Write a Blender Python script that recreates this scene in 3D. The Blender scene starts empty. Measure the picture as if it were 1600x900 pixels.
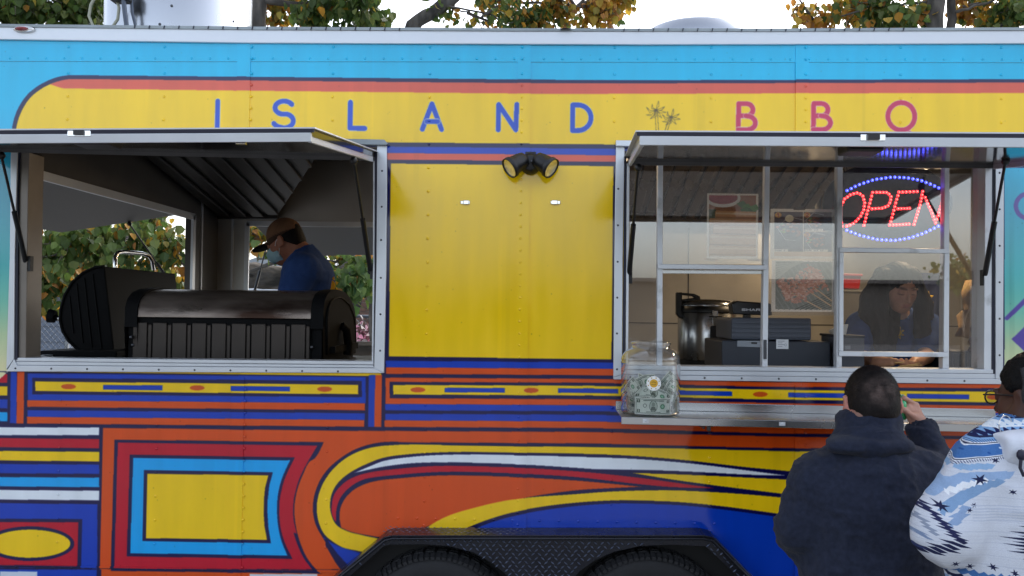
import bpy, bmesh, math, random
import numpy as np
from mathutils import Vector, Matrix
random.seed(11); rng = np.random.default_rng(11)
S = bpy.context.scene; COL = S.collection
R_ = math.radians

# ---------------------------------------------------------------- camera
CAM_D, CAM_Z, FPX = 3.56, 1.70, 1346.0
ROT = Matrix.Rotation(R_(1.8), 3, 'Z') @ Matrix.Rotation(R_(91.5), 3, 'X') @ Matrix.Rotation(R_(0.6), 3, 'Z')
cam_d = bpy.data.cameras.new('camera'); cam = bpy.data.objects.new('camera', cam_d); COL.objects.link(cam)
cam.matrix_world = Matrix.Translation((0, -CAM_D, CAM_Z)) @ ROT.to_4x4()
cam_d.sensor_width = 36; cam_d.lens = 36 * FPX / 1600; cam_d.clip_start = 0.05; cam_d.clip_end = 2000
S.camera = cam

# ---------------------------------------------------------------- sky and sun (bright overcast)
W = bpy.data.worlds.new('World'); S.world = W; W.use_nodes = True
wn = W.node_tree.nodes; wl = W.node_tree.links
sky = wn.new('ShaderNodeTexSky'); sky.sky_type = 'NISHITA'; sky.sun_disc = False
SUN_EL, SUN_AZ = 45.0, 35.0          # azimuth measured from +Y (behind the trailer) towards +X
sky.sun_elevation = R_(SUN_EL); sky.sun_rotation = R_(SUN_AZ)
sky.air_density = 1.0; sky.dust_density = 3.5; sky.ozone_density = 1.0
hs = wn.new('ShaderNodeHueSaturation'); hs.inputs['Saturation'].default_value = 0.5
wl.new(sky.outputs[0], hs.inputs['Color']); wl.new(hs.outputs[0], wn['Background'].inputs['Color'])
wn['Background'].inputs['Strength'].default_value = 0.15
sd = bpy.data.lights.new('sun', 'SUN'); sun = bpy.data.objects.new('sun', sd); COL.objects.link(sun)
sd.energy = 0.5; sd.angle = R_(60); sd.color = (1.0, 0.98, 0.95)
az, el = R_(SUN_AZ), R_(SUN_EL)
sv = Vector((math.sin(az) * math.cos(el), math.cos(az) * math.cos(el), math.sin(el)))
sun.rotation_euler = sv.to_track_quat('Z', 'Y').to_euler()
S.view_settings.view_transform = 'Standard'; S.view_settings.look = 'None'
S.view_settings.exposure = 1.62; S.view_settings.gamma = 1.0
S.render.engine = 'CYCLES'
S.cycles.max_bounces = 8; S.cycles.transparent_max_bounces = 16; S.cycles.caustics_reflective = False
S.cycles.caustics_refractive = False; S.cycles.use_denoising = True; S.cycles.sample_clamp_indirect = 6

# ---------------------------------------------------------------- pixel of the photo -> point on the plane y = const
CAMP = Vector((0, -CAM_D, CAM_Z))
def P(px, py, y=0.0):
    d = ROT @ Vector(((px - 800) / FPX, -(py - 450) / FPX, -1))
    return CAMP + d * ((y + CAM_D) / d.y)
def PX(px, y=0.0, py=470): return P(px, py, y).x
def PZ(py, y=0.0, px=800): return P(px, py, y).z

# ---------------------------------------------------------------- scene bookkeeping
def tag(o, label=None, cat=None, group=None, kind=None):
    if label: o['label'] = label
    if cat: o['category'] = cat
    if group: o['group'] = group
    if kind: o['kind'] = kind
    return o
def thing(name, label, cat, loc=(0, 0, 0), group=None):
    o = bpy.data.objects.new(name, None); COL.objects.link(o); o.location = loc; o.empty_display_size = .1
    return tag(o, label, cat, group)
def wloc(o):
    v = Vector((0, 0, 0))
    while o is not None: v = v + o.location; o = o.parent
    return v

class MB:
    """collects geometry in world coordinates; build() links it as one mesh object"""
    def __init__(s): s.v = []; s.f = []; s.sm = []; s.mi = []
    def add(s, vs, fs, smooth=False, mi=0):
        b = len(s.v); s.v += [tuple(v) for v in vs]
        for f in fs: s.f.append(tuple(i + b for i in f)); s.sm.append(smooth); s.mi.append(mi)
        return s
    def box(s, lo, hi, mi=0):
        x0, y0, z0 = lo; x1, y1, z1 = hi
        vs = [(x0,y0,z0),(x1,y0,z0),(x1,y1,z0),(x0,y1,z0),(x0,y0,z1),(x1,y0,z1),(x1,y1,z1),(x0,y1,z1)]
        return s.add(vs, [(0,3,2,1),(4,5,6,7),(0,1,5,4),(1,2,6,5),(2,3,7,6),(3,0,4,7)], mi=mi)
    def obox(s, c, ax, ay, az, mi=0):
        c = Vector(c); vs = []
        for k in (-1, 1):
            for (i, j) in ((-1,-1),(1,-1),(1,1),(-1,1)): vs.append(c + ax*i + ay*j + az*k)
        return s.add(vs, [(0,3,2,1),(4,5,6,7),(0,1,5,4),(1,2,6,5),(2,3,7,6),(3,0,4,7)], mi=mi)
    def bar(s, a, b, up, w, h, mi=0):
        a = Vector(a); b = Vector(b); d = (b - a); ln = d.length / 2; d.normalize()
        up = Vector(up); side = d.cross(up).normalized(); up = side.cross(d).normalized()
        return s.obox((a + b) / 2, d * ln, side * w / 2, up * h / 2, mi)
    def prism(s, pts, y0, y1, mi=0, smooth=False):
        """pts: list of (x,z); extruded y0(front) -> y1"""
        n = len(pts); a = sum(pts[i][0]*pts[(i+1)%n][1] - pts[(i+1)%n][0]*pts[i][1] for i in range(n))
        if a < 0: pts = pts[::-1]
        vs = [(x, y0, z) for x, z in pts] + [(x, y1, z) for x, z in pts]
        fs = [tuple(range(n)), tuple(range(2*n-1, n-1, -1))] + [(i, i+n, (i+1)%n+n, (i+1)%n) for i in range(n)]
        return s.add(vs, fs, smooth, mi)
    def slab(s, ppx, y0, y1, mi=0):
        pts = []
        for (px, py) in ppx:
            p = P(px, py, y0); pts.append((p.x, p.z))
        return s.prism(pts, y0, y1, mi)
    def tube(s, pts, r, n=10, caps=True, mi=0):
        pts = [Vector(p) for p in pts]; m = len(pts)
        rs = r if isinstance(r, (list, tuple)) else [r]*m
        vs = []; fs = []; ref = None
        for i, p in enumerate(pts):
            d = (pts[min(i+1, m-1)] - pts[max(i-1, 0)]).normalized()
            if ref is None: ref = d.orthogonal().normalized()
            ref = (ref - d * ref.dot(d))
            ref = ref.normalized() if ref.length > 1e-6 else d.orthogonal().normalized()
            bi = d.cross(ref)
            for k in range(n):
                t = 2*math.pi*k/n; vs.append(p + (ref*math.cos(t) + bi*math.sin(t))*rs[i])
        for i in range(m-1):
            for k in range(n):
                a = i*n+k; b = i*n+(k+1)%n; fs.append((a, b, b+n, a+n))
        s.add(vs, fs, True, mi)
        if caps:
            s.add(vs[:n], [tuple(range(n-1, -1, -1))], False, mi); s.add(vs[-n:], [tuple(range(n))], False, mi)
        return s
    def lathe(s, prof, c, axis='Z', n=32, mi=0, smooth=True, sx=1.0):
        """prof: (r, h) list"""
        c = Vector(c); vs = []; m = len(prof)
        for r, h in prof:
            for k in range(n):
                t = 2*math.pi*k/n; u, w = r*math.cos(t), r*math.sin(t)
                if axis == 'Z': q = Vector((u*sx, w, h))
                elif axis == 'Y': q = Vector((u*sx, h, -w))
                else: q = Vector((h, u, w))
                vs.append(c + q)
        fs = [(i*n+k, i*n+(k+1)%n, (i+1)*n+(k+1)%n, (i+1)*n+k) for i in range(m-1) for k in range(n)]
        return s.add(vs, fs, smooth, mi)
    def dome(s, c, r, h, ax=(0,-1,0), n=8, rings=3, mi=0):
        c = Vector(c); ax = Vector(ax).normalized(); u = ax.orthogonal().normalized(); w = ax.cross(u); vs = []; fs = []
        for j in range(rings):
            t = j/rings*math.pi/2
            for k in range(n):
                a = 2*math.pi*k/n; vs.append(c + (u*math.cos(a) + w*math.sin(a))*r*math.cos(t) + ax*h*math.sin(t))
        vs.append(c + ax*h)
        for j in range(rings-1):
            for k in range(n): fs.append((j*n+k, j*n+(k+1)%n, (j+1)*n+(k+1)%n, (j+1)*n+k))
        for k in range(n): fs.append(((rings-1)*n+k, (rings-1)*n+(k+1)%n, rings*n))
        return s.add(vs, fs, True, mi)
    def ball(s, c, r, n=8, mi=0):
        c = Vector(c); vs = []; rr = r if isinstance(r, (tuple, list)) else (r, r, r)
        m = max(4, n//2)
        for j in range(m+1):
            t = math.pi*j/m
            for k in range(n):
                a = 2*math.pi*k/n
                vs.append(c + Vector((rr[0]*math.sin(t)*math.cos(a), rr[1]*math.sin(t)*math.sin(a), rr[2]*math.cos(t))))
        fs = [(j*n+k, (j+1)*n+k, (j+1)*n+(k+1)%n, j*n+(k+1)%n) for j in range(m) for k in range(n)]
        return s.add(vs, fs, True, mi)
    def build(s, name, mats, parent=None, bevel=0, kind=None, angle=None):
        off = wloc(parent) if parent is not None else Vector((0, 0, 0))
        me = bpy.data.meshes.new(name)
        me.from_pydata([(v[0]-off.x, v[1]-off.y, v[2]-off.z) for v in s.v], [], s.f)
        me.polygons.foreach_set('use_smooth', s.sm); me.polygons.foreach_set('material_index', s.mi)
        for m in (mats if isinstance(mats, (list, tuple)) else [mats]): me.materials.append(m)
        if angle: me.set_sharp_from_angle(angle=R_(angle))
        me.update()
        o = bpy.data.objects.new(name, me); COL.objects.link(o)
        if parent is not None: o.parent = parent
        if bevel:
            b = o.modifiers.new('bevel', 'BEVEL'); b.width = bevel; b.segments = 2; b.limit_method = 'ANGLE'; b.angle_limit = R_(40)
        if kind: o['kind'] = kind
        return o

def mesh_np(name, V, F, mats, parent=None, smooth=True, cols=None, kind=None):
    off = np.array(wloc(parent)) if parent is not None else np.zeros(3)
    V = np.asarray(V, np.float32) - off.astype(np.float32); F = np.asarray(F, np.int32)
    me = bpy.data.meshes.new(name); nv, nf, k = len(V), len(F), F.shape[1]
    me.vertices.add(nv); me.vertices.foreach_set('co', V.ravel())
    me.loops.add(nf*k); me.loops.foreach_set('vertex_index', F.ravel())
    me.polygons.add(nf); me.polygons.foreach_set('loop_start', np.arange(0, nf*k, k, dtype=np.int32))
    me.polygons.foreach_set('use_smooth', np.full(nf, smooth))
    for m in (mats if isinstance(mats, (list, tuple)) else [mats]): me.materials.append(m)
    me.update(calc_edges=True); me.validate()
    if cols is not None:
        ca = me.color_attributes.new('Col', 'FLOAT_COLOR', 'POINT')
        ca.data.foreach_set('color', np.concatenate([cols, np.ones((nv, 1))], 1).astype(np.float32).ravel())
    o = bpy.data.objects.new(name, me); COL.objects.link(o)
    if parent is not None: o.parent = parent
    if kind: o['kind'] = kind
    return o

# ---------------------------------------------------------------- materials
def lin(h):
    h = h.lstrip('#'); c = [int(h[i:i+2], 16)/255 for i in (0, 2, 4)]
    return tuple(((x+.055)/1.055)**2.4 if x > .04045 else x/12.92 for x in c)
def mat(name, col, rough=.5, metal=0., spec=.5, var=.12, vscale=8., bump=0., bscale=40., emit=None, estr=0., coat=0., dirt=None, stretch=(1,1,1), rvar=0.):
    m = bpy.data.materials.new(name); m.use_nodes = True; nt = m.node_tree; b = nt.nodes['Principled BSDF']
    col = lin(col) if isinstance(col, str) else col
    b.inputs['Roughness'].default_value = rough; b.inputs['Metallic'].default_value = metal
    b.inputs['Specular IOR Level'].default_value = spec; b.inputs['Coat Weight'].default_value = coat
    tc = nt.nodes.new('ShaderNodeTexCoord'); mp = nt.nodes.new('ShaderNodeMapping'); mp.inputs['Scale'].default_value = stretch
    nt.links.new(tc.outputs['Object'], mp.inputs['Vector'])
    n = nt.nodes.new('ShaderNodeTexNoise'); n.inputs['Scale'].default_value = vscale; n.inputs['Detail'].default_value = 6
    nt.links.new(mp.outputs[0], n.inputs['Vector'])
    mr = nt.nodes.new('ShaderNodeMapRange'); mr.inputs['From Min'].default_value = .25; mr.inputs['From Max'].default_value = .75
    mr.inputs['To Min'].default_value = 1-var; mr.inputs['To Max'].default_value = 1+var
    nt.links.new(n.outputs['Fac'], mr.inputs['Value'])
    mx = nt.nodes.new('ShaderNodeMix'); mx.data_type = 'RGBA'; mx.blend_type = 'MULTIPLY'; mx.inputs['Factor'].default_value = 1
    mx.inputs['A'].default_value = (*col, 1); nt.links.new(mr.outputs[0], mx.inputs['B'])
    out = mx.outputs['Result']
    if dirt:
        dc, dlo, dhi, dsc = dirt
        n2 = nt.nodes.new('ShaderNodeTexNoise'); n2.inputs['Scale'].default_value = dsc; n2.inputs['Detail'].default_value = 8
        nt.links.new(mp.outputs[0], n2.inputs['Vector'])
        m2 = nt.nodes.new('ShaderNodeMapRange'); m2.inputs['From Min'].default_value = dlo; m2.inputs['From Max'].default_value = dhi
        nt.links.new(n2.outputs['Fac'], m2.inputs['Value'])
        mm = nt.nodes.new('ShaderNodeMix'); mm.data_type = 'RGBA'; nt.links.new(m2.outputs[0], mm.inputs['Factor'])
        nt.links.new(out, mm.inputs['A']); mm.inputs['B'].default_value = (*(lin(dc) if isinstance(dc, str) else dc), 1); out = mm.outputs['Result']
    nt.links.new(out, b.inputs['Base Color'])
    if rvar:
        m3 = nt.nodes.new('ShaderNodeMapRange'); m3.inputs['From Min'].default_value = .3; m3.inputs['From Max'].default_value = .7
        m3.inputs['To Min'].default_value = max(0, rough-rvar); m3.inputs['To Max'].default_value = min(1, rough+rvar)
        nt.links.new(n.outputs['Fac'], m3.inputs['Value']); nt.links.new(m3.outputs[0], b.inputs['Roughness'])
    if bump:
        n3 = nt.nodes.new('ShaderNodeTexNoise'); n3.inputs['Scale'].default_value = bscale; n3.inputs['Detail'].default_value = 4
        nt.links.new(mp.outputs[0], n3.inputs['Vector'])
        bp = nt.nodes.new('ShaderNodeBump'); bp.inputs['Strength'].default_value = bump; bp.inputs['Distance'].default_value = .01
        nt.links.new(n3.outputs['Fac'], bp.inputs['Height']); nt.links.new(bp.outputs[0], b.inputs['Normal'])
    if emit:
        b.inputs['Emission Color'].default_value = (*(lin(emit) if isinstance(emit, str) else emit), 1); b.inputs['Emission Strength'].default_value = estr
    return m
def glass_mat(name, tint=(1,1,1), base=.04, power=5, dirt=.03):
    m = bpy.data.materials.new(name); m.use_nodes = True; nt = m.node_tree; nt.nodes.clear()
    o = nt.nodes.new('ShaderNodeOutputMaterial'); t = nt.nodes.new('ShaderNodeBsdfTransparent'); t.inputs[0].default_value = (*tint, 1)
    g = nt.nodes.new('ShaderNodeBsdfGlossy'); g.inputs['Roughness'].default_value = .01
    d = nt.nodes.new('ShaderNodeBsdfDiffuse'); d.inputs[0].default_value = (.75, .77, .8, 1)
    fr = nt.nodes.new('ShaderNodeLayerWeight'); fr.inputs['Blend'].default_value = .5
    pw = nt.nodes.new('ShaderNodeMath'); pw.operation = 'POWER'; nt.links.new(fr.outputs['Facing'], pw.inputs[0]); pw.inputs[1].default_value = power
    ma = nt.nodes.new('ShaderNodeMath'); ma.operation = 'MULTIPLY_ADD'; nt.links.new(pw.outputs[0], ma.inputs[0]); ma.inputs[1].default_value = 1-base; ma.inputs[2].default_value = base
    nz = nt.nodes.new('ShaderNodeTexNoise'); nz.inputs['Scale'].default_value = 5; nz.inputs['Detail'].default_value = 8
    mr = nt.nodes.new('ShaderNodeMapRange'); mr.inputs['From Min'].default_value = .35; mr.inputs['From Max'].default_value = .8; mr.inputs['To Max'].default_value = dirt*2
    nt.links.new(nz.outputs['Fac'], mr.inputs['Value'])
    m1 = nt.nodes.new('ShaderNodeMixShader'); nt.links.new(mr.outputs[0], m1.inputs[0]); nt.links.new(t.outputs[0], m1.inputs[1]); nt.links.new(d.outputs[0], m1.inputs[2])
    m2 = nt.nodes.new('ShaderNodeMixShader'); nt.links.new(ma.outputs[0], m2.inputs[0]); nt.links.new(m1.outputs[0], m2.inputs[1]); nt.links.new(g.outputs[0], m2.inputs[2])
    nt.links.new(m2.outputs[0], o.inputs[0]); return m
def attr_mat(name, rough=.6, spec=.3, trans=0., bump=0., bscale=200., var=.15, vscale=30, sss=0.):
    m = bpy.data.materials.new(name); m.use_nodes = True; nt = m.node_tree; b = nt.nodes['Principled BSDF']
    a = nt.nodes.new('ShaderNodeAttribute'); a.attribute_name = 'Col'
    tc = nt.nodes.new('ShaderNodeTexCoord'); n = nt.nodes.new('ShaderNodeTexNoise'); n.inputs['Scale'].default_value = vscale; n.inputs['Detail'].default_value = 5
    nt.links.new(tc.outputs['Object'], n.inputs['Vector'])
    mr = nt.nodes.new('ShaderNodeMapRange'); mr.inputs['From Min'].default_value = .25; mr.inputs['From Max'].default_value = .75
    mr.inputs['To Min'].default_value = 1-var; mr.inputs['To Max'].default_value = 1+var; nt.links.new(n.outputs['Fac'], mr.inputs['Value'])
    mx = nt.nodes.new('ShaderNodeMix'); mx.data_type = 'RGBA'; mx.blend_type = 'MULTIPLY'; mx.inputs['Factor'].default_value = 1
    nt.links.new(a.outputs['Color'], mx.inputs['A']); nt.links.new(mr.outputs[0], mx.inputs['B']); nt.links.new(mx.outputs['Result'], b.inputs['Base Color'])
    b.inputs['Roughness'].default_value = rough; b.inputs['Specular IOR Level'].default_value = spec
    if sss: b.inputs['Subsurface Weight'].default_value = sss; b.inputs['Subsurface Radius'].default_value = (.01, .004, .002)
    if bump:
        n3 = nt.nodes.new('ShaderNodeTexNoise'); n3.inputs['Scale'].default_value = bscale; n3.inputs['Detail'].default_value = 3
        nt.links.new(tc.outputs['Object'], n3.inputs['Vector'])
        bp = nt.nodes.new('ShaderNodeBump'); bp.inputs['Strength'].default_value = bump; bp.inputs['Distance'].default_value = .005
        nt.links.new(n3.outputs['Fac'], bp.inputs['Height']); nt.links.new(bp.outputs[0], b.inputs['Normal'])
    if trans:
        tr = nt.nodes.new('ShaderNodeBsdfTranslucent'); nt.links.new(mx.outputs['Result'], tr.inputs[0])
        ms = nt.nodes.new('ShaderNodeMixShader'); ms.inputs[0].default_value = trans
        nt.links.new(b.outputs[0], ms.inputs[1]); nt.links.new(tr.outputs[0], ms.inputs[2])
        nt.links.new(ms.outputs[0], nt.nodes['Material Output'].inputs[0])
    return m

# ---------------------------------------------------------------- printed artwork: polygons drawn into an image made here
class Canvas:
    def __init__(s, w, h, bg, fn=None):
        s.w, s.h = w, h; s.a = np.zeros((h, w, 3), np.float32); s.a[:] = s.c(bg); s.fn = fn
    def c(s, h): return np.array([int(h.lstrip('#')[i:i+2], 16)/255 for i in (0, 2, 4)], np.float32) if isinstance(h, str) else np.array(h, np.float32)
    def mask(s, poly):
        p = [s.fn(*q) for q in poly] if s.fn else poly
        p = np.array(p, float); y0 = max(0, int(np.floor(p[:, 1].min()))); y1 = min(s.h, int(np.ceil(p[:, 1].max()))+1)
        x0 = max(0, int(np.floor(p[:, 0].min()))); x1 = min(s.w, int(np.ceil(p[:, 0].max()))+1)
        if y1 <= y0 or x1 <= x0: return None
        rows = np.arange(y0, y1)+.5; cnt = np.zeros((y1-y0, x1-x0+1), np.int32)
        for i in range(len(p)):
            ax, ay = p[i]; bx, by = p[(i+1) % len(p)]
            if ay == by: continue
            m = np.nonzero(((ay <= rows) & (rows < by)) | ((by <= rows) & (rows < ay)))[0]
            if not len(m): continue
            xi = np.clip(np.ceil(ax + (rows[m]-ay)/(by-ay)*(bx-ax) - .5).astype(int)-x0, 0, x1-x0)
            np.add.at(cnt, (m, xi), 1)
        return (slice(y0, y1), slice(x0, x1)), (np.cumsum(cnt, 1)[:, :-1] % 2).astype(bool)
    def fill(s, poly, col):
        r = s.mask(poly)
        if r is None: return
        s.a[r[0]][r[1]] = s.c(col)
    def line(s, pts, w, col, closed=False):
        pts = list(pts)+([pts[0]] if closed else [])
        for (ax, ay), (bx, by) in zip(pts[:-1], pts[1:]):
            dx, dy = bx-ax, by-ay; l = math.hypot(dx, dy) or 1; nx, ny = -dy/l*w/2, dx/l*w/2
            s.fill([(ax+nx, ay+ny), (bx+nx, by+ny), (bx-nx, by-ny), (ax-nx, ay-ny)], col)
        for (x, y) in pts: s.disc(x, y, w/2, w/2, col, 10)
    def disc(s, x, y, rx, ry, col, n=28): s.fill([(x+rx*math.cos(2*math.pi*k/n), y+ry*math.sin(2*math.pi*k/n)) for k in range(n)], col)
    def rect(s, x0, y0, x1, y1, col): s.fill([(x0, y0), (x1, y0), (x1, y1), (x0, y1)], col)
    def image(s, name, top_down=True):
        im = bpy.data.images.new(name, s.w, s.h); a = s.a[::-1] if top_down else s.a
        im.pixels.foreach_set(np.concatenate([np.clip(a, 0, 1), np.ones((s.h, s.w, 1), np.float32)], 2).ravel()); im.update(); im.pack()
        return im
def print_mat(name, im, rough=.4, spec=.5, bump=0, bscale=6, var=.05, coat=0., rvar=0., vs=3, stretch=(1, 1, 1)):
    m = mat(name, (1, 1, 1), rough, 0, spec, var, vs, bump, bscale, coat=coat, stretch=stretch, rvar=rvar); nt = m.node_tree
    t = nt.nodes.new('ShaderNodeTexImage'); t.image = im; t.extension = 'EXTEND'
    u = nt.nodes.new('ShaderNodeUVMap'); u.uv_map = 'UVMap'; nt.links.new(u.outputs[0], t.inputs[0])
    mx = [n for n in nt.nodes if n.type == 'MIX'][0]
    nt.links.new(t.outputs[0], mx.inputs['A'])
    return m
def planar_uv(o, fn):
    me = o.data; uv = me.uv_layers.new(name='UVMap'); off = wloc(o)
    n = len(me.vertices); co = np.empty(n*3, np.float32); me.vertices.foreach_get('co', co); co = co.reshape(-1, 3)+np.array(off)
    li = np.empty(len(me.loops), np.int32); me.loops.foreach_get('vertex_index', li)
    U = np.stack(fn(co[:, 0], co[:, 1], co[:, 2]), 1).astype(np.float32)[li]; uv.data.foreach_set('uv', U.ravel())
# ================================================================ the livery of the trailer (flat vinyl print)
TX0, TX1, TZ0, TZ1, TRES = -2.45, 3.3, 0.40, 2.95, 620
TW, TH = int((TX1-TX0)*TRES), int((TZ1-TZ0)*TRES)
def tfn(px, py):
    p = P(px, py, 0); return (p.x-TX0)*TRES, (TZ1-p.z)*TRES
L = Canvas(TW, TH, '#00b8e2', tfn)
YEL, NAV, BLU, ORG, RED, CYA, WHI, SAL = '#f5cb12', '#0e0f48', '#083cb4', '#d84e14', '#bd0e2c', '#06a4ee', '#e6eef6', '#d85a45'
XL, XR = -150, 2200
def smooth(p, m=5):
    n = len(p); v = [Vector((a, b, 0)) for a, b in p]; T = []
    for i in range(n):
        d0 = v[i]-v[i-1]; d1 = v[(i+1) % n]-v[i]
        T.append((d0.normalized()+d1.normalized()).normalized() if d0.length > 1e-6 and d1.length > 1e-6 and d0.angle(d1) < .75 else None)
    out = []
    for i in range(n):
        a, b = v[i], v[(i+1) % n]; e = b-a; l = e.length
        if l < 1e-6: continue
        if l > 260 or (T[i] is None and T[(i+1) % n] is None): out.append((a.x, a.y)); continue
        ta = (T[i] or e.normalized())*l; tb = (T[(i+1) % n] or e.normalized())*l
        for k in range(m):
            t = k/m; q = a*(2*t**3-3*t*t+1)+ta*(t**3-2*t*t+t)+b*(-2*t**3+3*t*t)+tb*(t**3-t*t); out.append((q.x, q.y))
    return out
L.fill = lambda p, c: Canvas.fill(L, smooth(list(p)) if len(p) > 8 else p, c)
def ip(pts, x):
    xs = [p[0] for p in pts]; ys = [p[1] for p in pts]
    if x < xs[0] and len(xs) > 1: return ys[0]+(ys[1]-ys[0])/(xs[1]-xs[0])*(x-xs[0])
    if x > xs[-1] and len(xs) > 1: return ys[-1]+(ys[-1]-ys[-2])/(xs[-1]-xs[-2])*(x-xs[-1])
    return float(np.interp(x, xs, ys))
def band(x0, x1, top, bot, col):
    xs = sorted(set([x0, x1]+[p[0] for p in top+bot if x0 < p[0] < x1]))
    L.fill([(x, ip(top, x)) for x in xs]+[(x, ip(bot, x)) for x in reversed(xs)], col)
# sunset gradient at both ends
zs = np.linspace(TZ1, TZ0, TH)
pys = 485-(zs-CAM_Z)*378
stops = [(40, '#00b2e0'), (150, '#00b8e2'), (230, '#2cb6e0'), (330, '#4ebcd8'), (420, '#5cc4c8'), (480, '#86d0ba'), (530, '#c4dcb0'), (580, '#e8e4b4'), (700, '#f0e0a8')]
g = np.stack([np.interp(pys, [s[0] for s in stops], [L.c(s[1])[k] for s in stops]) for k in range(3)], 1)
L.a[:] = g[:, None, :]
# top yellow band with round corner
arc = [(18, 215), (20, 194), (27, 172), (41, 150), (57, 136), (75, 126), (92, 120), (110, 117.5)]
arc2 = [(24, 215), (26, 196), (33, 175), (46, 154), (61, 141), (78, 131.5), (94, 126), (110, 123.3)]
T1 = [(100, 117.5), (400, 120.3), (800, 124.3), (1000, 125.2), (1200, 125), (1600, 124)]
T2 = [(100, 123.3), (400, 126), (800, 129.7), (1000, 130), (1200, 129.7), (1600, 129)]
T3 = [(100, 138.2), (400, 142), (800, 146.3), (1000, 146.6), (1200, 146), (1600, 145.6)]
end = [(1600, 124), (XR, 122)]
L.fill(arc+[p for p in T1 if p[0] > 110]+[(XR, 122), (XR, 600), (18, 600)], NAV)
L.fill(arc2+[p for p in T2 if p[0] > 110]+[(XR, 127), (XR, 600), (24, 600)], YEL)
L.fill([q for q in arc2 if q[1] < 139]+[p for p in T2 if p[0] > 110]+[(XR, 127), (XR, 144)]+list(reversed([p for p in T3 if p[0] > 70])), SAL)
# middle bands
def off(pts, d): return [(x, y+d) for x, y in pts]
M1 = [(0, 216), (605, 222.6), (960, 226), (1600, 230)]
for d0, d1, c in ((0, 6.5, NAV), (6.5, 16.5, BLU), (16.5, 27, SAL), (27, 33.5, NAV)): band(24, XR, off(M1, d0), off(M1, d1), c)
# left and right sky strips below the bands
def grad_rect(x0, x1, y0, y1):
    r = L.mask([(x0, y0), (x1, y0), (x1, y1), (x0, y1)])
    if r is not None: L.a[r[0]][r[1]] = np.broadcast_to(g[r[0][0]][:, None, :], L.a[r[0]].shape)[r[1]]
grad_rect(XL, 18, 195, 582)
grad_rect(1569, XR, 262, 586); L.rect(1562, 262, 1569, 590, NAV)
# right panel: dark yellow line + purple ornaments
PUR = '#6a5cae'
L.line([(1606+19*math.cos(t), 322+19*math.sin(t)) for t in np.linspace(0, 2*math.pi, 30)], 7, PUR)
L.line([(1573, 497), (1640, 432)], 7, PUR); L.fill([(1580, 530), (1625, 487), (1668, 530), (1625, 572)], PUR)
# yellow panel
L.fill([(596, 250), (968, 254), (968, 600), (596, 594)], NAV)
L.fill([(610.5, 255.5), (958.5, 259.5), (955.5, 561.5), (608, 557)], YEL)
# lower half: base
band(XL, XR, [(0, 580), (600, 588), (1600, 600)], [(0, 1000), (1600, 1000)], NAV)
# horizontal stripes right of x = 600
def hs2(y6, y9, y12, y15): return [(600, y6), (920, y9), (1200, y12), (1550, y15)]
B = {k: hs2(*v) for k, v in dict(
    a0=(557.5, 561.8, 565, 569), a1=(563.6, 565.8+.3, 570, 574), a2=(574, 576, 580, 584), a3=(584, 586.3, 590, 594),
    b0=(590, 591.8, 596.6, 600), b1=(596.7, 598, 604.4, 606.5), c0=(601.2, 602.6, 608.8, 612), c1=(616.3, 618, 624, 629),
    d0=(622, 623.6, 629.4, 634), d1=(631, 633.2, 639, 645), e1=(641, 642.4, 648.5, 655), f0=(646.3, 648, 654, 661), f1=(656.5, 658.4, 665, 670),
    g1=(667, 668.8, 677, 682), h0=(673, 674.8, 681.5, 687), h1=(691.2, 692.8, 700, 706)).items()}
band(603, XR, B['a1'], B['a2'], BLU); band(603, XR, B['a2'], B['a3'], ORG)
band(602.5, XR, B['b0'], B['d1'], ORG)
band(609, XR, B['b1'], B['d0'], NAV); band(614.5, XR, B['c0'], B['c1'], YEL)
band(602, XR, B['d1'], B['e1'], BLU); band(602, XR, B['f0'], B['f1'], BLU); band(601, XR, B['f1'], B['g1'], ORG)
band(560, XR, B['h0'], B['h1'], ORG)
def orn(x, yc): L.disc(x, yc, 11.5, 4, '#d2561a')
for x in (653, 830, 1008, 1188, 1370, 1553): orn(x, (ip(B['c0'], x)+ip(B['c1'], x))/2)
for a, b in ((695, 789), (872, 966), (1050, 1144), (1232, 1321), (1417, 1514)):
    band(a, b, [(x, y*.72+z*.28) for (x, y), (_, z) in zip(B['c0'], B['c1'])], [(x, y*.26+z*.74) for (x, y), (_, z) in zip(B['c0'], B['c1'])], BLU)
# left box of stripes
def h2(a, b): return [(50, a), (560, b)]
L.fill([(17, 579), (26, 579), (25.5, 661.5), (15.5, 661)], BLU); L.fill([(27, 579), (38.5, 579), (36.5, 661.8), (25.5, 661.5)], ORG)
L.fill([(576.5, 586), (586.5, 586), (585, 667), (575.5, 667)], BLU); L.fill([(586.5, 586), (597, 586), (596, 667), (585, 667)], ORG)
band(43.5, 571.5, h2(583.5, 589), h2(625.3, 630), BLU); band(50.5, 565.5, h2(590.6, 595.2), h2(616, 620.5), NAV)
band(55, 560, h2(596, 601), h2(611, 616), YEL); band(42.5, 570.5, h2(625.3, 630), h2(635.8, 640.8), ORG)
band(43, 570, h2(641, 645.6), h2(651.3, 656), BLU); band(42, 569.5, h2(651.3, 656), h2(661.8, 666.7), ORG)
for x in (107, 308, 507.5): orn(x, ip(h2(603.5, 608.5), x))
for a, b in ((161, 254), (361, 453)): band(a, b, h2(600.5, 604.8), h2(608, 612.3), BLU)
for a, b, c in ((584, 598, RED), (603.5, 618, YEL), (624, 638, BLU), (644, 658, CYA)): band(XL, 11.5, [(0, a), (12, a+.3)], [(0, b), (12, b+.3)], c)
L.fill([(XL, 570), (12, 582), (12, 578), (9, 584), (0, 592), (XL, 590)], g[int((TZ1-PZ(585))*TRES)])
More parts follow.
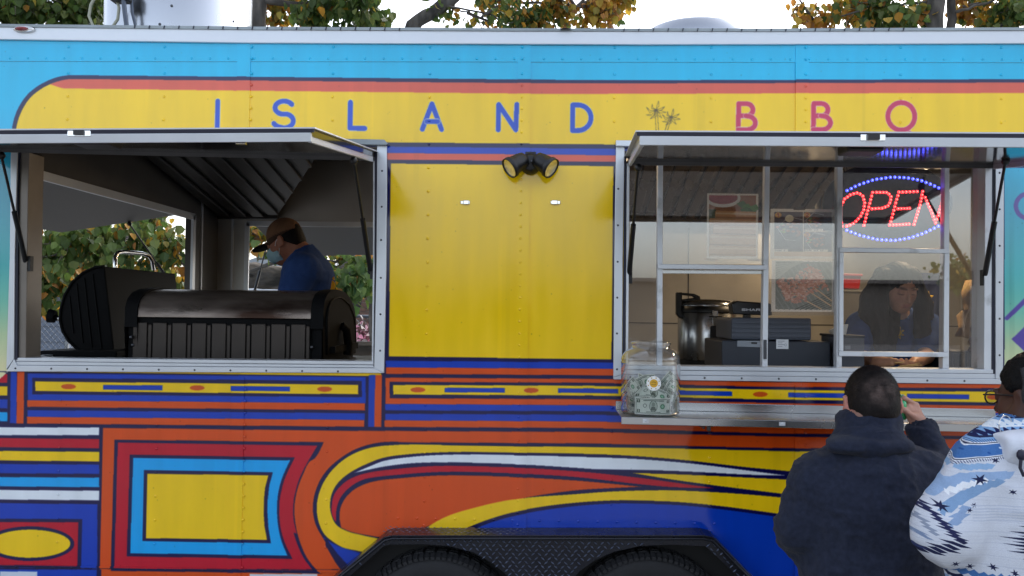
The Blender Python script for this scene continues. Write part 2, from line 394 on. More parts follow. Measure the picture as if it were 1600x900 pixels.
# lower left rows
def h1_(a, b): return [(0, a), (155, b)]
for (a, b), (c, d), col in (((667.5, 668), (680, 680), WHI), ((684.5, 686), (699, 700.5), RED), ((704.5, 706), (719.5, 721), YEL), ((725, 726), (739.5, 740.5), BLU),
                            ((745.3, 746.3), (760, 761.3), CYA), ((765.5, 766.8), (780.5, 781.8), WHI), ((786, 788), (887, 889), BLU)):
    band(XL, 155 if a < 780 else 152, h1_(a, b), h1_(c, d), col)
L.fill([(XL, 810), (128.5, 811), (127, 888), (XL, 885)], NAV); L.fill([(XL, 815), (122.5, 816), (121, 884), (XL, 880)], RED)
L.disc(47, 849.5, 69, 27, NAV, 40); L.disc(47, 849.5, 63, 22, YEL, 40)
# orange field and the nested boxes
L.fill([(161, 668.5), (603, 673.5), (603, 691), (600, 1000), (153, 1000)], ORG)
L.fill([(152, 890), (158, 890), (157, 1000), (150, 1000)], NAV); L.rect(XL, 890, 151, 1000, BLU)
L.fill([(179, 687), (506, 691), (492, 716), (484, 721), (474, 740), (466, 760), (461.5, 780), (460, 795), (461, 812), (464.5, 832), (470, 850), (479, 870), (489, 884), (501, 896), (173, 892)], NAV)
L.fill([(184, 691.5), (496.5, 696), (485, 714), (474, 734), (466.5, 752), (461, 772), (459.5, 779), (455, 796), (456, 812), (459, 832), (466, 853), (475, 872), (489, 891), (178.5, 887.5)], RED)
L.fill([(496.5, 696), (488, 710), (476, 731), (466.5, 752), (460.5, 772), (458.5, 792), (459, 812), (464, 834), (455, 830), (452, 800), (455, 770), (462, 745), (475, 715)], RED)
L.fill([(203, 710.5), (461, 714.3), (453, 730), (445, 748), (439.5, 768), (436.8, 785), (436.5, 800), (438.5, 824), (444.5, 846), (457, 873), (198, 869.5)], NAV)
L.fill([(208, 715.5), (453.7, 719), (446.5, 734), (440, 750), (435, 770), (433, 790), (433, 800), (435, 823), (440, 845), (449.5, 868), (203.5, 864.5)], CYA)
L.fill([(225, 734.5), (426.5, 738), (421, 758), (418.5, 780), (418, 800), (419.5, 824), (423.5, 848.5), (222.5, 845.5)], NAV)
L.fill([(230.3, 739.8), (419.5, 742.8), (414.5, 762), (412.5, 782), (412.2, 800), (413.5, 822), (417.5, 843.3), (228, 841)], YEL)
# swoosh
L.fill([(596, 691), (560, 700), (532, 716), (508, 738.5), (494, 765), (489, 793), (493, 818), (504, 839), (530, 878), (552, 900), (700, 1000), (XR, 1000), (XR, 705), (1600, 702), (1200, 700), (920, 693), (640, 691)], NAV)
L.fill([(600, 696.2), (568, 702.5), (540, 716), (516, 738), (500.5, 765), (495, 792), (498.5, 817), (508, 836), (520, 846), (535, 855), (556, 860), (600, 866), (640, 850), (560, 834.5), (540, 828.5), (526, 820), (518.5, 806), (516, 792), (518, 774), (527, 756), (544, 740.5), (574, 724.5), (600, 715), (640, 709.6), (680, 707), (740, 706), (800, 707), (920, 709.3), (989, 712.3), (1078, 719.8), (1167, 730), (1240, 737), (1400, 755), (1600, 765), (XR, 775), (XR, 709), (1240, 705), (1055, 700.7), (900, 698.3), (740, 696.5)], YEL)
NVP = [(600, 715), (574, 724.5), (544, 740.5), (527, 756), (518, 774), (516, 792), (518.5, 806), (526, 820), (540, 828.5), (560, 834.5), (640, 842), (760, 792), (900, 772), (990, 766), (1100, 768), (1240, 780), (1240, 738), (1167, 731), (1078, 720), (989, 712.3), (920, 709.3), (800, 707), (740, 706), (680, 707), (640, 709.6)]
L.fill(NVP, NAV)
L.fill([(553, 739), (580, 727.5), (600, 720), (640, 714), (680, 711), (740, 710), (800, 711), (920, 714.2), (989, 716.8), (1078, 724), (1167, 735), (1231, 743.3), (1167, 741.5), (1100, 738), (1011, 734.3), (929, 733), (900, 731), (800, 725), (740, 723), (680, 722.4), (640, 724), (600, 729), (575, 734)], WHI)
L.fill([(525, 816), (519.5, 806), (518.5, 790), (522.5, 772), (538, 754), (556, 744), (580, 737.5), (620, 732.5), (680, 728), (740, 728.5), (800, 730), (920, 738), (1000, 746.6), (1116, 762.7), (1053, 761.3), (1000, 756.7), (900, 745.5), (800, 739.5), (740, 737.5), (680, 737.6), (620, 742), (590, 745), (566, 750), (546, 762), (532, 778), (526, 796)], RED)
L.fill([(533, 824), (530.5, 806), (534, 788), (548, 769), (568, 757), (592, 750.5), (620, 747.5), (680, 743), (740, 743), (800, 745), (900, 750.8), (955, 755.7), (1003, 760.6), (955, 762.7), (900, 766.2), (830, 776), (760, 790), (700, 808), (655, 828), (620, 840), (568, 835), (545, 829.5)], ORG)
L.fill([(987, 739), (1055, 741), (1228, 749.2), (1400, 757), (1600, 766), (XR, 780), (XR, 840), (1600, 815), (1400, 793), (1218, 771), (1055, 750)], YEL)
L.fill([(640, 842), (694, 808.5), (746, 792), (803, 780), (900, 772), (955, 768), (1033, 766), (1078, 767), (1218, 777), (1400, 800), (XR, 860), (XR, 940), (1400, 832), (1218, 803), (1078, 785.8), (1000, 782), (955, 782), (884, 787), (812, 798), (765, 811), (727, 826), (690, 845)], YEL)
L.fill([(504, 838), (520, 849), (540, 857), (600, 870), (690, 848), (736, 829), (768, 816), (814, 803.5), (884, 792.5), (955, 787), (1000, 787), (1078, 790.6), (1218, 808), (1275, 816), (1275, 1000), (560, 1000), (530, 872)], BLU)
L.fill([(508, 838), (525, 862), (548, 888), (560, 900), (540, 900), (524, 878), (509, 852)], NAV)
L.rect(1275, 815, XR, 1000, NAV)
for a, b, col in ((820, 836, YEL), (842, 856, BLU), (861, 872, WHI), (876, 886, CYA), (892, 910, RED), (914, 930, ORG)): L.rect(1282, a, XR, b, col)
L.rect(0, 893, 58, 912, '#cfd8e6'); L.rect(390, 896.5, 496, 912, '#cfd3de')
L.line([(XL, 887), (560, 890)], .8, '#0b0c33'); 
# lettering ISLAND BBQ (round-ended strokes)
LB, LP = '#1a4cc0', '#c42a58'
def al(pts, col, w=7.4):
    L.line(pts, w+1.6, '#e6d9c0'); L.line(pts, w, col)
def arcp(cx, cy, rx, ry, a0, a1, n=18): return [(cx+rx*math.cos(R_(a)), cy+ry*math.sin(R_(a))) for a in np.linspace(a0, a1, n)]
al([(340.3, 158), (339.3, 204)], LB)
al(arcp(444, 168.5, 14, 10.3, -30, -180)+arcp(444, 168.5, 14, 10.3, 180, 100, 8)+arcp(444.5, 189, 14, 11, -75, 100, 14)+arcp(441, 187, 15, 12, 105, 150, 8), LB)
al([(547.8, 160), (547, 200.5), (570, 200.8)], LB)
al([(660, 202), (675, 162.5), (690, 202.5)], LB); al([(667, 190), (684, 190)], LB)
al([(778.5, 203), (779.3, 163.5), (806, 203), (807.5, 163.5)], LB)
al([(894.5, 204), (895, 164)]+arcp(903, 184, 20.5, 20, -85, 85)+[(894.5, 204)], LB)
for bx in (1153.5, 1270.5):
    al([(bx, 202.5), (bx+.8, 162)]+arcp(bx+13, 171.5, 10, 9.5, -88, 88, 10)+[(bx+.5, 181)], LP); al([(bx+12, 181)]+arcp(bx+14, 192, 13, 10.7, -88, 88, 10)+[(bx, 202.5)], LP)
al(arcp(1408, 182, 21, 21.5, 0, 360, 36), LP); al([(1421, 208.5), (1428, 216)], LP)
# two outlined palm trees
IK = '#3a3420'
def frond(x, y, dx, dy, c):
    m = (x+dx*.5-dy*c, y+dy*.5+dx*c); m2 = (x+dx*.5-dy*(c-.22), y+dy*.5+dx*(c-.22))
    L.line([(x, y), m, (x+dx, y+dy)], .6, IK); L.line([(x, y), m2, (x+dx, y+dy)], .6, IK)
for (cx, cy, sc, tr) in ((1025, 171.5, 1, [(1027, 206), (1025, 174)]), (1048.5, 182.5, .92, [(1040, 206), (1047, 185)])):
    L.line([(x-1.6, y) for x, y in tr], .7, IK); L.line([(x+2.2, y) for x, y in tr], .7, IK)
    for dx, dy, c in ((4, -14, .2), (14, -5, .25), (16, 4, .2), (9, 13, .15), (-9, 14, -.15), (-15, 8, -.2), (-15, -4, -.25), (-6, -9, -.2)): frond(cx, cy, dx*sc, dy*sc, c)
# wear: faint vertical wash streaks, specks, and softened vinyl edges
for k in range(150):
    x0_, w_ = int(rng.integers(0, TW-40)), int(rng.integers(2, 22)); y0_ = int(rng.integers(0, TH-200)); h_ = int(rng.integers(80, 700)); a_ = rng.normal(0, .018)
    sl_ = L.a[y0_:y0_+h_, x0_:x0_+w_]; sl_ *= 1+a_*np.sin(np.linspace(.2, math.pi, sl_.shape[0]))[:, None, None]
for k in range(900):
    x_, y_ = int(rng.integers(4, TW-4)), int(rng.integers(4, TH-4)); L.a[y_:y_+int(rng.integers(1, 4)), x_:x_+int(rng.integers(1, 3))] *= rng.uniform(.55, .9)
for ax_ in (0, 1):
    for q_ in range(2): L.a = (np.roll(L.a, 1, ax_)+2*L.a+np.roll(L.a, -1, ax_))/4
LIV = L.image('livery_print')
livery = print_mat('livery_paint', LIV, rough=.10, spec=.58, bump=.035, bscale=1.3, var=.07, vs=2.2, stretch=(6, 1, 1.0), rvar=.05)
del L.a
def liv_uv(x, y, z): return (x-TX0)/(TX1-TX0), (z-TZ0)/(TZ1-TZ0)

# ================================================================ shared materials
alu = mat('aluminium', '#ccd1d8', .36, .45, var=.04, vscale=6, rvar=.05)
alu_w = mat('white_aluminium', '#d6dae0', .4, .25, var=.06, vscale=6, dirt=('#6b6a66', .62, .85, 9))
steel = mat('stainless_steel', '#b9babb', .25, .95, var=.04, vscale=3, rvar=.08, bump=.015, bscale=5)
steel_in = mat('interior_steel', '#b4b1ac', .38, .8, var=.10, vscale=2, rvar=.1, dirt=('#7c7264', .55, .9, 1.5))
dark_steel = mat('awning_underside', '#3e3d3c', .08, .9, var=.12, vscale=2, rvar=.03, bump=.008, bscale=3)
black = mat('black_plastic', '#101114', .42, var=.2)
rubber = mat('black_rubber', '#0c0c0e', .7, var=.2)
gasket = mat('navy_gasket', '#15172e', .5)
blackiron = mat('black_powder_coat', '#15161a', .45, .2, var=.2, vscale=12, bump=.08, bscale=120)
chrome = mat('chrome', '#d8d8d8', .12, 1.0)
wood_in = mat('galvanised_roof', '#8f979b', .5, .6, var=.2, vscale=4)
winglass = glass_mat('window_glass', base=.17, power=4, dirt=.012)

# ================================================================ FOOD TRAILER
truck = thing('food_trailer', 'long painted food trailer with ISLAND BBQ lettering and two raised awnings', 'food trailer', (0, 1.3, 0))
TL, TR_ = -2.36, 3.2; TB = 2.6
ROOFZ = PZ(44.5, 0, 900)
# openings in the side wall  (x0,x1,z0,z1)
LH = (PX(26, 0), PX(594, 0), PZ(577, 0, 300), PZ(228, 0, 300))
RH = (PX(974, 0), PX(1558, 0), PZ(591, 0, 1260), PZ(238, 0, 1260))
WHL = (PX(607, 0), PX(1097, 0), .30, PZ(846, 0, 850)); WHM = (PX(589, 0), PX(1111, 0), .30, PZ(863, 0, 850)); WHN = (PX(562, 0), PX(1138, 0), .30, PZ(889, 0, 850))
seams = [TL, PX(374, 0, 780), PX(806, 0, 400), PX(1252, 0, 400), TR_]
zt = PZ(97, 0, 800)
def wall_cells(x0, x1, z0, z1, holes, yf, th):
    xs = sorted({x0, x1} | {min(max(h[i], x0), x1) for h in holes for i in (0, 1)}); zs_ = sorted({z0, z1} | {min(max(h[i], z0), z1) for h in holes for i in (2, 3)})
    m = MB(); ins = lambda i, j: not (0 <= i < len(xs)-1 and 0 <= j < len(zs_)-1) or any(h[0] < (xs[i]+xs[i+1])/2 < h[1] and h[2] < (zs_[j]+zs_[j+1])/2 < h[3] for h in holes)
    for i in range(len(xs)-1):
        for j in range(len(zs_)-1):
            if ins(i, j): continue
            a, b, c, d = xs[i], xs[i+1], zs_[j], zs_[j+1]; y0, y1 = yf, yf+th
            m.add([(a, y0, c), (b, y0, c), (b, y0, d), (a, y0, d)], [(0, 1, 2, 3)]); m.add([(a, y1, c), (b, y1, c), (b, y1, d), (a, y1, d)], [(3, 2, 1, 0)], mi=1)
            if ins(i-1, j): m.add([(a, y0, c), (a, y0, d), (a, y1, d), (a, y1, c)], [(0, 1, 2, 3)], mi=1)
            if ins(i+1, j): m.add([(b, y0, c), (b, y1, c), (b, y1, d), (b, y0, d)], [(0, 1, 2, 3)], mi=1)
            if ins(i, j-1): m.add([(a, y0, c), (a, y1, c), (b, y1, c), (b, y0, c)], [(0, 1, 2, 3)], mi=1)
            if ins(i, j+1): m.add([(a, y0, d), (b, y0, d), (b, y1, d), (a, y1, d)], [(0, 1, 2, 3)], mi=1)
    return m
riv_cols = [100, 251, 388, 516, 668, 813, 958, 1110, 1258, 1407, 1565]
dense = (388, 813, 1258)
def in_hole(x, z): return any(h[0]-.05 < x < h[1]+.05 and h[2]-.06 < z < h[3]+.03 for h in (LH, RH)) or (WHL[0] < x < WHL[1] and z < WHL[3]+.04)
for i in range(4):
    x0, x1 = seams[i], seams[i+1]
    y = -.0018*(i % 2)
    for (a, b, nm) in ((zt, ROOFZ-.03, 'upper_panel'), (.42, zt, 'wall_panel')):
        yo = y-(.0025 if nm == 'upper_panel' else 0)
        m = wall_cells(x0, x1, a, b, [LH, RH, WHL, WHM, WHN], yo, .03 if nm == 'wall_panel' else .032)
        o = m.build(nm, [livery, steel_in], truck); planar_uv(o, liv_uv)
        rv = MB()
        for c in riv_cols:
            px0 = PX(c, 0)
            if not (x0 <= px0 < x1): continue
            stepz = .0985 if c not in dense else .049
            zz = b-.05
            k = 0
            while zz > a+.01:
                x = P(c-(845-(zz-1.7)*0-485)*0, 400, 0).x
                if not in_hole(x, zz): rv.dome((x, yo-(.0035 if c in dense else 0), zz), .0062, .004)
                zz -= stepz*(1 if c in dense or zz > 1.45 else 1.0); k += 1
        if nm == 'upper_panel':
            x = x0+.03
            while x < x1: rv.dome((x, yo, zt+.013), .0055, .003); x += .078
        else:
            x = x0+.03
            while x < x1:
                if WHL[0]+.05 < x < WHL[1]+.1: rv.dome((x, yo, WHL[3]+.085), .0062, .0035)
                if not (WHL[0] < x < WHL[1]): rv.dome((x, yo, PZ(891, 0, 300)), .0055, .003)
                x += .079
        r = rv.build('rivet', [livery], o, kind='stuff'); planar_uv(r, liv_uv)
for c in (374, 815, 1252):
    xs0, xs1 = PX(c-10, 0), PX(c+11, 0)
    for za, zb in {374: ((.43, LH[2]-.03), (LH[3]+.03, ROOFZ-.035)), 815: ((WHL[3]+.01, ROOFZ-.035),), 1252: ((.43, RH[2]-.03), (RH[3]+.03, ROOFZ-.035))}[c]:
        mm = wall_cells(xs0, xs1, za, zb, [], -.0052, .004); o = mm.build('seam_strip', livery, truck); planar_uv(o, liv_uv)
# bottom trim lip
m = MB(); m.box((TL, -.006, PZ(889.5, 0, 300)), (PX(556), -.002, PZ(887, 0, 300))); o = m.build('bottom_trim', livery, truck); planar_uv(o, liv_uv)
# other walls, floor, roof
body = mat('plain_blue_skin', '#0a8fd0', .2, var=.05)
FLO = .56
EO = (.08, 2.1, 1.46, 2.31)          # opening in the rear end wall: y0,y1,z0,z1
BO = (-2.10, -.62, 1.46, 2.31)       # opening in the far wall: x0,x1,z0,z1
m = MB()
for a, b, c, d in ((.002, EO[0], .42, ROOFZ-.03), (EO[1], TB, .42, ROOFZ-.03), (EO[0], EO[1], .42, EO[2]), (EO[0], EO[1], EO[3], ROOFZ-.03)): m.box((TL, a, c), (TL+.05, b, d))
m.build('end_wall', mat('end_wall_lining', '#4a4744', .5, .4, var=.15), truck)
m = wall_cells(TL+.05, TR_-.05, .42, ROOFZ-.03, [BO], TB-.05, .05); o = m.build('far_wall', [steel_in, body], truck)
m = MB(); m.box((TR_-.05, .032, .42), (TR_, TB, ROOFZ-.03)); m.build('end_wall', steel_in, truck)
flm = mat('chequer_floor', '#3c3c3e', .6, .3)
m = MB(); m.box((TL+.05, .032, FLO-.1), (TR_-.05, TB-.05, FLO)); m.build('floor', flm, truck)
m = MB(); m.box((TL+.02, .02, ROOFZ-.045), (TR_-.02, TB, ROOFZ-.012)); m.build('roof', [wood_in], truck)
cl = MB(); cl.box((TL+.052, .034, ROOFZ-.12), (TR_-.052, TB-.052, ROOFZ-.1)); cl.build('ceiling', mat('ceiling_panel', '#8d8880', .5, .3), truck)
# roof fascia and gutter
m = MB(); m.slab([(XL, 39), (0, 41.5), (400, 46), (800, 48), (1200, 48.5), (1600, 47), (2060, 45), (2060, 67), (1600, 68), (1000, 69.5), (800, 69), (400, 67), (0, 61.5), (XL, 59)], -.016, .0)
m.build('roof_rail', alu, truck, bevel=.003)
m = MB(); m.slab([(XL, 35), (0, 37.3), (400, 41.5), (800, 44), (1200, 44.3), (1600, 42.7), (2060, 41), (2060, 45.2), (1600, 47.2), (1200, 48.7), (800, 48.2), (400, 46.2), (0, 41.7), (XL, 39.2)], -.022, .12)
m.build('gutter', wood_in, truck)
clips = MB()
for px in list(range(210, 640, 23))+list(range(975, 1420, 23)):
    y = ip([(0, 37.3), (400, 41.5), (800, 44), (1200, 44.3), (1600, 42.7)], px)
    clips.slab([(px, y-.3), (px+1.6, y-.3), (px+.4, y+4.6), (px-1.2, y+4.6)], -.0245, -.02)
clips.build('gutter_joint', gasket, truck, kind='stuff')
# marker light
ml = MB(); c = P(38.5, 46.5, -.016); ml.lathe([(.047, 0), (.047, -.006), (.04, -.014), (0, -.014)], c, 'Y', 28, sx=1.0)
for i in range(len(ml.v)): v = ml.v[i]; ml.v[i] = (v[0], v[1], c.z+(v[2]-c.z)*.30)
mlo = ml.build('marker_light', chrome, truck)
m = MB(); m.ball((c.x-.005, c.y-.014, c.z), (.03, .012, .009), 12); m.build('lens', mat('red_lens', '#7a1218', .15, coat=.5), mlo)
# ---------------------------------------------------------------- window frames
def screws(pts, y, parent, r=.006):
    m = MB()
    for (px, py) in pts: p = P(px, py, y); m.dome(p, r, .003)
    m.build('screw', chrome_d, parent, kind='stuff')
chrome_d = mat('screw_steel', '#55575c', .35, .9)
def px_frame(name, segs, y0, y1, ma, parent, bevel=.002):
    if len(segs) > 1 and name in ('gasket', 'window_jamb'):
        for s_ in segs: px_frame(name, [s_], y0, y1, ma, parent, bevel)
        return
    m = MB()
    for s_ in segs: m.slab(s_, y0, y1)
    return m.build(name, ma, parent, bevel=bevel)
# left window
wl_f = px_frame('window_frame', [
    [(604, 222), (604.5, 240), (603.5, 420), (600, 583), (584.5, 575.5), (588, 420), (589, 240), (589, 222)],
    [(22, 560.5), (26, 571), (584, 575), (599.5, 583), (9.5, 580.5), (12, 577)],
    [(28, 215), (23, 400), (21.5, 561), (9.5, 578), (15, 400), (17, 215)]], -.014, -.001, alu, truck)
px_frame('window_sill', [[(25, 559), (586, 564.5), (586, 570), (25, 564.5)], [(25, 564.9), (586, 570.4), (586, 574.6), (25, 570.6)]], -.008, .09, alu, truck)
px_frame('gasket', [[(589, 236), (589, 420), (586, 573), (583.6, 573), (585.6, 420), (586, 236)], [(24, 300), (28, 220), (31, 220), (28.2, 300), (27, 562), (23, 562)]], -.009, .02, gasket, truck, 0)
px_frame('window_jamb', [[(585.8, 246), (585.4, 420), (583.6, 572), (580.6, 572), (582.6, 420), (582.8, 246)]], -.004, .1, alu_w, truck)
px_frame('window_jamb', [[(29, 226), (46, 238), (44, 300), (40, 563), (26, 563), (27, 400)]], .0, .11, mat('jamb_steel', '#77716b', .4, .6), truck)
px_frame('drip_rail', [[(534, 216.5), (600, 218), (606, 224), (604, 226.5), (534, 225)]], -.035, 0, wood_in, truck)
screws([(597, 267), (596.5, 323), (595.5, 375), (595, 434), (594.5, 491), (594, 548)]+[(24+t, 575.5+t*.0095) for t in range(0, 560, 56)], -.014, wl_f, .0045)
# right window
px_frame('drip_rail', [[(962.5, 219), (1568, 224), (1568, 233), (962.5, 228)]], -.035, 0, alu, truck)
wr_f = px_frame('window_frame', [
    [(962.5, 228), (976, 230), (973, 400), (972, 585), (958.5, 590), (960, 400)],
    [(1555.5, 236), (1569, 236), (1567.5, 592), (1556, 592)],
    [(972, 585.5), (1556, 592.2), (1568, 592.2), (1567, 600.5), (959, 593), (958.5, 590)]], -.014, -.001, alu, truck)
px_frame('window_sill', [[(977, 571), (1552, 577.5), (1552, 584), (977, 577.5)], [(977, 577.9), (1556, 584.4), (1556, 592), (973, 585)]], -.009, .09, alu, truck)
px_frame('gasket', [[(976, 236), (979, 236), (976.8, 575), (972.5, 580)], [(1551, 236), (1556, 236), (1556, 590), (1549.5, 586)]], -.007, .02, gasket, truck, 0)
px_frame('window_jamb', [[(979.5, 255), (984, 255), (981.5, 571), (977.3, 571)], [(1539.5, 256), (1551, 236), (1549.5, 584), (1537.5, 577)]], -.005, .1, alu_w, truck)
screws([(966, 295), (965.5, 352), (965, 409), (964.5, 465), (964, 521), (964, 577)]+[(1562, 270+k*57) for k in range(6)]+[(985+t, 589.2+t*.0115) for t in range(0, 580, 58)], -.014, wr_f, .0045)
GY = .045
px_frame('mullion', [[(1028, 250), (1036, 250), (1035, 571.5), (1026.5, 571.5)]], GY-.008, GY+.03, alu_w, truck)
px_frame('mullion', [[(1195.5, 250), (1203, 250), (1199.5, 573), (1191, 573)]], GY-.008, GY+.03, alu_w, truck)
px_frame('mullion', [[(1308.5, 250), (1317, 250), (1315.5, 575), (1307, 575)]], GY-.008, GY+.03, alu_w, truck)
px_frame('mullion', [[(1476.5, 250), (1483.5, 250), (1483, 576.5), (1473, 576.5)]], GY-.008, GY+.03, alu_w, truck)
px_frame('window_head', [[(980, 246), (1550, 253), (1550, 258), (980, 251)]], GY-.008, GY+.03, steel, truck)
px_frame('sash', [[(1028, 412.5), (1198, 414), (1198, 421.5), (1028, 420)]], GY-.022, GY-.0085, alu_w, truck)
sash = px_frame('sash', [[(1312, 386.5), (1484, 389), (1484, 396), (1312, 394)], [(1312, 394.2), (1318.5, 394.3), (1318, 548.5), (1311.5, 548.3)],
    [(1476, 396), (1484, 396.2), (1482.5, 550), (1474.5, 550)], [(1311, 548.8), (1482, 550.4), (1482, 558), (1311, 556.5)]], GY-.022, GY-.0085, alu_w, truck)
for q in ([(985, 254), (1028.5, 254), (1027, 571.5), (982, 571)], [(1036, 254), (1196, 254), (1196, 413), (1035.5, 413)], [(1203, 254), (1309, 254), (1307.5, 493), (1201, 493)],
          [(1317, 256), (1477, 256), (1477, 388), (1316.5, 388)], [(1483.5, 257), (1541, 257), (1538, 577), (1483, 576)]):
    m = MB(); m.slab(q, GY+.008, GY+.011); m.build('window_pane', winglass, truck)
m = MB(); m.slab([(1317, 395), (1477, 396), (1476, 549), (1317, 549)], GY-.017, GY-.013); m.build('window_pane', winglass, sash)
m = MB(); m.slab([(1194, 531), (1198, 531), (1198, 561), (1194, 561)], GY-.02, GY-.008); m.build('sash_latch', chrome_d, truck)
m = MB(); m.slab([(1035, 420.5), (1192, 422), (1192, 428), (1035, 427)], GY+.012, GY+.028); m.build('sash_channel', steel, truck)

# ---------------------------------------------------------------- awnings with gas struts
hinge_m = mat('hinge_steel', '#4a4a4c', .35, .7)
def awning(hl, hr, ol, orr, names):
    """hl,hr hinge corners and ol,orr outer corners of the underside (world)"""
    up = (hr-hl).cross(ol-hl); up = up if up.z > 0 else -up; up.normalize()
    aw = MB(); t = up*.022
    vs = [hl, hr, orr, ol, hl+t, hr+t, orr+t, ol+t]
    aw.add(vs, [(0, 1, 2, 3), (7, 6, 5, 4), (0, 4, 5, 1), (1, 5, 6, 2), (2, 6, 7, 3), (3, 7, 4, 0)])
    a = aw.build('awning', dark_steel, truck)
    bot = a.data
    s = MB(); d = .012
    ex = (orr-ol).normalized(); ey = (ol-hl).normalized()
    s.add([hl-ex*d+t*1.02, hr+ex*d+t*1.02, orr+ex*d+ey*d+t*1.02, ol-ex*d+ey*d+t*1.02]+[v+up*.004 for v in (hl-ex*d+t*1.02, hr+ex*d+t*1.02, orr+ex*d+ey*d+t*1.02, ol-ex*d+ey*d+t*1.02)],
          [(0, 3, 2, 1), (4, 5, 6, 7), (0, 1, 5, 4), (1, 2, 6, 5), (2, 3, 7, 6), (3, 0, 4, 7)])
    s.build('awning_skin', alu_w, a)
    g_ = MB(); g_.bar(ol-ex*.008+ey*.006+up*.0165, orr+ex*.008+ey*.006+up*.0165, up, .010, .010); g_.build('edge_gasket', gasket, a)
    f = MB(); f.bar(ol+ey*.004-up*.003, orr+ey*.004-up*.003, up, .016, .027)
    for h, o_, sg in ((hl, ol, 1), (hr, orr, -1)):
        f.bar(h+ex*sg*.008-up*.004+ey*.03, o_+ex*sg*.008-up*.004-ey*.008, up, .012, .029)
    hb = MB(); hb.bar(hl-up*.006+ey*.012, hr-up*.006+ey*.012, up, .016, .016); hb.build('hinge_bar', hinge_m, a)
    f.build('awning_frame', alu, a, bevel=.0015)
    return a, ex, ey, up
def strut(parent, top, bot, bracket=True):
    m = MB(); top = Vector(top); bot = Vector(bot); mid = top.lerp(bot, .5)
    m.tube([top, mid], .0055, 8); m.tube([mid, bot], .0105, 10); m.ball(top, .016, 8); m.ball(bot, .014, 8)
    s = m.build('gas_strut', black, parent)
    b = MB(); b.obox(bot+Vector((.012 if bot.x < 0 else -.0, .0, .0)), Vector((.012, 0, 0)), Vector((0, .012, 0)), Vector((0, 0, .032))); 
    for k in (-1, 0, 1): b.dome(bot+Vector((.012 if bot.x < 0 else 0, -.012, .022*k)), .004, .002)
    b.build('strut_bracket', blackiron, parent); return s
YO = -1.02
awl, ex, ey, up = awning(P(-2, 232, -.01)-Vector((.09, 0, 0)), P(586, 246, -.01), Vector((PX(-2, -.01)-.09, YO, P(486, 215, YO).z-.012)), P(487.5, 213, YO), 'l')
strut(awl, P(553, 251, -.37), P(579, 424, .015)); strut(awl, P(2, 243, -.30), P(41, 412, .015))
lt = MB(); p = P(125, 208.5, YO-.008); lt.box((p.x-.036, p.y-.006, p.z-.010), (p.x+.036, p.y+.002, p.z+.010)); lo = lt.build('awning_latch', chrome, awl, bevel=.002)
lt = MB(); lt.box((p.x-.015, p.y-.012, p.z-.006), (p.x+.015, p.y-.005, p.z+.007)); lt.build('latch_slot', black, awl)
lt = MB(); p = P(148, 224, -.93); lt.box((p.x-.06, p.y-.03, p.z-.008), (p.x+.06, p.y+.06, p.z+.02)); lt.build('latch_body', black, awl, bevel=.006)
lt = MB(); p = P(377, 223, -.93); lt.box((p.x-.015, p.y-.01, p.z-.006), (p.x+.015, p.y+.01, p.z+.016)); lt.build('catch_plate', chrome, awl, bevel=.002)
awr, ex2, ey2, up2 = awning(P(981, 253, -.01), P(1552, 258, -.01), P(999, 218.5, YO), Vector((P(1552, 258, -.01).x+.03, YO, P(999, 218.5, YO).z-.002)), 'r')
strut(awr, P(997, 262, -.34), P(983, 431, .012)); strut(awr, P(1571, 252, -.30), P(1538, 434, .012))
lt = MB(); p = P(1363, 215.5, YO-.008); lt.box((p.x-.036, p.y-.006, p.z-.010), (p.x+.036, p.y+.002, p.z+.010)); lt.build('awning_latch', chrome, awr, bevel=.002)
lt = MB(); lt.box((p.x-.017, p.y-.014, p.z-.007), (p.x+.017, p.y-.005, p.z+.011)); lt.build('latch_slot', black, awr)
lt = MB(); p = P(1347, 235, -.93); lt.box((p.x-.055, p.y-.03, p.z-.008), (p.x+.055, p.y+.06, p.z+.02)); lt.build('latch_body', black, awr, bevel=.006)
for a_, pts in ((awl, [(30, 210), (278, 211)]), (awr, [(1196, 216), (1522, 217.5)])):
    m = MB()
    for q in pts: m.dome(P(*q, YO-.007), .006, .004)
    m.build('screw', chrome_d, a_, kind='stuff')
# awnings on the far side and the rear end (seen through the openings)
def far_aw(h0, h1, o0, o1):
    up = (h1-h0).cross(o0-h0); up = up if up.z > 0 else -up; up.normalize(); t = up*.035; m = MB()
    m.add([h0, h1, o1, o0, h0+t, h1+t, o1+t, o0+t], [(0, 1, 2, 3), (7, 6, 5, 4), (0, 4, 5, 1), (1, 5, 6, 2), (2, 6, 7, 3), (3, 7, 4, 0)])
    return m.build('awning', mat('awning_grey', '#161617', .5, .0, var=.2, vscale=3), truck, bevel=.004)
X0 = TL-.005
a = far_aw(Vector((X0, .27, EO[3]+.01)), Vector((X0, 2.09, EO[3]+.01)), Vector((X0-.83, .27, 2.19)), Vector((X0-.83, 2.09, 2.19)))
strut(a, (X0-.36, 2.07, 2.25), (X0+.03, 2.06, 1.72))
Y0 = TB+.005
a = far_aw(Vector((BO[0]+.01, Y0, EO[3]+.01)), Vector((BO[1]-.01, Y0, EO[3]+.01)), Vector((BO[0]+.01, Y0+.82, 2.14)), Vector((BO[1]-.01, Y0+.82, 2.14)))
strut(a, (BO[0]+.03, Y0+.34, 2.22), (BO[0]+.03, Y0-.03, 1.72))
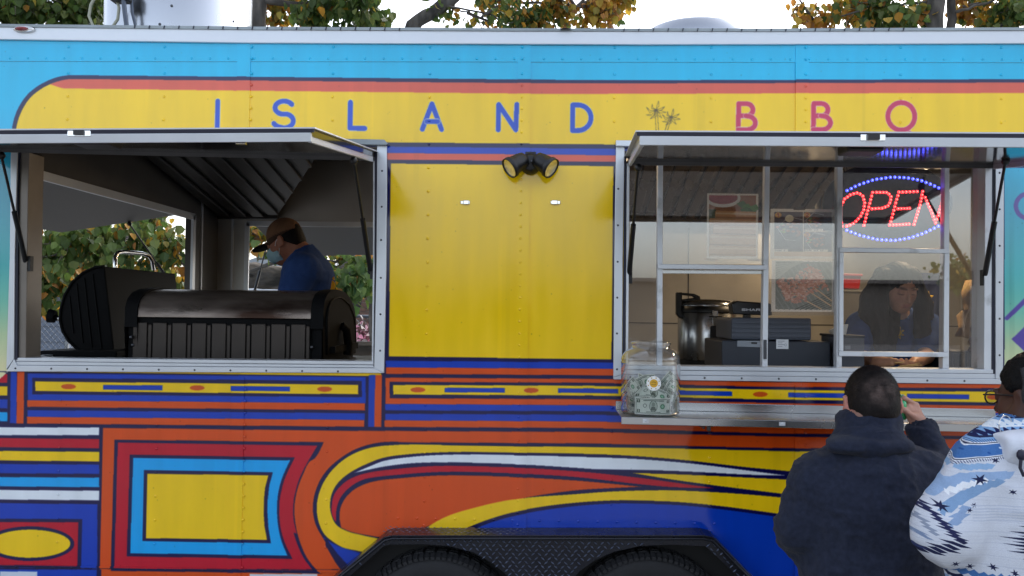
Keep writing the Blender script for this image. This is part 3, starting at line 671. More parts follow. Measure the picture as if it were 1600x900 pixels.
# frames round those openings
m = MB(); m.box((TL+.05, EO[1]-.03, EO[2]), (TL+.066, EO[1]+.012, EO[3])); m.box((TL+.05, EO[0], EO[3]-.03), (TL+.066, EO[1], EO[3]+.012)); m.box((TL+.05, EO[0], EO[2]-.02), (TL+.066, EO[1], EO[2]+.01)); m.build('window_frame', alu, truck)
m = MB(); m.box((BO[0]-.012, TB-.066, BO[2]), (BO[0]+.02, TB-.051, BO[3])); m.box((BO[0], TB-.066, BO[3]-.025), (BO[1], TB-.051, BO[3]+.012)); m.box((BO[0], TB-.066, BO[2]-.02), (BO[1], TB-.051, BO[2]+.01)); m.build('window_frame', alu, truck)
m = MB(); m.box((TL+.05, EO[1]+.13, .58), (TL+.06, EO[1]+.15, 2.7)); m.box((TL+.15, TB-.06, .58), (TL+.165, TB-.05, 2.7)); m.build('corner_trim', alu, truck)

# ---------------------------------------------------------------- counter shelf
SHY = -.26
zs_ = P(1300, 648, 0).z
sh = MB()
zt_ = P(1300, 657, SHY).z
xa, xb = P(971, 650, SHY).x, P(1553, 650, 0).x
def shelf_pt(x, y): return zt_-.0
slope = (P(1500, 664, SHY).z-P(1000, 653, SHY).z)/(P(1500, 664, SHY).x-P(1000, 653, SHY).x)
def zsh(x): return P(1000, 652, SHY).z+(x-P(1000, 652, SHY).x)*slope
for (y0, y1, dz0, dz1) in ((SHY, SHY+.012, -.028, 0), (SHY, -.004, -.004, 0), (-.014, -.004, 0, .034)):
    sh.add([(xa, y0, zsh(xa)+dz0), (xb, y0, zsh(xb)+dz0), (xb, y1, zsh(xb)+dz0), (xa, y1, zsh(xa)+dz0), (xa, y0, zsh(xa)+dz1), (xb, y0, zsh(xb)+dz1), (xb, y1, zsh(xb)+dz1), (xa, y1, zsh(xa)+dz1)],
           [(0, 3, 2, 1), (4, 5, 6, 7), (0, 1, 5, 4), (1, 2, 6, 5), (2, 3, 7, 6), (3, 0, 4, 7)])
shelf = sh.build('counter_shelf', steel, truck, bevel=.003)
for px in (1009, 1222):
    m = MB(); p = P(px, 656.5 if px < 1100 else 658, SHY); m.box((p.x-.011, SHY-.004, zsh(p.x)-.02), (p.x+.011, SHY, zsh(p.x)-.006)); m.dome((p.x, SHY-.004, zsh(p.x)-.013), .004, .003); m.build('catch_plate', alu_w, shelf)
for px in (1105, 1414):
    m = MB(); p = P(px, 670, -.12); z = zsh(p.x)-.005
    m.box((p.x-.022, -.16, z-.012), (p.x+.022, -.1, z)); m.box((p.x-.022, -.15, z-.05), (p.x-.014, -.002, z-.012)); m.box((p.x+.010, -.15, z-.04), (p.x+.018, -.002, z-.012)); m.box((p.x-.008, -.165, z-.055), (p.x+.006, -.145, z-.012))
    m.build('shelf_bracket', chrome_d, shelf, bevel=.003)

# ---------------------------------------------------------------- fender with chequer plate, wheels
FY = -.12
plate = mat('black_chequer_plate', '#1a1d27', .27, .3, var=.2, vscale=10, rvar=.1)
def fz(px, py): p = P(px, py, FY); return p.x, p.z
m = MB()
outer = [(500, 925), (600, 841), (612, 838.5), (1100, 838.5), (1115, 842), (1195, 925)]
inner = [(1180, 925), (1102, 853.5), (1050, 851), (1000, 853), (960, 862), (930, 875), (905, 893), (880, 925), (810, 925), (790, 897), (770, 880), (740, 863), (700, 853), (660, 850.5), (610, 851), (600, 853), (518, 925)]
op = [fz(*q) for q in outer]; inn = [fz(*q) for q in inner]
ring = op+inn
m.prism(ring, FY, FY+.006)
fe = m.build('fender', plate, truck)
m = MB(); m.prism(op, -.0085, -.0055); m.build('arch_shade_sheet', rubber, fe)  # black sheet added over the wall, standing in for shade inside the arches
m = MB()
for a, b in zip(outer[:-1], outer[1:]):
    ax, az = fz(*a); bx, bz = fz(*b)
    n_ = Vector((-(bz-az), 0, bx-ax)).normalized()*.006
    m.add([(ax, FY-.004, az), (bx, FY-.004, bz), (bx, .0, bz), (ax, .0, az), (ax+n_.x, FY-.004, az+n_.z), (bx+n_.x, FY-.004, bz+n_.z), (bx+n_.x, .0, bz+n_.z), (ax+n_.x, .0, az+n_.z)],
          [(0, 3, 2, 1), (4, 5, 6, 7), (0, 1, 5, 4), (1, 2, 6, 5), (2, 3, 7, 6), (3, 0, 4, 7)])
m.build('fender_flange', plate, fe, bevel=.003)
m = MB()      # outer lip along the upper edge (rolled)
m.tube([Vector((fz(*q)[0], FY-.006, fz(*q)[1])) for q in [(506, 922), (602, 843.5), (613, 841), (1099, 841), (1113, 844.5), (1190, 922)]], .006, 8); m.build('fender_lip', plate, fe)
tb = MB(); k = 0
zz = PZ(848, FY); 
def infront(x, z):
    c = False; n = len(ring)
    for i in range(n):
        (x1, z1), (x2, z2) = ring[i], ring[(i+1) % n]
        if (z1 > z) != (z2 > z) and x < (x2-x1)*(z-z1)/(z2-z1)+x1: c = not c
    return c
st = .026
for i in range(-5, 90):
    for j in range(0, 20):
        x = PX(500)+i*st; z = zz+.004-j*st*.62; d = (i+j) % 2
        x += 0 if j % 2 == 0 else st*.5
        a = R_(40 if d else -40); u = Vector((math.cos(a), 0, math.sin(a))); w = Vector((-math.sin(a), 0, math.cos(a)))
        if infront(x-.01, z+.006) and infront(x+.01, z-.006):
            q = Vector((x, FY, z)); tb.add([q-u*.0105, q-w*.003, q+u*.0105, q+w*.003, q+Vector((0, -.0036, 0))-u*.006, q+Vector((0, -.0036, 0))+u*.006], [(0, 1, 4), (1, 5, 4), (1, 2, 5), (2, 3, 5), (3, 4, 5), (3, 0, 4)])
x = PX(612); 
while x < PX(1100):
    j = 0
    for y in (-.1, -.075, -.05, -.025):
        a = R_(40 if (j+int(x*50)) % 2 else -40); u = Vector((math.cos(a), math.sin(a), 0)); w = Vector((-math.sin(a), math.cos(a), 0)); z = fz(800, 838.5)[1]+.006
        q = Vector((x+(j % 2)*.012, y, z)); tb.add([q-u*.009, q-w*.003, q+u*.009, q+w*.003, q+Vector((0, 0, .0022))], [(0, 1, 4), (1, 2, 4), (2, 3, 4), (3, 0, 4)]); j += 1
    x += .026
tb.build('tread_bump', mat('tread_glint', '#76809a', .3, .6, var=.3, vscale=14), fe, kind='stuff')  # paler blue than the plate: light catching the bumps put into their colour
tyre_m = mat('tyre_rubber', '#15161a', .75, var=.25, vscale=25, bump=.1, bscale=90)
for px in (684, 1012):
    yw = -.03; top = P(px, 864.5, yw-.07); cx = P(px, 900, yw).x; Rr = .335; cz = top.z-Rr
    w = thing('wheel', None, None); w.location = Vector((cx, yw, cz))-wloc(truck); w.parent = truck
    m = MB(); c = Vector((cx, yw, cz))
    m.lathe([(.20, -.085), (.24, -.1), (.29, -.1), (.318, -.085), (.331, -.07), (.335, -.05), (.335, .05), (.331, .07), (.318, .085), (.24, .1), (.2, .085)], c, 'Y', 72); m.build('tyre', tyre_m, w)
    m = MB()
    for k in range(90):
        a = 2*math.pi*k/90; e = Vector((math.cos(a), 0, math.sin(a))); t_ = Vector((-math.sin(a), 0, math.cos(a)))
        m.obox(c+e*.327+Vector((0, -.078, 0)), t_*.0075, Vector((0, .017, 0))+e*.006, e*.006)
        for yy in (-.045, -.015, .02): m.obox(c+e*.337+Vector((0, yy, 0))+t_*(.006 if k % 2 else 0), t_*.0085, Vector((0, .011, 0)), e*.004)
    m.build('tread_block', tyre_m, w, kind='stuff')
    m = MB(); m.lathe([(.0, -.06), (.06, -.07), (.07, -.04), (.15, -.04), (.2, -.08), (.205, -.09), (.2, -.085), (.2, .085)], c, 'Y', 40); m.build('rim', mat('white_rim', '#c8c8c8', .4), w)
m = MB(); m.box((WHN[0]-.05, .1, .42), (WHN[1]+.05, .5, WHL[3]+.05)); m.build('wheel_well', rubber, truck)
# a dry leaf on the fender top is added with the leaves

# ---------------------------------------------------------------- flood light, clips, strut hooks
fl = thing('floodlight', None, None); c0 = P(829, 254, -.03); fl.parent = truck; fl.location = c0-wloc(truck)
m = MB(); m.lathe([(.044, .03), (.044, .012), (.04, .0), (.03, -.014), (.0, -.018)], P(829, 257, 0)+Vector((0, -.032, 0)), 'Y', 28); m.box((c0.x-.022, -.03, c0.z-.02), (c0.x+.022, 0, c0.z+.045))
m.build('mount', black, fl, bevel=.002)
m = MB(); m.dome(P(831, 252, -.055), .006, .003); m.build('screw', chrome_d, fl)
for (hx, hy, tx, ty) in ((806, 259, -1, 0), (850, 261, 1, 0)):
    base = P(829+tx*9, 248, -.05); d = (Vector((tx*.74, -.40, -.54))).normalized(); c = base+d*.012
    m = MB(); u = d.orthogonal().normalized(); w = d.cross(u); prof = [(.014, -.02), (.03, -.008), (.035, .012), (.039, .050), (.044, .056), (.044, .074), (.040, .074), (.038, .068)]
    vs = []; n = 28
    for r, h in prof:
        for k in range(n): t = 2*math.pi*k/n; vs.append(c+d*h+(u*math.cos(t)+w*math.sin(t))*r)
    m.add(vs, [(i*n+k, i*n+(k+1) % n, (i+1)*n+(k+1) % n, (i+1)*n+k) for i in range(len(prof)-1) for k in range(n)], True)
    m.tube([base-d*.01, c], .012, 10)
    h = m.build('lamp_head', black, fl)
    m = MB(); vs = [c+d*.0685+(u*math.cos(2*math.pi*k/n)+w*math.sin(2*math.pi*k/n))*.0385 for k in range(n)]+[c+d*.055]
    m.add(vs, [(k, (k+1) % n, n) for k in range(n)], True); m.build('lamp_lens', mat('lamp_reflector', '#e8dfb8', .15, .6, var=.3, vscale=60), fl)
for px, py, s in ((727, 316.5, 1), (868, 316.5, -1)):
    m = MB(); p = P(px, py, 0); m.box((p.x-.02, -.004, p.z-.007), (p.x+.02, 0, p.z+.007)); m.box((p.x+s*.004-.012, -.009, p.z-.0085), (p.x+s*.004+.012, -.0035, p.z+.0085)); m.build('latch_clip', chrome, truck, bevel=.003)
m = MB(); m.box((PX(1562), -.02, PZ(252, 0, 1570)), (PX(1578), -.002, PZ(246, 0, 1570))); m.build('hook', blackiron, truck)
m = MB(); m.tube([P(1600, 243, -.30), P(1571, 250, -.30)], .005, 6); m.build('stay_rod', blackiron, awr)

# ---------------------------------------------------------------- roof equipment
fan = thing('exhaust_fan', None, None); fy = .75; pc = P(281, 42, fy); fan.parent = truck; fan.location = Vector((pc.x, fy, ROOFZ))-wloc(truck)
rr = (P(390, 20, fy-.1).x-P(172, 20, fy-.1).x)/2
spun = mat('spun_aluminium', '#b4b8be', .24, 1.0, var=.03, vscale=3, rvar=.05)
m = MB(); c = Vector((pc.x, fy, ROOFZ-.02)); m.box((c.x-rr*1.05, c.y-rr*1.0, ROOFZ-.02), (c.x+rr*1.05, c.y+rr, ROOFZ+.05)); m.build('fan_curb', alu, fan, bevel=.004)
m = MB(); m.lathe([(rr*1.02, .05), (rr, .055), (rr, .58), (rr*.98, .59), (rr*1.06, .62), (rr*1.08, .7), (rr*.8, .78), (0, .8)], c+Vector((0, 0, .02)), 'Z', 48); m.build('fan_housing', spun, fan, angle=40)
m = MB()
for q in ((267, 8), (250, 38), (300, 38), (340, 10)): p = P(q[0], q[1], fy-rr*.98); m.dome((p.x, c.y-math.sqrt(max(0, rr*rr-(p.x-c.x)**2)), p.z), .007, .004)
m.build('rivet', chrome_d, fan, kind='stuff')
m = MB(); ps = [(146, 42), (139, 25), (142, 8), (150, -8)]; m.tube([P(x, y, .35) for x, y in ps], .007, 8); ps = [(176, 42), (184, 30), (186, 12), (180, -8)]; m.tube([P(x, y, .35) for x, y in ps], .007, 8); m.build('pale_hose', mat('pale_hose', '#a5a795', .5), fan)
m = MB(); m.tube([P(198, 42, .33), P(195, 20, .33), P(192, -12, .33)], .011, 8); m.tube([P(212, 42, .36), P(207, 22, .36), P(205, -12, .36)], .007, 8); m.build('conduit', mat('grey_conduit', '#4b5668', .4), fan)
m = MB(); m.box(tuple(P(176, 4, .35)-Vector((0, .03, 0))), tuple(P(206, -8, .35)+Vector((0, .03, .03)))); m.build('junction_box', black, fan, bevel=.005)
dm = thing('roof_vent', None, None); dy = 1.2; dm.parent = truck; pc = P(1088, 44, dy); dm.location = Vector((pc.x, dy, ROOFZ))-wloc(truck)
rr2 = (P(1172, 44, dy).x-P(1008, 44, dy).x)/2
ztop = P(1090, 27, dy).z-.042; rr2 *= 1.04
m = MB(); m.lathe([(rr2, -.12), (rr2*.97, -.06), (rr2*.8, -.025), (rr2*.45, -.004), (0, 0)], (pc.x, dy, ztop), 'Z', 48); m.build('vent_cap', spun, dm)
m = MB(); m.tube([(pc.x+rr2*1.02*math.sin(t), dy-.001-rr2*.0*math.cos(t), ztop-.125+.122*math.cos(t)) for t in np.linspace(-1.5, 1.5, 24)], .008, 8); m.build('vent_rim', chrome, dm)
m = MB(); m.lathe([(rr2*.8, -.4), (rr2*.8, -.1)], (pc.x, dy, ztop), 'Z', 32); m.build('vent_pipe', spun, dm)
# ================================================================ inside the trailer
hood_m = mat('hood_steel', '#6e6154', .28, .9, var=.25, vscale=4, rvar=.12, bump=.05, bscale=6)
hood_dark = mat('dark_hood_steel', '#1c1917', .5, .5, var=.3, vscale=4)  # near-black tone for the left hood, darker than the kitchen one
def hood(x0, x1, y0, z0, y1, z1, n, ma, xb=None):
    xb = x1 if xb is None else xb
    m = MB(); m.add([(x0, y0, z0), (x1, y0, z0), (xb, y1, z1), (x0, y1, z1), (x0, y0, ROOFZ-.125), (x1, y0, ROOFZ-.125), (xb, y1, ROOFZ-.125), (x0, y1, ROOFZ-.125)],
        [(0, 3, 2, 1), (0, 1, 5, 4), (1, 2, 6, 5), (2, 3, 7, 6), (3, 0, 4, 7), (4, 5, 6, 7)])
    h = m.build('exhaust_hood', ma, truck)
    d = Vector((0, y1-y0, z1-z0)); nn = Vector((0, -d.z, d.y)).normalized()*-1
    w = (x1-x0)/n; me = None
    for i in range(n):
        xc = x0+(i+.5)*w
        t_ = min(1., (x1-xc-w*.3)/(x1-xb)) if xb < x1 else 1.
        if me is None or t_ < 1:
            m = MB(); a = Vector((xc, y0+.02, z0))+nn*.012; b = a.lerp(Vector((xc, y1-.02, z1))+nn*.012, max(.1, t_))
            m.bar(a, b, nn, w*.62, .02); o = m.build('baffle', ma, h, bevel=.004)
            if t_ >= 1: me = o; x_first = xc
        else:
            o = me.copy(); COL.objects.link(o); o.location.x = me.location.x+xc-x_first
    m = MB(); m.box((x0, y1-.01, z1-.03), (xb, y1+.05, z1+.02)); m.box((x0, y0-.03, z0-.03), (x1, y0, z0+.03)); m.build('grease_tray', ma, h, bevel=.004)
hood(.32, 1.80, 1.45, 2.60, 2.33, 2.35, 16, hood_m)
hood(-2.28, -1.2, 1.15, 2.60, 2.45, 2.36, 9, hood_dark, -1.85)
# ceiling lights
warm = (1.0, .74, .45)
for lx, ly, e in ((2.15, 1.05, 8), (-.25, 2.05, 2.6)):
    f = thing('ceiling_light', None, None); f.parent = truck; f.location = Vector((lx, ly, ROOFZ-.13))-wloc(truck)
    m = MB(); m.box((lx-.12, ly-.12, ROOFZ-.145), (lx+.12, ly+.12, ROOFZ-.121)); m.build('light_housing', alu, f, bevel=.004)
    m = MB(); m.lathe([(.1, 0), (.085, -.03), (0, -.04)], (lx, ly, ROOFZ-.146), 'Z', 24); m.build('light_diffuser', mat('warm_diffuser', '#f0d8b0', .5, emit=warm, estr=6), f)
    ld = bpy.data.lights.new('ceiling_bulb', 'AREA'); ld.shape = 'DISK'; ld.size = .2; ld.energy = e; ld.color = warm
    lo = bpy.data.objects.new('ceiling_bulb', ld); COL.objects.link(lo); lo.parent = f; lo.location = (0, 0, -.07)
# counters
dk = mat('dark_counter', '#2a2826', .45, .3)
m = MB(); m.box((.36, .10, .58), (1.25, .62, 1.40)); m.build('front_counter', [steel_in], truck, bevel=.004)
m = MB(); m.box((.3, 1.95, .58), (3.0, 2.54, 1.36)); m.build('back_counter', [steel_in], truck, bevel=.004)
m = MB(); m.box((-2.29, .11, .58), (-.55, .95, 1.455)); m.build('grill_counter', [dk], truck, bevel=.004)
# low wall plate seam on the far wall
m = MB(); m.box((.25, TB-.056, 1.62), (3.1, TB-.0505, 1.625)); m.box((1.05, TB-.056, 1.62), (1.055, TB-.0505, 2.3)); m.build('wall_seam', chrome_d, truck)
# ---------------------------------------------------------------- front grill with rolled lid
gm = mat('smoked_lid_steel', '#857a72', .34, .75, var=.3, vscale=5, rvar=.12, dirt=('#2e1c12', .42, .66, 3.2), stretch=(.7, 2.2, 2.2), bump=.06, bscale=40)
gk = mat('grill_enamel', '#0a0b0d', .7, .0, spec=.12, var=.25, vscale=9, bump=.04, bscale=70)
rib = mat('ribbed_grill_front', '#3a3430', .45, .45, var=.25, vscale=5)
gx0, gx1 = -1.83, -.945
grill = thing('barrel_grill', 'long black barrel grill with smoke browned steel lid behind the left window sill', 'grill', (-1.38, .54, 1.455))
prof = [(.20, 1.655), (.203, 1.69), (.225, 1.73), (.27, 1.758), (.34, 1.775), (.45, 1.783), (.6, 1.775), (.72, 1.75), (.82, 1.70), (.87, 1.64), (.88, 1.56)]
def sheet(m, prof, x0, x1, th=.004, mi=0):
    n = len(prof); vs = [(x0, y, z) for y, z in prof]+[(x1, y, z) for y, z in prof]
    m.add(vs, [(i, i+1, n+i+1, n+i)[::-1] for i in range(n-1)], True, mi)
m = MB(); sheet(m, prof, gx0+.055, gx1-.055); lid = m.build('grill_lid', gm, grill)
m = MB()
for a, b in ((gx0, gx0+.056), (gx1-.056, gx1)):
    pr = [(y-(.006 if y < .5 else -.006), z+.007) for y, z in prof]; pr[0] = (.194, 1.61)
    sheet(m, pr, a, b); n = len(pr)
    m.add([(b, y, z) for y, z in pr]+[(b, .88, 1.47), (b, .21, 1.47)], [tuple(range(n+2))[::-1]]); m.add([(a, y, z) for y, z in pr]+[(a, .88, 1.47), (a, .21, 1.47)], [tuple(range(n+2))])
    m.box((a, .196, 1.62), (b, .21, 1.665))
    m.build('lid_end_band', gk, lid); m = MB()
m = MB(); ins = [(y+.035 if y < .5 else y-.035, z-.03) for y, z in prof]; ins = [(max(.24, y), z) for y, z in ins]
m.add([(gx1+.006, y, z) for y, z in ins]+[(gx1+.006, .84, 1.5), (gx1+.006, .25, 1.5)], [tuple(range(len(ins)+2))[::-1]]); 
pts = [Vector((gx1+.004, y, z)) for y, z in ins]+[Vector((gx1+.004, .84, 1.5)), Vector((gx1+.004, .25, 1.5)), Vector((gx1+.004, ins[0][0], ins[0][1]))]
m.tube(pts, .006, 6); m.box((gx1, .3, 1.5), (gx1+.03, .8, 1.53)); m.tube([(gx1+.01, .5, 1.62), (gx1+.03, .52, 1.6), (gx1+.035, .55, 1.53), (gx1+.03, .55, 1.48)], .02, 8)
m.build('end_cap', gk, grill)
m = MB(); m.box((gx0+.01, .215, 1.456), (gx1-.01, .86, 1.65)); m.build('grill_body', gk, grill)
nr = 9; w = (gx1-gx0-.09)/nr
first = None
for i in range(nr):
    xa_ = gx0+.03+i*w
    if first is None:
        m = MB(); m.box((xa_+.004, .204, 1.456), (xa_+w-.022, .216, 1.63)); m.box((xa_+w-.020, .209, 1.456), (xa_+w-.003, .216, 1.622)); first = m.build('front_rib', rib, grill, bevel=.004)
    else: o = first.copy(); COL.objects.link(o); o.location.x = first.location.x+i*w
m = MB(); m.tube([(gx0+.04, .19, 1.565), (gx0+.03, .19, 1.565)], .01, 8); m.dome((gx0+.035, .203, 1.53), .008, .006); m.dome((gx1-.05, .2, 1.53), .008, .006); m.build('bolt', chrome_d, grill, kind='stuff')
# ---------------------------------------------------------------- drum smoker with D-shaped end
sm = thing('drum_smoker', 'black drum smoker with ribbed round end and bent steel handle at the rear window', 'smoker', (-2.0, 1.2, 1.455))
d1, d2 = .62, 1.45
def sp(px, py): p = P(px, py, d1); return p.x, p.z
Dp = [(163, 416), (148, 418), (130, 426), (113, 441), (101, 462), (95, 484), (94, 500), (98, 517), (107, 532), (117, 542), (126, 548), (178, 549)]
m = MB(); m.prism([sp(*q) for q in Dp], d1, d2); sb = m.build('smoker_drum', gk, sm, bevel=.006)
first = None
for (x0, y0, x1, y1) in ((145, 428, 159, 545), (132, 434, 144, 543), (120, 443, 130, 536), (109, 463, 115, 521)):
    m = MB(); a, b = sp(x0, y0), sp(x1, y1); m.tube([Vector((a[0], d1-.001, a[1])), Vector((b[0], d1-.001, b[1]))], .004, 6); m.build('pressed_rib', gk, sb)
m = MB(); m.tube([Vector((sp(*q)[0], d1-.002, sp(*q)[1])) for q in Dp[:-1]], .007, 8); m.build('rolled_edge', gk, sb)
m = MB()
hp = [P(180, 418, .85), P(180, 402, .85), P(184, 395, .88), P(192, 393.5, .92), P(222, 396, 1.25), P(233, 400, 1.3), P(238, 408, 1.32), P(240, 422, 1.33)]
m.tube(hp, .011, 10); m.build('lid_handle', chrome, sm)
m = MB(); c = P(92, 498, .8); m.tube([c, c+Vector((-.03, -.0, .01))], .014, 8); m.tube([c+Vector((-.02, 0, .01)), c+Vector((-.05, -.005, .015))], [.032, .036], 14); m.build('damper_knob', gk, sm)
m = MB(); 
for k in range(5): m.tube([c+Vector((.03*0+.004*k, .012*math.cos(t), .012*math.sin(t))) for t in np.linspace(0, 6.28, 10)], .0025, 5)
m.build('knob_spring', chrome, sm, kind='stuff')
m = MB(); m.slab([(52, 551), (60, 548), (182, 549), (182, 559), (52, 557)], .45, .85); m.build('side_tray', gk, sm, bevel=.005)

# ---------------------------------------------------------------- rice cooker
rc = thing('rice_cooker', 'large steel rice cooker with black handle and lid behind the till', 'rice cooker', (0, 0, 0)); yc = 1.25
c = P(1104, 571, yc); rr3 = (P(1150, 500, yc).x-P(1060, 500, yc).x)/2; c.z = P(1104, 571, yc).z; rc.location = (c.x, yc, c.z)
H_ = lambda py: P(1104, py, yc).z
m = MB(); m.lathe([(rr3*.92, c.z-.0), (rr3, c.z+.03), (rr3, H_(486)), (rr3*.98, H_(485)), (0, H_(485))], (c.x, yc, 0), 'Z', 40); m.build('cooker_body', steel, rc)
m = MB(); m.lathe([(rr3*1.03, H_(488)), (rr3*1.04, H_(479)), (rr3*.95, H_(478))], (c.x, yc, 0), 'Z', 40); m.build('black_band', black, rc); m = MB(); m.lathe([(rr3*1.0, c.z-.1), (rr3*1.02, c.z+.035)], (c.x, yc, 0), 'Z', 40); m.build('black_band', black, rc)
m = MB(); m.lathe([(rr3*.98, H_(479)), (rr3*.98, H_(475)), (rr3*.85, H_(470)), (rr3*.4, H_(467.5)), (0, H_(467))], (c.x, yc, 0), 'Z', 40); m.build('cooker_lid', steel, rc)
m = MB(); f = yc-rr3-.01
m.slab([(1057, 457), (1066, 456.5), (1066, 485), (1070, 495), (1062, 497), (1057, 491)], yc-.06, yc-.02); m.slab([(1057, 456.5), (1085, 459), (1094, 463), (1095, 469), (1088, 468), (1083, 463), (1066, 461)], yc-.06, yc-.02); m.slab([(1062, 468), (1088, 465), (1088, 469), (1064, 472)], yc-.06, yc-.02)
m.build('lid_handle', black, rc, bevel=.004)
m = MB(); m.slab([(1110, 509), (1128, 509), (1127, 537), (1110, 537)], f, f+.04); m.build('control_panel', black, rc, bevel=.003)
m = MB(); m.slab([(1113, 485), (1122, 485), (1121, 509), (1114, 509)], f-.002, f+.04); m.build('latch_strap', chrome, rc, bevel=.002)
m = MB(); p = P(1118, 495, f-.012); m.tube([p+Vector((-.035, 0, 0)), p+Vector((.035, 0, 0))], .004, 6); m.build('latch_bar', black, rc)
# ---------------------------------------------------------------- cash register
rg = thing('cash_register', 'dark grey cash register with raised rear display behind the serving window', 'cash register', tuple(P(1225, 575, .4)))
grey = mat('register_grey', '#4c5360', .5, var=.1); dgrey = mat('register_dark', '#2b323e', .5, var=.1)
ya = .24
m = MB(); m.slab([(1143, 498), (1146, 496.5), (1268, 497), (1268, 532), (1143, 531)], ya+.02, ya+.36); m.build('register_case', grey, rg, bevel=.008)
for k in range(4):
    m = MB(); m.slab([(1144, 501+k*7), (1266, 502+k*7), (1266, 506.5+k*7), (1144, 505.5+k*7)], ya+.014, ya+.022); m.build('case_fin', grey, rg, bevel=.002)
m = MB(); m.slab([(1128, 532), (1298, 534), (1298, 580), (1128, 578)], ya, ya+.4); m.build('cash_drawer', dgrey, rg, bevel=.006)
m = MB(); m.slab([(1152, 532), (1188, 532.5), (1188, 543), (1152, 542)], ya-.006, ya+.002); m.build('drawer_plate', mat('plate_grey', '#8c949e', .4), rg, bevel=.002)
m = MB(); m.slab([(1174, 534.5), (1183, 534.7), (1183, 537.5), (1174, 537.3)], ya-.008, ya-.005); m.build('drawer_lock', black, rg)
m = MB(); m.slab([(1164, 490), (1173, 490), (1174, 500), (1163, 500)], ya+.06, ya+.10); m.build('display_neck', black, rg, bevel=.003)
m = MB(); m.slab([(1143, 475), (1152, 470), (1205, 474), (1207, 493), (1146, 491)], ya+.05, ya+.13); m.build('display_head', mat('display_black', '#14171d', .3), rg, bevel=.006)
cv = Canvas(320, 110, '#10151f')
def text_strokes(cv, s, x, y, w, h, gap, lw, col):
    G = {'S': [[(1, .1), (.8, 0), (.2, 0), (0, .2), (.2, .48), (.8, .52), (1, .8), (.8, 1), (.2, 1), (0, .9)]], 'H': [[(0, 0), (0, 1)], [(1, 0), (1, 1)], [(0, .5), (1, .5)]],
         'A': [[(0, 1), (.5, 0), (1, 1)], [(.2, .65), (.8, .65)]], 'R': [[(0, 1), (0, 0), (.8, 0), (1, .22), (.8, .5), (0, .5)], [(.5, .5), (1, 1)]], 'P': [[(0, 1), (0, 0), (.8, 0), (1, .25), (.8, .52), (0, .52)]],
         'I': [[(.5, 0), (.5, 1)]], 'O': [[(.5, 0), (0, .3), (0, .7), (.5, 1), (1, .7), (1, .3), (.5, 0)]], 'K': [[(0, 0), (0, 1)], [(1, 0), (0, .55), (1, 1)]], 'E': [[(1, 0), (0, 0), (0, 1), (1, 1)], [(0, .5), (.8, .5)]],
         'N': [[(0, 1), (0, 0), (1, 1), (1, 0)]], 'C': [[(1, .15), (.5, 0), (0, .3), (0, .7), (.5, 1), (1, .85)]], 'M': [[(0, 1), (0, 0), (.5, .6), (1, 0), (1, 1)]], 'B': [[(0, 0), (0, 1), (.8, 1), (1, .75), (.8, .5), (0, .5)], [(.8, .5), (1, .25), (.8, 0), (0, 0)]],
         'G': [[(1, .15), (.5, 0), (0, .3), (0, .7), (.5, 1), (1, .8), (1, .55), (.6, .55)]], 'L': [[(0, 0), (0, 1), (1, 1)]], 'D': [[(0, 0), (0, 1), (.6, 1), (1, .7), (1, .3), (.6, 0), (0, 0)]], 'T': [[(0, 0), (1, 0)], [(.5, 0), (.5, 1)]],
         '1': [[(.2, .2), (.55, 0), (.55, 1)]], '2': [[(0, .2), (.4, 0), (.9, .1), (1, .3), (0, 1), (1, 1)]], '3': [[(0, .05), (.7, 0), (1, .22), (.5, .47), (1, .75), (.7, 1), (0, .95)]]}
    for ch in s:
        for st_ in G.get(ch, []): cv.line([(x+a*w, y+b*h) for a, b in st_], lw, col)
        x += w+gap
text_strokes(cv, 'SHARP', 60, 38, 32, 26, 12, 8, '#c9ced6')
def paper(m, f):
    nt = m.node_tree; b = nt.nodes['Principled BSDF']; src = b.inputs['Base Color'].links[0].from_socket
    tr = nt.nodes.new('ShaderNodeBsdfTranslucent'); nt.links.new(src, tr.inputs[0]); ms = nt.nodes.new('ShaderNodeMixShader'); ms.inputs[0].default_value = f
    nt.links.new(b.outputs[0], ms.inputs[1]); nt.links.new(tr.outputs[0], ms.inputs[2]); nt.links.new(ms.outputs[0], nt.nodes['Material Output'].inputs[0]); return m
def front_print(name, quad, y, im, parent, rough=.35, th=.002, ma=None):
    if name == 'poster_sheet': ma = paper(print_mat('poster_paper', im, rough), .5)
    m = MB()
    if name == 'poster_sheet': m.add([P(*q, y) for q in quad], [(0, 3, 2, 1)])
    else: m.slab(quad, y, y+th)
    o = m.build(name, ma or print_mat(name+'_print', im, rough), parent)
    xs = [v[0] for v in m.v]; zs2 = [v[2] for v in m.v]
    planar_uv(o, lambda x, yy, z: ((x-min(xs))/(max(xs)-min(xs)), (z-min(zs2))/(max(zs2)-min(zs2)))); return o
front_print('display_badge', [(1149, 478), (1203, 480), (1204, 491), (1149, 489.5)], ya+.046, cv.image('badge_print'), rg)
lb = Canvas(120, 90, '#dfe4ea'); text_strokes(lb, 'KEEP', 18, 20, 14, 14, 6, 3, '#555c68') if False else None
for k in range(4): lb.rect(15, 15+k*16, 60 if k % 2 else 80, 20+k*16, '#8a92a0')
lb.disc(92, 52, 12, 12, '#9aa2ae'); lb.disc(92, 52, 8, 8, '#dfe4ea')
front_print('paper_label', [(1213, 530), (1232, 530.5), (1232, 545.5), (1213, 545)], ya-.003, lb.image('label_print'), rg)
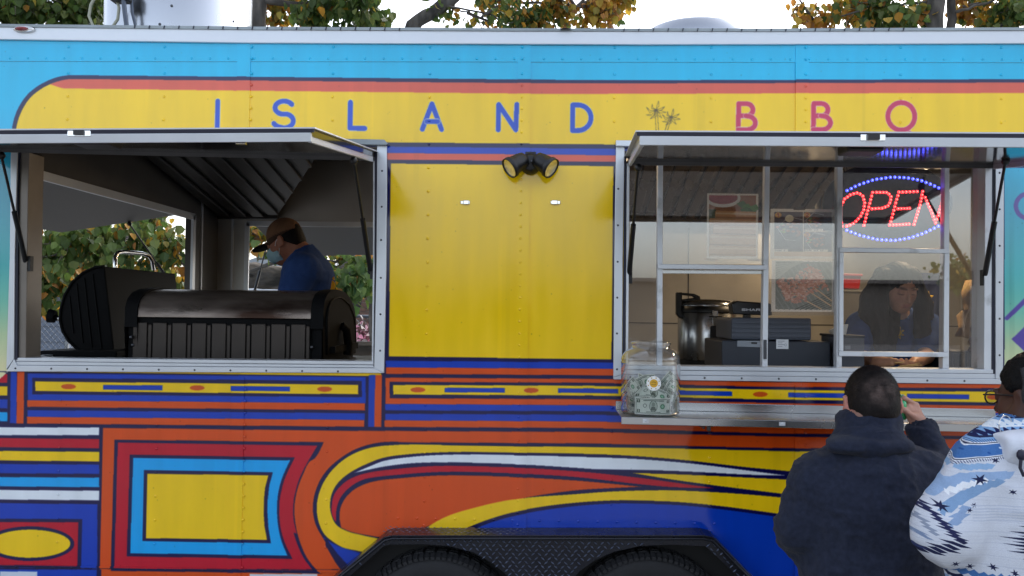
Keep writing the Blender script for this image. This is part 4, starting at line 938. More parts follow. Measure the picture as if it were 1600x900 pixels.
# receipt printer / box beside the till with a napkin in it
bx = thing('napkin_box', 'grey box with a white napkin sticking out beside the till', 'box', tuple(P(1332, 575, .2)))
m = MB(); m.slab([(1314, 527), (1351, 528), (1351, 578), (1314, 577)], .16, .42); m.build('box_body', grey, bx, bevel=.004)
m = MB(); m.slab([(1313, 523), (1352, 524), (1352, 528), (1313, 527)], .155, .43); m.build('box_lid', dgrey, bx, bevel=.003)
m = MB(); m.slab([(1320, 540), (1329, 540), (1329, 546), (1320, 546)], .154, .158); m.build('box_badge', mat('plate_grey_b', '#7f8894', .4), bx)
m = MB(); p0 = [P(*q, .2) for q in ((1301, 513), (1310, 508), (1326, 506), (1322, 524), (1308, 522))]; bk = [v+Vector((.01, .09, -.012)) for v in p0]
m.add(p0+bk, [(0, 1, 2, 3, 4), (9, 8, 7, 6, 5)]+[(i, i+5, (i+1) % 5+5, (i+1) % 5) for i in range(5)]); m.build('napkin', mat('napkin_paper', '#dcd8d0', .8, bump=.3, bscale=25), bx, bevel=.004)
rb_ = thing('red_bin', 'red plastic bin standing on a shelf left of the server', 'bin', tuple(P(1334, 446, 1.6)))
m = MB(); m.slab([(1316, 430), (1346, 431), (1343, 452), (1318, 451)], 1.5, 1.75); m.build('bin_body', mat('red_plastic', '#a01a18', .4), rb_, bevel=.006)
m = MB(); m.slab([(1314, 427), (1348, 428), (1348, 432), (1314, 431)], 1.49, 1.76); m.build('bin_rim', mat('red_plastic_rim', '#8a1512', .4), rb_, bevel=.003)
shw = MB(); shw.slab([(1310, 452), (1420, 454), (1420, 457), (1310, 455)], 1.45, 1.9); shw.build('wall_shelf', steel_in, truck)
# wall boxes and wires seen past the hood
m = MB(); m.slab([(1296, 268), (1345, 270), (1345, 330), (1296, 328)], 2.35, 2.54); m.build('breaker_box', mat('box_tan', '#a07a55', .5), truck, bevel=.01)
m = MB(); m.tube([P(1283, 250, 2.3), P(1276, 290, 2.3), P(1270, 330, 2.3), P(1277, 332, 2.3)], .012, 8); m.tube([P(1318, 262, 2.4), P(1322, 280, 2.4), P(1332, 276, 2.4), P(1337, 262, 2.4)], .004, 6); m.build('cable', black, truck)
# bags and cloth seen through the right-hand pane
pb = thing('paper_bag', 'crumpled brown paper bags hanging at the right window pane', 'paper bag', tuple(P(1522, 550, .35)))
bagm = mat('kraft_paper', '#b99a74', .8, bump=.4, bscale=18, var=.2)
def crumple(m, quad, y0, y1, n=6, amp=.022):
    q = [P(*v, y0) for v in quad]; vs = []
    for j in range(n+1):
        for i in range(n+1):
            a = q[0].lerp(q[1], i/n); b = q[3].lerp(q[2], i/n); v = a.lerp(b, j/n); e = min(i, n-i)/n*2
            vs.append(v+Vector((random.uniform(-amp, amp)*.5, -e*(y1-y0)*.4+random.uniform(-amp, amp), random.uniform(-amp, amp)*.5)))
    off_ = len(vs); vs += [v+Vector((0, y1-y0, 0)) for v in vs]
    fs = [(j*(n+1)+i, (j+1)*(n+1)+i, (j+1)*(n+1)+i+1, j*(n+1)+i+1) for j in range(n) for i in range(n)]
    fs += [tuple(k+off_ for k in f[::-1]) for f in fs]
    rim = [i for i in range(n+1)]+[(j+1)*(n+1)-1 for j in range(1, n+1)]+[n*(n+1)+i for i in range(n-1, -1, -1)]+[j*(n+1) for j in range(n-1, 0, -1)]
    fs += [(rim[k], rim[(k+1) % len(rim)], rim[(k+1) % len(rim)]+off_, rim[k]+off_) for k in range(len(rim))]
    m.add(vs, fs, True)
m = MB(); crumple(m, [(1526, 440), (1540, 440), (1542, 530), (1506, 524)], .35, .45); m.build('bag_sheet', bagm, pb)
m = MB(); crumple(m, [(1524, 500), (1541, 498), (1543, 552), (1520, 550)], .30, .34); m.build('bag_front', mat('brown_paper', '#7a4c30', .8, bump=.4, bscale=18), pb)
m = MB(); m.slab([(1527, 470), (1538, 470), (1538, 505), (1527, 503)], .3, .33); m.build('bag_clip', black, pb, bevel=.004)
bx2 = thing('storage_crate', 'dark plastic crate behind the bottom of the right window pane', 'crate', tuple(P(1510, 580, .4)))
m = MB(); m.slab([(1487, 548), (1532, 549), (1531, 580), (1488, 580)], .32, .6); m.build('crate_body', dgrey, bx2, bevel=.006)
for k in range(4):
    m = MB(); m.slab([(1490+k*10, 552), (1497+k*10, 552), (1497+k*10, 578), (1490+k*10, 578)], .314, .322); m.build('crate_rib', dgrey, bx2, bevel=.002)
# navy cloth with sun emblem
ap = thing('hanging_apron', 'navy apron with a yellow sun emblem hanging behind the server', 'apron', tuple(P(1450, 432, 1.25)))
m = MB(); n = 14; q = [P(*v, 1.25) for v in ((1418, 425), (1478, 427), (1482, 580), (1412, 580))]; vs = []
for j in range(n+1):
    for i in range(n+1):
        v = q[0].lerp(q[1], i/n).lerp(q[3].lerp(q[2], i/n), j/n); vs.append(v+Vector((0, .022*math.sin(i*1.5+j*.55)*min(1, j/5), 0)))
nn_ = len(vs); vs += [v+Vector((0, .008, 0)) for v in vs]; fs = [(j*(n+1)+i, (j+1)*(n+1)+i, (j+1)*(n+1)+i+1, j*(n+1)+i+1) for j in range(n) for i in range(n)]
m.add(vs, fs+[tuple(k+nn_ for k in f[::-1]) for f in fs], True); m.build('apron_cloth', mat('navy_cloth', '#16224a', .85, var=.15, bump=.2, bscale=30), ap)
def sun_mesh(c, r, ux, uz, nrm, rays=8, inner=.62, gap=.74):
    m = MB(); vs = [c+nrm*.003]+[c+(ux*math.cos(2*math.pi*k/20)+uz*math.sin(2*math.pi*k/20))*r*inner+nrm*.002 for k in range(20)]
    m.add(vs, [(0, k+1, (k+1) % 20+1) for k in range(20)])
    for k in range(rays):
        a = 2*math.pi*(k+.5)/rays; e = ux*math.cos(a)+uz*math.sin(a); t = -ux*math.sin(a)+uz*math.cos(a)
        m.add([c+e*r*gap-t*r*.24, c+e*r*gap+t*r*.24, c+e*r*1.15, c+e*r*gap+nrm*.003], [(0, 1, 3), (1, 2, 3), (2, 0, 3)])
    return m
em = sun_mesh(P(1446, 467, 1.215), .042, Vector((1, 0, 0)), Vector((0, 0, 1)), Vector((0, -1, 0))); em.build('sun_emblem', mat('emblem_yellow', '#d8b020', .7), ap)
# ---------------------------------------------------------------- LED OPEN sign
sg = thing('led_open_sign', 'oval black LED sign spelling OPEN in red dots between blue arcs', 'sign', tuple(P(1393, 320, .09))); yS = .092
m = MB(); oc = [(1388+101*math.cos(t), 318+67*math.sin(t)*(1 if math.sin(t) < 0 else .85)) for t in np.linspace(0, 2*math.pi, 48, endpoint=False)]; m.slab(oc, yS, yS+.022); m.build('sign_board', mat('sign_black', '#0a0b14', .35), sg, bevel=.004)
ledr = mat('red_led', '#ff2030', .3, emit=(1.0, .03, .04), estr=1.5); ledb = mat('blue_led', '#3040ff', .3, emit=(.05, .07, 1.0), estr=1.7)
ledhot = mat('led_core', '#ffffff', .3, emit=(1.0, .30, .18), estr=1.4); ledhotb = mat('led_core_blue', '#ffffff', .3, emit=(.30, .36, 1.0), estr=1.4)
def seg(pts, n):
    pts = [Vector((p[0], p[1], 0)) for p in pts]; L_ = [0]
    for a, b in zip(pts[:-1], pts[1:]): L_.append(L_[-1]+(b-a).length)
    out = []
    for t in np.linspace(0, L_[-1], n):
        i = max(0, min(len(pts)-2, int(np.searchsorted(L_, t, 'right'))-1)); u = (t-L_[i])/(L_[i+1]-L_[i]); v = pts[i].lerp(pts[i+1], u); out.append((v.x, v.y))
    return out
Z = lambda x, y: (1280+x*220/1200, 225+y*165/900)
red = seg([Z(195, 700), Z(180, 600), Z(190, 520), Z(215, 470), Z(270, 430), Z(330, 415), Z(370, 440), Z(388, 500), Z(380, 560), Z(350, 620), Z(300, 672), Z(240, 700), Z(205, 700)], 27)[:-1]
red += seg([Z(382, 693), Z(405, 600), Z(432, 500), Z(455, 413)], 10)+seg([Z(488, 412), Z(580, 413), Z(612, 445), Z(608, 490), Z(585, 528), Z(540, 547), Z(450, 552)], 14)
red += seg([Z(600, 690), Z(630, 590), Z(655, 490), Z(680, 410)], 10)+seg([Z(710, 410), Z(835, 405)], 5)+seg([Z(672, 552), Z(770, 548)], 5)+seg([Z(630, 690), Z(765, 683)], 6)
red += seg([Z(808, 685), Z(840, 585), Z(868, 480), Z(882, 405)], 11)+seg([Z(903, 455), Z(950, 560), Z(992, 672)], 9)+seg([Z(1003, 640), Z(1040, 520), Z(1072, 395)], 10)
blue = seg([Z(238, 397), Z(330, 350), Z(470, 303), Z(620, 282), Z(750, 288), Z(870, 312), Z(960, 347), Z(1018, 374)], 22)+seg([Z(235, 735), Z(350, 780), Z(500, 815), Z(640, 822), Z(780, 798), Z(900, 757), Z(1015, 700)], 22)
for nm, dots, ma, hot in (('red_led', red, ledr, ledhot), ('blue_led', blue, ledb, ledhotb)):
    m = MB(); mh = MB()
    for x, y in dots: p = P(x, y, yS); m.dome(p, .0066, .004, n=8, rings=2); mh.dome(p+Vector((0, -.0042, 0)), .0022, .0012, n=6, rings=2)
    m.build(nm, ma, sg, kind='stuff'); mh.build(nm+'_core', hot, sg, kind='stuff')
m = MB(); m.tube([P(1322, 258, yS+.01), P(1325, 272, yS+.01)], .002, 5); m.tube([P(1440, 258, yS+.01), P(1437, 268, yS+.01)], .002, 5); m.build('hanging_wire', chrome_d, sg)
# ---------------------------------------------------------------- taped posters
def noise_img(cv, amp, seed=3, cell=6):
    r = np.random.default_rng(seed); h, w = cv.h//cell+2, cv.w//cell+2; n = r.normal(0, amp, (h, w)); n = np.kron(n, np.ones((cell, cell)))[:cv.h, :cv.w]
    cv.a += n[..., None]+r.normal(0, amp*.5, (cv.h, cv.w, 1)); np.clip(cv.a, 0, 1, cv.a)
pw, ph = 320, 410
c1 = Canvas(pw, ph, '#f4f0ea'); c1.rect(14, 12, 306, 392, '#8a6a50')
c1.rect(14, 12, 306, 120, '#7c4a30'); c1.disc(100, 30, 110, 58, '#d8dce0'); c1.disc(100, 26, 92, 42, '#6a1018'); c1.disc(95, 22, 80, 30, '#7d1620'); c1.rect(0, 0, pw, 12, '#f4f0ea'); c1.rect(0, 0, 14, ph, '#f4f0ea')
for k, (x, y) in enumerate(((185, 62), (215, 80), (245, 98), (205, 100), (262, 84))): c1.fill([(x, y), (x+44, y-18), (x+66, y+12), (x+30, y+30)], ('#2c5a2c', '#3d7a38', '#1f4422')[k % 3])
c1.rect(14, 100, 58, 165, '#3a4a3c')
for k, (y0, y1, xa__, c_) in enumerate(((108, 158, 52, '#c08050'), (156, 206, 16, '#b87848'), (200, 262, 40, '#c4916a'), (256, 330, 20, '#d0a078'), (326, 392, 14, '#c89870'))):
    c1.fill([(xa__, y0+8), (xa__+8, y0), (306, y0+6), (306, y1), (xa__, y1-4)], c_)
    c1.fill([(xa__+4, y0+12), (306, y0+16), (306, y0+26), (xa__+4, y0+22)], '#e2bd94'); c1.fill([(xa__, y1-14), (306, y1-10), (306, y1), (xa__, y1-4)], '#8c5a38')
noise_img(c1, .03, 1, 5); c1.a = c1.a**.62  # print lightened in its colour to make up for dim light behind glass
ps = thing('spring_roll_poster', 'tall poster of stacked spring rolls and a red dip bowl taped inside the glass', 'poster', tuple(P(1145, 403, .062)))
front_print('poster_sheet', [(1105, 302), (1185, 303), (1184, 405), (1104, 404)], .062, c1.image('spring_roll_print'), ps, .25)
m = MB(); m.slab([(1100, 403), (1122, 405), (1122, 408), (1100, 406)], .0595, .0615); m.slab([(1168, 405), (1190, 405), (1190, 408), (1168, 408)], .0595, .0615); m.build('tape_strip', mat('tan_tape', '#b79c86', .4), ps)
c2 = Canvas(400, 320, '#f4f2ee'); c2.rect(26, 20, 376, 270, '#3a3540'); 
c2.rect(26, 270, 376, 300, '#d8b898'); c2.rect(26, 256, 110, 272, '#e0dcd4'); c2.rect(200, 20, 206, 270, '#e8e4dc'); c2.rect(206, 138, 376, 146, '#e8e4dc')
for (x, y, s) in ((34, 50, 1.0), (210, 24, .7), (210, 150, .75)):
    c2.fill([(x+10*s, y+70*s), (x+80*s, y), (x+165*s, y+20*s), (x+165*s, y+110*s), (x+100*s, y+150*s), (x+50*s, y+140*s)], '#2a2024')
    c2.line([(x+10*s, y+70*s), (x+80*s, y), (x+165*s, y+20*s)], 4, '#b8bcc8'); c2.line([(x+10*s, y+70*s), (x+60*s, y+145*s), (x+120*s, y+150*s)], 4, '#b8bcc8')
    r = np.random.default_rng(int(x*7+y))
    for k in range(16): c2.disc(x+s*(60+r.uniform(0, 90)), y+s*(40+r.uniform(0, 80)), 12*s, 8*s, ['#6a3a28', '#8a4a30', '#a8603c', '#5a2c20'][k % 4], 10)
    for k in range(7): c2.disc(x+s*(10+r.uniform(0, 45)), y+s*(45+r.uniform(0, 60)), 11*s, 8*s, ['#b84a30', '#4a7a38', '#8aa048', '#c04838'][k % 4], 10)
c2.disc(118, 62, 26, 24, '#e0dcc0'); 
for (x, y, t_) in ((50, 40, '1'), (226, 38, '2'), (226, 164, '3')):
    c2.disc(x, y, 20, 17, '#d88a28'); text_strokes(c2, t_, x-8, y-10, 16, 20, 4, 6, '#7a1410')
for (x, y, w_) in ((30, 258, 74), (212, 126, 110), (212, 256, 140)): c2.rect(x, y, x+w_, y+14, '#eae6de'); text_strokes(c2, 'PORK SKEWER'[:int(w_/12)], x+5, y+3, 6, 7, 4, 2, '#40404a')
noise_img(c2, .03, 2, 4); c2.a = c2.a**.6  # menu tones lifted too, brightness put into the print
ps = thing('menu_poster', 'numbered menu sheet with three boxed meals taped above the skewer picture', 'poster', tuple(P(1255, 405, .064)))
front_print('poster_sheet', [(1204, 326), (1306, 327), (1305.5, 405.5), (1203, 405)], .064, c2.image('menu_print'), ps, .25)
m = MB(); m.slab([(1240, 324), (1258, 324), (1258, 328), (1240, 328)], .0595, .0615); m.build('tape_strip', mat('brown_tape', '#5a4a40', .4), ps)
c3 = Canvas(400, 320, '#f2f4f6'); c3.rect(26, 10, 376, 304, '#4a5658')
for k in range(-6, 14): c3.line([(26+k*34, 10), (26+k*34+190, 304)], 9, '#5c6a6c'); 
for k in range(8): c3.line([(26, 10+k*16), (200-k*10, 10+k*4)], 7, '#7c8886')
for k in range(9): c3.line([(150+k*30, 304), (376, 200+k*14)], 5, '#1a2224')
for x0, y0, x1, y1 in ((100, 190, 310, 300), (200, 170, 370, 280), (240, 150, 376, 250)): c3.line([(x0, y0), (x1, y1)], 7, '#caa070')
r = np.random.default_rng(5)
for k in range(420):
    t = r.uniform(0, 1); s = r.normal(0, .28); x = 60+t*260+s*60; y = 160-(t-.3)*60+s*130+30*math.sin(t*6)
    if 30 < x < 366 and 20 < y < 268 and abs(s) < .65: c3.disc(x, y, r.uniform(6, 14), r.uniform(5, 9), ['#b46a58', '#c88070', '#9c5244', '#d8a090', '#a85c50'][k % 5], 9)
c3.rect(0, 0, 26, 320, '#f2f4f6'); c3.rect(376, 0, 400, 320, '#f2f4f6'); noise_img(c3, .03, 4, 4); c3.a = c3.a**.5  # strongest lift of the three, light put into the picture colours
ps = thing('skewer_poster', 'picture of meat skewers on a grill taped below the menu sheet', 'poster', tuple(P(1255, 488, .064)))
front_print('poster_sheet', [(1206, 406.5), (1306, 407), (1305.5, 487.5), (1205, 487)], .064, c3.image('skewer_print'), ps, .25)
# ---------------------------------------------------------------- tip jar with notes
jy = -.132; jc = P(1016, 640, jy); jr = .116; jz = zsh(jc.x)+.0005
jar = thing('tip_jar', 'clear plastic tip jar with loose dollar notes on the left end of the counter shelf', 'jar', (jc.x, jy, jz))
plas = glass_mat('clear_plastic', (.95, .965, .975), .05, 1.7, .05)
jh = P(1016, 533, jy).z-jz; k_ = jh/.30
jp = [(0, .002), (jr*.9, .001), (jr*.985, .008), (jr*.99, .02), (jr*.965, .05), (jr*.99, .055), (jr, .10), (jr, .205), (jr*1.01, .212), (jr*.985, .218), (jr*1.0, .225), (jr*.97, .238), (jr*.86, .258), (jr*.70, .27), (jr*.64, .276), (jr*.64, .284), (jr*.675, .287), (jr*.675, .294), (jr*.64, .3), (jr*.62, .3)]
m = MB(); m.lathe([(r, h*k_) for r, h in jp], (jc.x, jy, jz), 'Z', 56); m.build('jar_wall', plas, jar)
c4 = Canvas(96, 96, '#f0f0ee'); c4.disc(48, 48, 26, 26, '#d8a41c'); 
for k in range(8): a = k*math.pi/4+.4; c4.disc(48+36*math.cos(a), 48+36*math.sin(a), 4, 4, '#b08830', 8)
c4.line([(34, 42), (46, 38), (62, 44)], 3, '#6a4a14'); c4.line([(34, 54), (50, 58), (62, 52)], 3, '#6a4a14')
m = MB(); sx = P(1021.5, 599, jy-jr).x; sz = P(1021, 599, jy-jr).z; n = 24; vs = []
for rr_ in (0, .028):
    for k in range(n):
        dx = rr_*math.cos(2*math.pi*k/n); x = sx+dx; vs.append((x, jy-math.sqrt((jr+.002)**2-(x-jc.x)**2), sz+rr_*math.sin(2*math.pi*k/n)))
m.add(vs, [(k, (k+1) % n, n+(k+1) % n, n+k)[::-1] for k in range(n)], True); o = m.build('sun_sticker', print_mat('sticker_print', c4.image('sticker_image'), .4), jar)
planar_uv(o, lambda x, y, z: (.5+(x-sx)/.058, .5+(z-sz)/.058))
c5 = Canvas(312, 132, '#d4d8cc'); c5.rect(8, 8, 304, 124, '#6f7c70'); c5.rect(14, 14, 298, 118, '#c8d0c2')
c5.disc(156, 66, 34, 46, '#56645a'); c5.disc(156, 66, 29, 41, '#a9b5a6'); c5.disc(156, 52, 14, 17, '#7d897c'); c5.fill([(132, 100), (142, 70), (170, 70), (182, 100)], '#4c584e')
c5.disc(84, 62, 16, 16, '#5a665c'); c5.disc(84, 62, 11, 11, '#c8d0c2'); c5.disc(232, 66, 20, 20, '#3f7a52'); c5.disc(232, 66, 12, 12, '#8fb89a')
for x, y in ((18, 16), (268, 16), (18, 92), (268, 92)): c5.rect(x, y, x+26, y+24, '#3f4d43'); text_strokes(c5, '1', x+7, y+4, 12, 16, 2, 4, '#c5cdbb')
c5.rect(70, 18, 244, 26, '#66746a'); c5.rect(96, 108, 216, 114, '#66746a'); noise_img(c5, .035, 9, 2)
billm = print_mat('note_print', c5.image('note_image'), .75, .2)
def bill(px, py, y, ang, tilt, yaw, curl, label, ln=.150):
    c = P(px, py, y); ux = Vector((math.cos(R_(ang)), 0, math.sin(R_(ang)))); Rm = Matrix.Rotation(R_(yaw), 3, 'Z') @ Matrix.Rotation(R_(tilt), 3, 'X'); n = 10; vs = []; uvs = []
    for j in range(3):
        for i in range(n+1):
            u = (i/n-.5)*ln; v = (j/2-.5)*.064; w = curl*((u/.075)**2)*.05+.004*math.sin(u*90+curl*9)
            q = Vector((u*math.cos(R_(ang))-v*math.sin(R_(ang)), w, u*math.sin(R_(ang))+v*math.cos(R_(ang)))); q = Rm @ q; q.x *= .95
            q += c; dx, dy = q.x-jc.x, q.y-jy; rr_ = math.hypot(dx, dy); lim = jr*.955
            if rr_ > lim: q.x = jc.x+dx/rr_*lim; q.y = jy+dy/rr_*lim
            q.z = max(q.z, jz+.006); vs.append(q); uvs.append((i/n, j/2))
    t = thing('dollar_note', label, 'banknote', tuple(c), 'dollar notes in the tip jar')
    m = MB(); m.add(vs, [(j*(n+1)+i, j*(n+1)+i+1, (j+1)*(n+1)+i+1, (j+1)*(n+1)+i) for j in range(2) for i in range(n)], True); o = m.build('note_sheet', billm, t)
    uv = o.data.uv_layers.new(name='UVMap'); 
    for l in o.data.loops: uv.data[l.index].uv = uvs[l.vertex_index]
bill(1021, 635, jy-jr*.9, -1, 0, 0, .25, 'flat dollar note pressed against the jar front at the bottom')
bill(1022, 613, jy-.06, -24, -42, 8, .7, 'tilted dollar note directly above the flat front note')
bill(1048, 612, jy-.04, 62, -10, -30, .4, 'upright curled note at the right side of the jar', .09)
bill(1000, 600, jy-.02, 20, 15, 20, -.8, 'bent note rising at the upper left of the heap', .12)
bill(1003, 602, jy+.01, 70, 10, 25, .9, 'standing note behind the heap left of the sticker', .08)
bill(985, 610, jy-.06, 38, -15, 45, -.6, 'folded note against the left jar wall', .09)
bill(1044, 600, jy+.01, 48, 5, -15, .6, 'note poking up at the right of the sticker', .09)
bill(986, 632, jy-.03, 70, -20, 50, .4, 'note standing on edge at the lower left jar wall', .07)
bill(1050, 634, jy-.02, 5, -8, -55, .5, 'note curled along the lower right jar wall')
bill(1018, 622, jy+.03, 5, -60, 10, .3, 'note lying in the middle of the heap')
bill(1024, 610, jy+.05, -35, -20, -5, .5, 'note leaning at the back of the heap behind the sticker')
bill(1000, 622, jy+.0, -50, -30, 30, .5, 'slanted note just left of the heap centre')
# ================================================================ people: one skin per body, grown from blended shapes
def vnoise(p, sc, seed=0):
    q = p*np.asarray(sc, float); i = np.floor(q).astype(np.int64); f = q-i; f = f*f*(3-2*f); out = 0
    for dx in (0, 1):
        for dy in (0, 1):
            for dz in (0, 1):
                h = ((i[:, 0]+dx)*374761393+(i[:, 1]+dy)*668265263+(i[:, 2]+dz)*2147483647+seed*1442695) & 0xffffffff
                h = ((h ^ (h >> 13))*1274126177) & 0xffffffff; h = (h ^ (h >> 16)) & 0xffff
                w = (f[:, 0] if dx else 1-f[:, 0])*(f[:, 1] if dy else 1-f[:, 1])*(f[:, 2] if dz else 1-f[:, 2]); out = out+w*(h/65535.0)
    return out*2-1
def axis(lo, hi, st, fine=()):
    pts = [lo]
    while pts[-1] < hi:
        s = st
        for a, b, fs in fine:
            if a-st*.6 <= pts[-1] < b: s = min(s, fs)
        pts.append(pts[-1]+s)
    return np.array(pts)
class Field:
    def __init__(s, xs, ys, zs): s.x, s.y, s.z = xs, ys, zs; s.D = np.full((len(xs), len(ys), len(zs)), 10., np.float32)
    def _sub(s, lo, hi):
        sl = []
        for a, l, h in zip((s.x, s.y, s.z), lo, hi): i0 = max(0, np.searchsorted(a, l)-1); i1 = min(len(a), np.searchsorted(a, h)+1); sl.append(slice(i0, max(i0, i1)))
        return tuple(sl), s.x[sl[0]][:, None, None], s.y[sl[1]][None, :, None], s.z[sl[2]][None, None, :]
    def _mix(s, sl, d, k, op):
        A = s.D[sl]
        if A.size == 0: return
        if op == 'u': h = np.clip(.5+.5*(A-d)/k, 0, 1); s.D[sl] = A*(1-h)+d*h-k*h*(1-h)
        else: h = np.clip(.5-.5*(A+d)/k, 0, 1); s.D[sl] = A*(1-h)+(-d)*h+k*h*(1-h)
    def cone(s, a, b, ra, rb, k=.02, op='u', sq=None):
        a = np.array(a, float); b = np.array(b, float); r = max(ra, rb)+k+.03
        sl, X, Y, Z_ = s._sub(np.minimum(a, b)-r, np.maximum(a, b)+r); v = b-a; L2 = (v*v).sum()+1e-12
        t = np.clip(((X-a[0])*v[0]+(Y-a[1])*v[1]+(Z_-a[2])*v[2])/L2, 0, 1)
        d = np.sqrt((X-a[0]-t*v[0])**2+(Y-a[1]-t*v[1])**2+(Z_-a[2]-t*v[2])**2)-(ra+(rb-ra)*t); s._mix(sl, d, k, op); return s
    def ell(s, c, r, k=.02, op='u', M=None):
        c = np.array(c, float); r = np.array(r, float); R = r.max()+k+.03
        sl, X, Y, Z_ = s._sub(c-R, c+R); x, y, z = X-c[0], Y-c[1], Z_-c[2]
        if M is not None: x, y, z = [M[0][i]*x+M[1][i]*y+M[2][i]*z for i in range(3)]
        k0 = np.sqrt((x/r[0])**2+(y/r[1])**2+(z/r[2])**2); k1 = np.sqrt((x/r[0]**2)**2+(y/r[1]**2)**2+(z/r[2]**2)**2)+1e-9
        s._mix(sl, k0*(k0-1)/k1, k, op); return s
    def chain(s, pts, rs, k=.008):
        for a, b, ra, rb in zip(pts[:-1], pts[1:], rs[:-1], rs[1:]): s.cone(a, b, ra, rb, k)
        return s
    def cut(s, n, d0, k=.004):           # keep where n.p < d0
        d = n[0]*s.x[:, None, None]+n[1]*s.y[None, :, None]+n[2]*s.z[None, None, :]-d0; s.D = np.maximum(s.D, d.astype(np.float32)); return s
    def mesh(s):
        D = s.D.copy(); D[0] = D[-1] = 1; D[:, 0] = D[:, -1] = 1; D[:, :, 0] = D[:, :, -1] = 1
        S_ = D < 0; c = np.zeros(tuple(n-1 for n in D.shape), np.int8)
        offs = [(i, j, k) for i in (0, 1) for j in (0, 1) for k in (0, 1)]
        for i, j, k in offs: c += S_[i:i+c.shape[0], j:j+c.shape[1], k:k+c.shape[2]]
        idx = np.argwhere((c > 0) & (c < 8)); n = len(idx); ids = -np.ones(c.shape, np.int64); ids[tuple(idx.T)] = np.arange(n)
        val = {o: D[idx[:, 0]+o[0], idx[:, 1]+o[1], idx[:, 2]+o[2]] for o in offs}
        pos = {o: np.stack([s.x[idx[:, 0]+o[0]], s.y[idx[:, 1]+o[1]], s.z[idx[:, 2]+o[2]]], 1) for o in offs}
        acc = np.zeros((n, 3)); cnt = np.zeros(n)
        for o in offs:
            for ax in range(3):
                if o[ax]: continue
                q = list(o); q[ax] = 1; q = tuple(q); a, b = val[o], val[q]; m = (a < 0) != (b < 0)
                t = np.where(m, a/(a-b+1e-20), 0); acc += np.where(m[:, None], pos[o]+(pos[q]-pos[o])*t[:, None], 0); cnt += m
        V = acc/cnt[:, None]; F = []
        for ax in range(3):
            u, w = [(1, 2), (2, 0), (0, 1)][ax]
            sl0 = [slice(None)]*3; sl1 = [slice(None)]*3; sl0[ax] = slice(0, -1); sl1[ax] = slice(1, None)
            a = S_[tuple(sl0)]; b = S_[tuple(sl1)]; e = np.argwhere(a != b); m = (e[:, u] > 0) & (e[:, w] > 0) & (e[:, u] < ids.shape[u]) & (e[:, w] < ids.shape[w]); e = e[m]
            def cell(du, dw): q = e.copy(); q[:, u] += du; q[:, w] += dw; return ids[tuple(q.T)]
            Q = np.stack([cell(-1, -1), cell(0, -1), cell(0, 0), cell(-1, 0)], 1); fl_ = ~a[tuple(e.T)]; Q[fl_] = Q[fl_][:, ::-1]; F.append(Q)
        F = np.concatenate(F); F = F[(F >= 0).all(1)]
        N = np.zeros_like(V); fn = np.cross(V[F[:, 2]]-V[F[:, 0]], V[F[:, 3]]-V[F[:, 1]])
        for k in range(4): np.add.at(N, F[:, k], fn)
        N /= np.linalg.norm(N, axis=1)[:, None]+1e-12
        return V, F, N
def frame(fwd, up=(0, 0, 1)):
    f = Vector(fwd).normalized(); r = f.cross(Vector(up)).normalized(); u = r.cross(f); return r, f, u     # right, forward, up
def head(F, c, fr, sc=1., nose=True, neck=None):
    r, f, u = fr; M = [[r[i], f[i], u[i]] for i in range(3)]
    W = lambda x, y, z: tuple(Vector(c)+(r*x+f*y+u*z)*sc)
    E = lambda x, y, z, a, b, d, k=.015, op='u': F.ell(W(x, y, z), (a*sc, b*sc, d*sc), k, op, M)
    E(0, -.01, .02, .075, .094, .092); E(0, .035, -.035, .06, .06, .07, .03); E(0, .055, -.085, .036, .034, .028, .03)     # skull, face, chin
    for s_ in (-1, 1):
        E(s_*.045, .048, -.03, .024, .022, .024, .02)      # cheekbones
        E(s_*.031, .104, .004, .015, .012, .011, .012, 's'); E(s_*.031, .082, .002, .0135, .0135, .0125, .004)                # sockets, eyeballs with lids
        F.cone(W(s_*.012, .098, .022), W(s_*.045, .086, .021), .006*sc, .005*sc, .008)                          # brow
        E(s_*.083, -.014, -.008, .0095, .020, .032, .006); E(s_*.092, -.008, -.006, .006, .012, .02, .004, 's'); E(s_*.079, .003, -.034, .006, .009, .010, .005)            # ear, its hollow, lobe
    if nose:
        F.cone(W(0, .096, .008), W(0, .117, -.03), .007*sc, .0105*sc, .008)
        for s_ in (-1, 1): F.ell(W(s_*.011, .106, -.034), (.008*sc,)*3, .006)
        F.cone(W(-.018, .094, -.058), W(.018, .094, -.058), .006*sc, .006*sc, .006); F.cone(W(-.015, .092, -.068), W(.015, .092, -.068), .007*sc, .007*sc, .006)
        F.cone(W(-.024, .105, -.0625), W(.024, .105, -.0625), .0015, .0015, .003, 's')
    return W
def finger(F, pts, r0): n = len(pts); F.chain([tuple(p) for p in pts], [r0*(1-.1*i) for i in range(n)], .004)
def hand(F, wrist, knuck, palm_n, fingers, thumb, r=.0095):
    """wrist->middle of the knuckles; fingers: 4 lists of joints after the knuckle"""
    w = Vector(wrist); k = Vector(knuck); d = (k-w).normalized(); side = d.cross(Vector(palm_n)).normalized()
    ks = [k+side*o*r*2.05+d*e for o, e in ((1.5, -.004), (.5, .003), (-.5, .001), (-1.5, -.008))]
    for q in ks: F.cone(w+(q-k)*.55+d*.012, q, r*1.25, r*1.12, .012)
    F.cone(w-d*.03, w+d*.02, r*2.4, r*2.3, .02)
    for q, fl_, s_ in zip(ks, fingers, (.97, 1.03, .98, .84)): finger(F, [q]+[Vector(p) for p in fl_], r*s_)
    F.cone(w+d*.02, Vector(thumb[0]), r*1.9, r*1.35, .012); finger(F, [Vector(p) for p in thumb], r*1.12); return ks
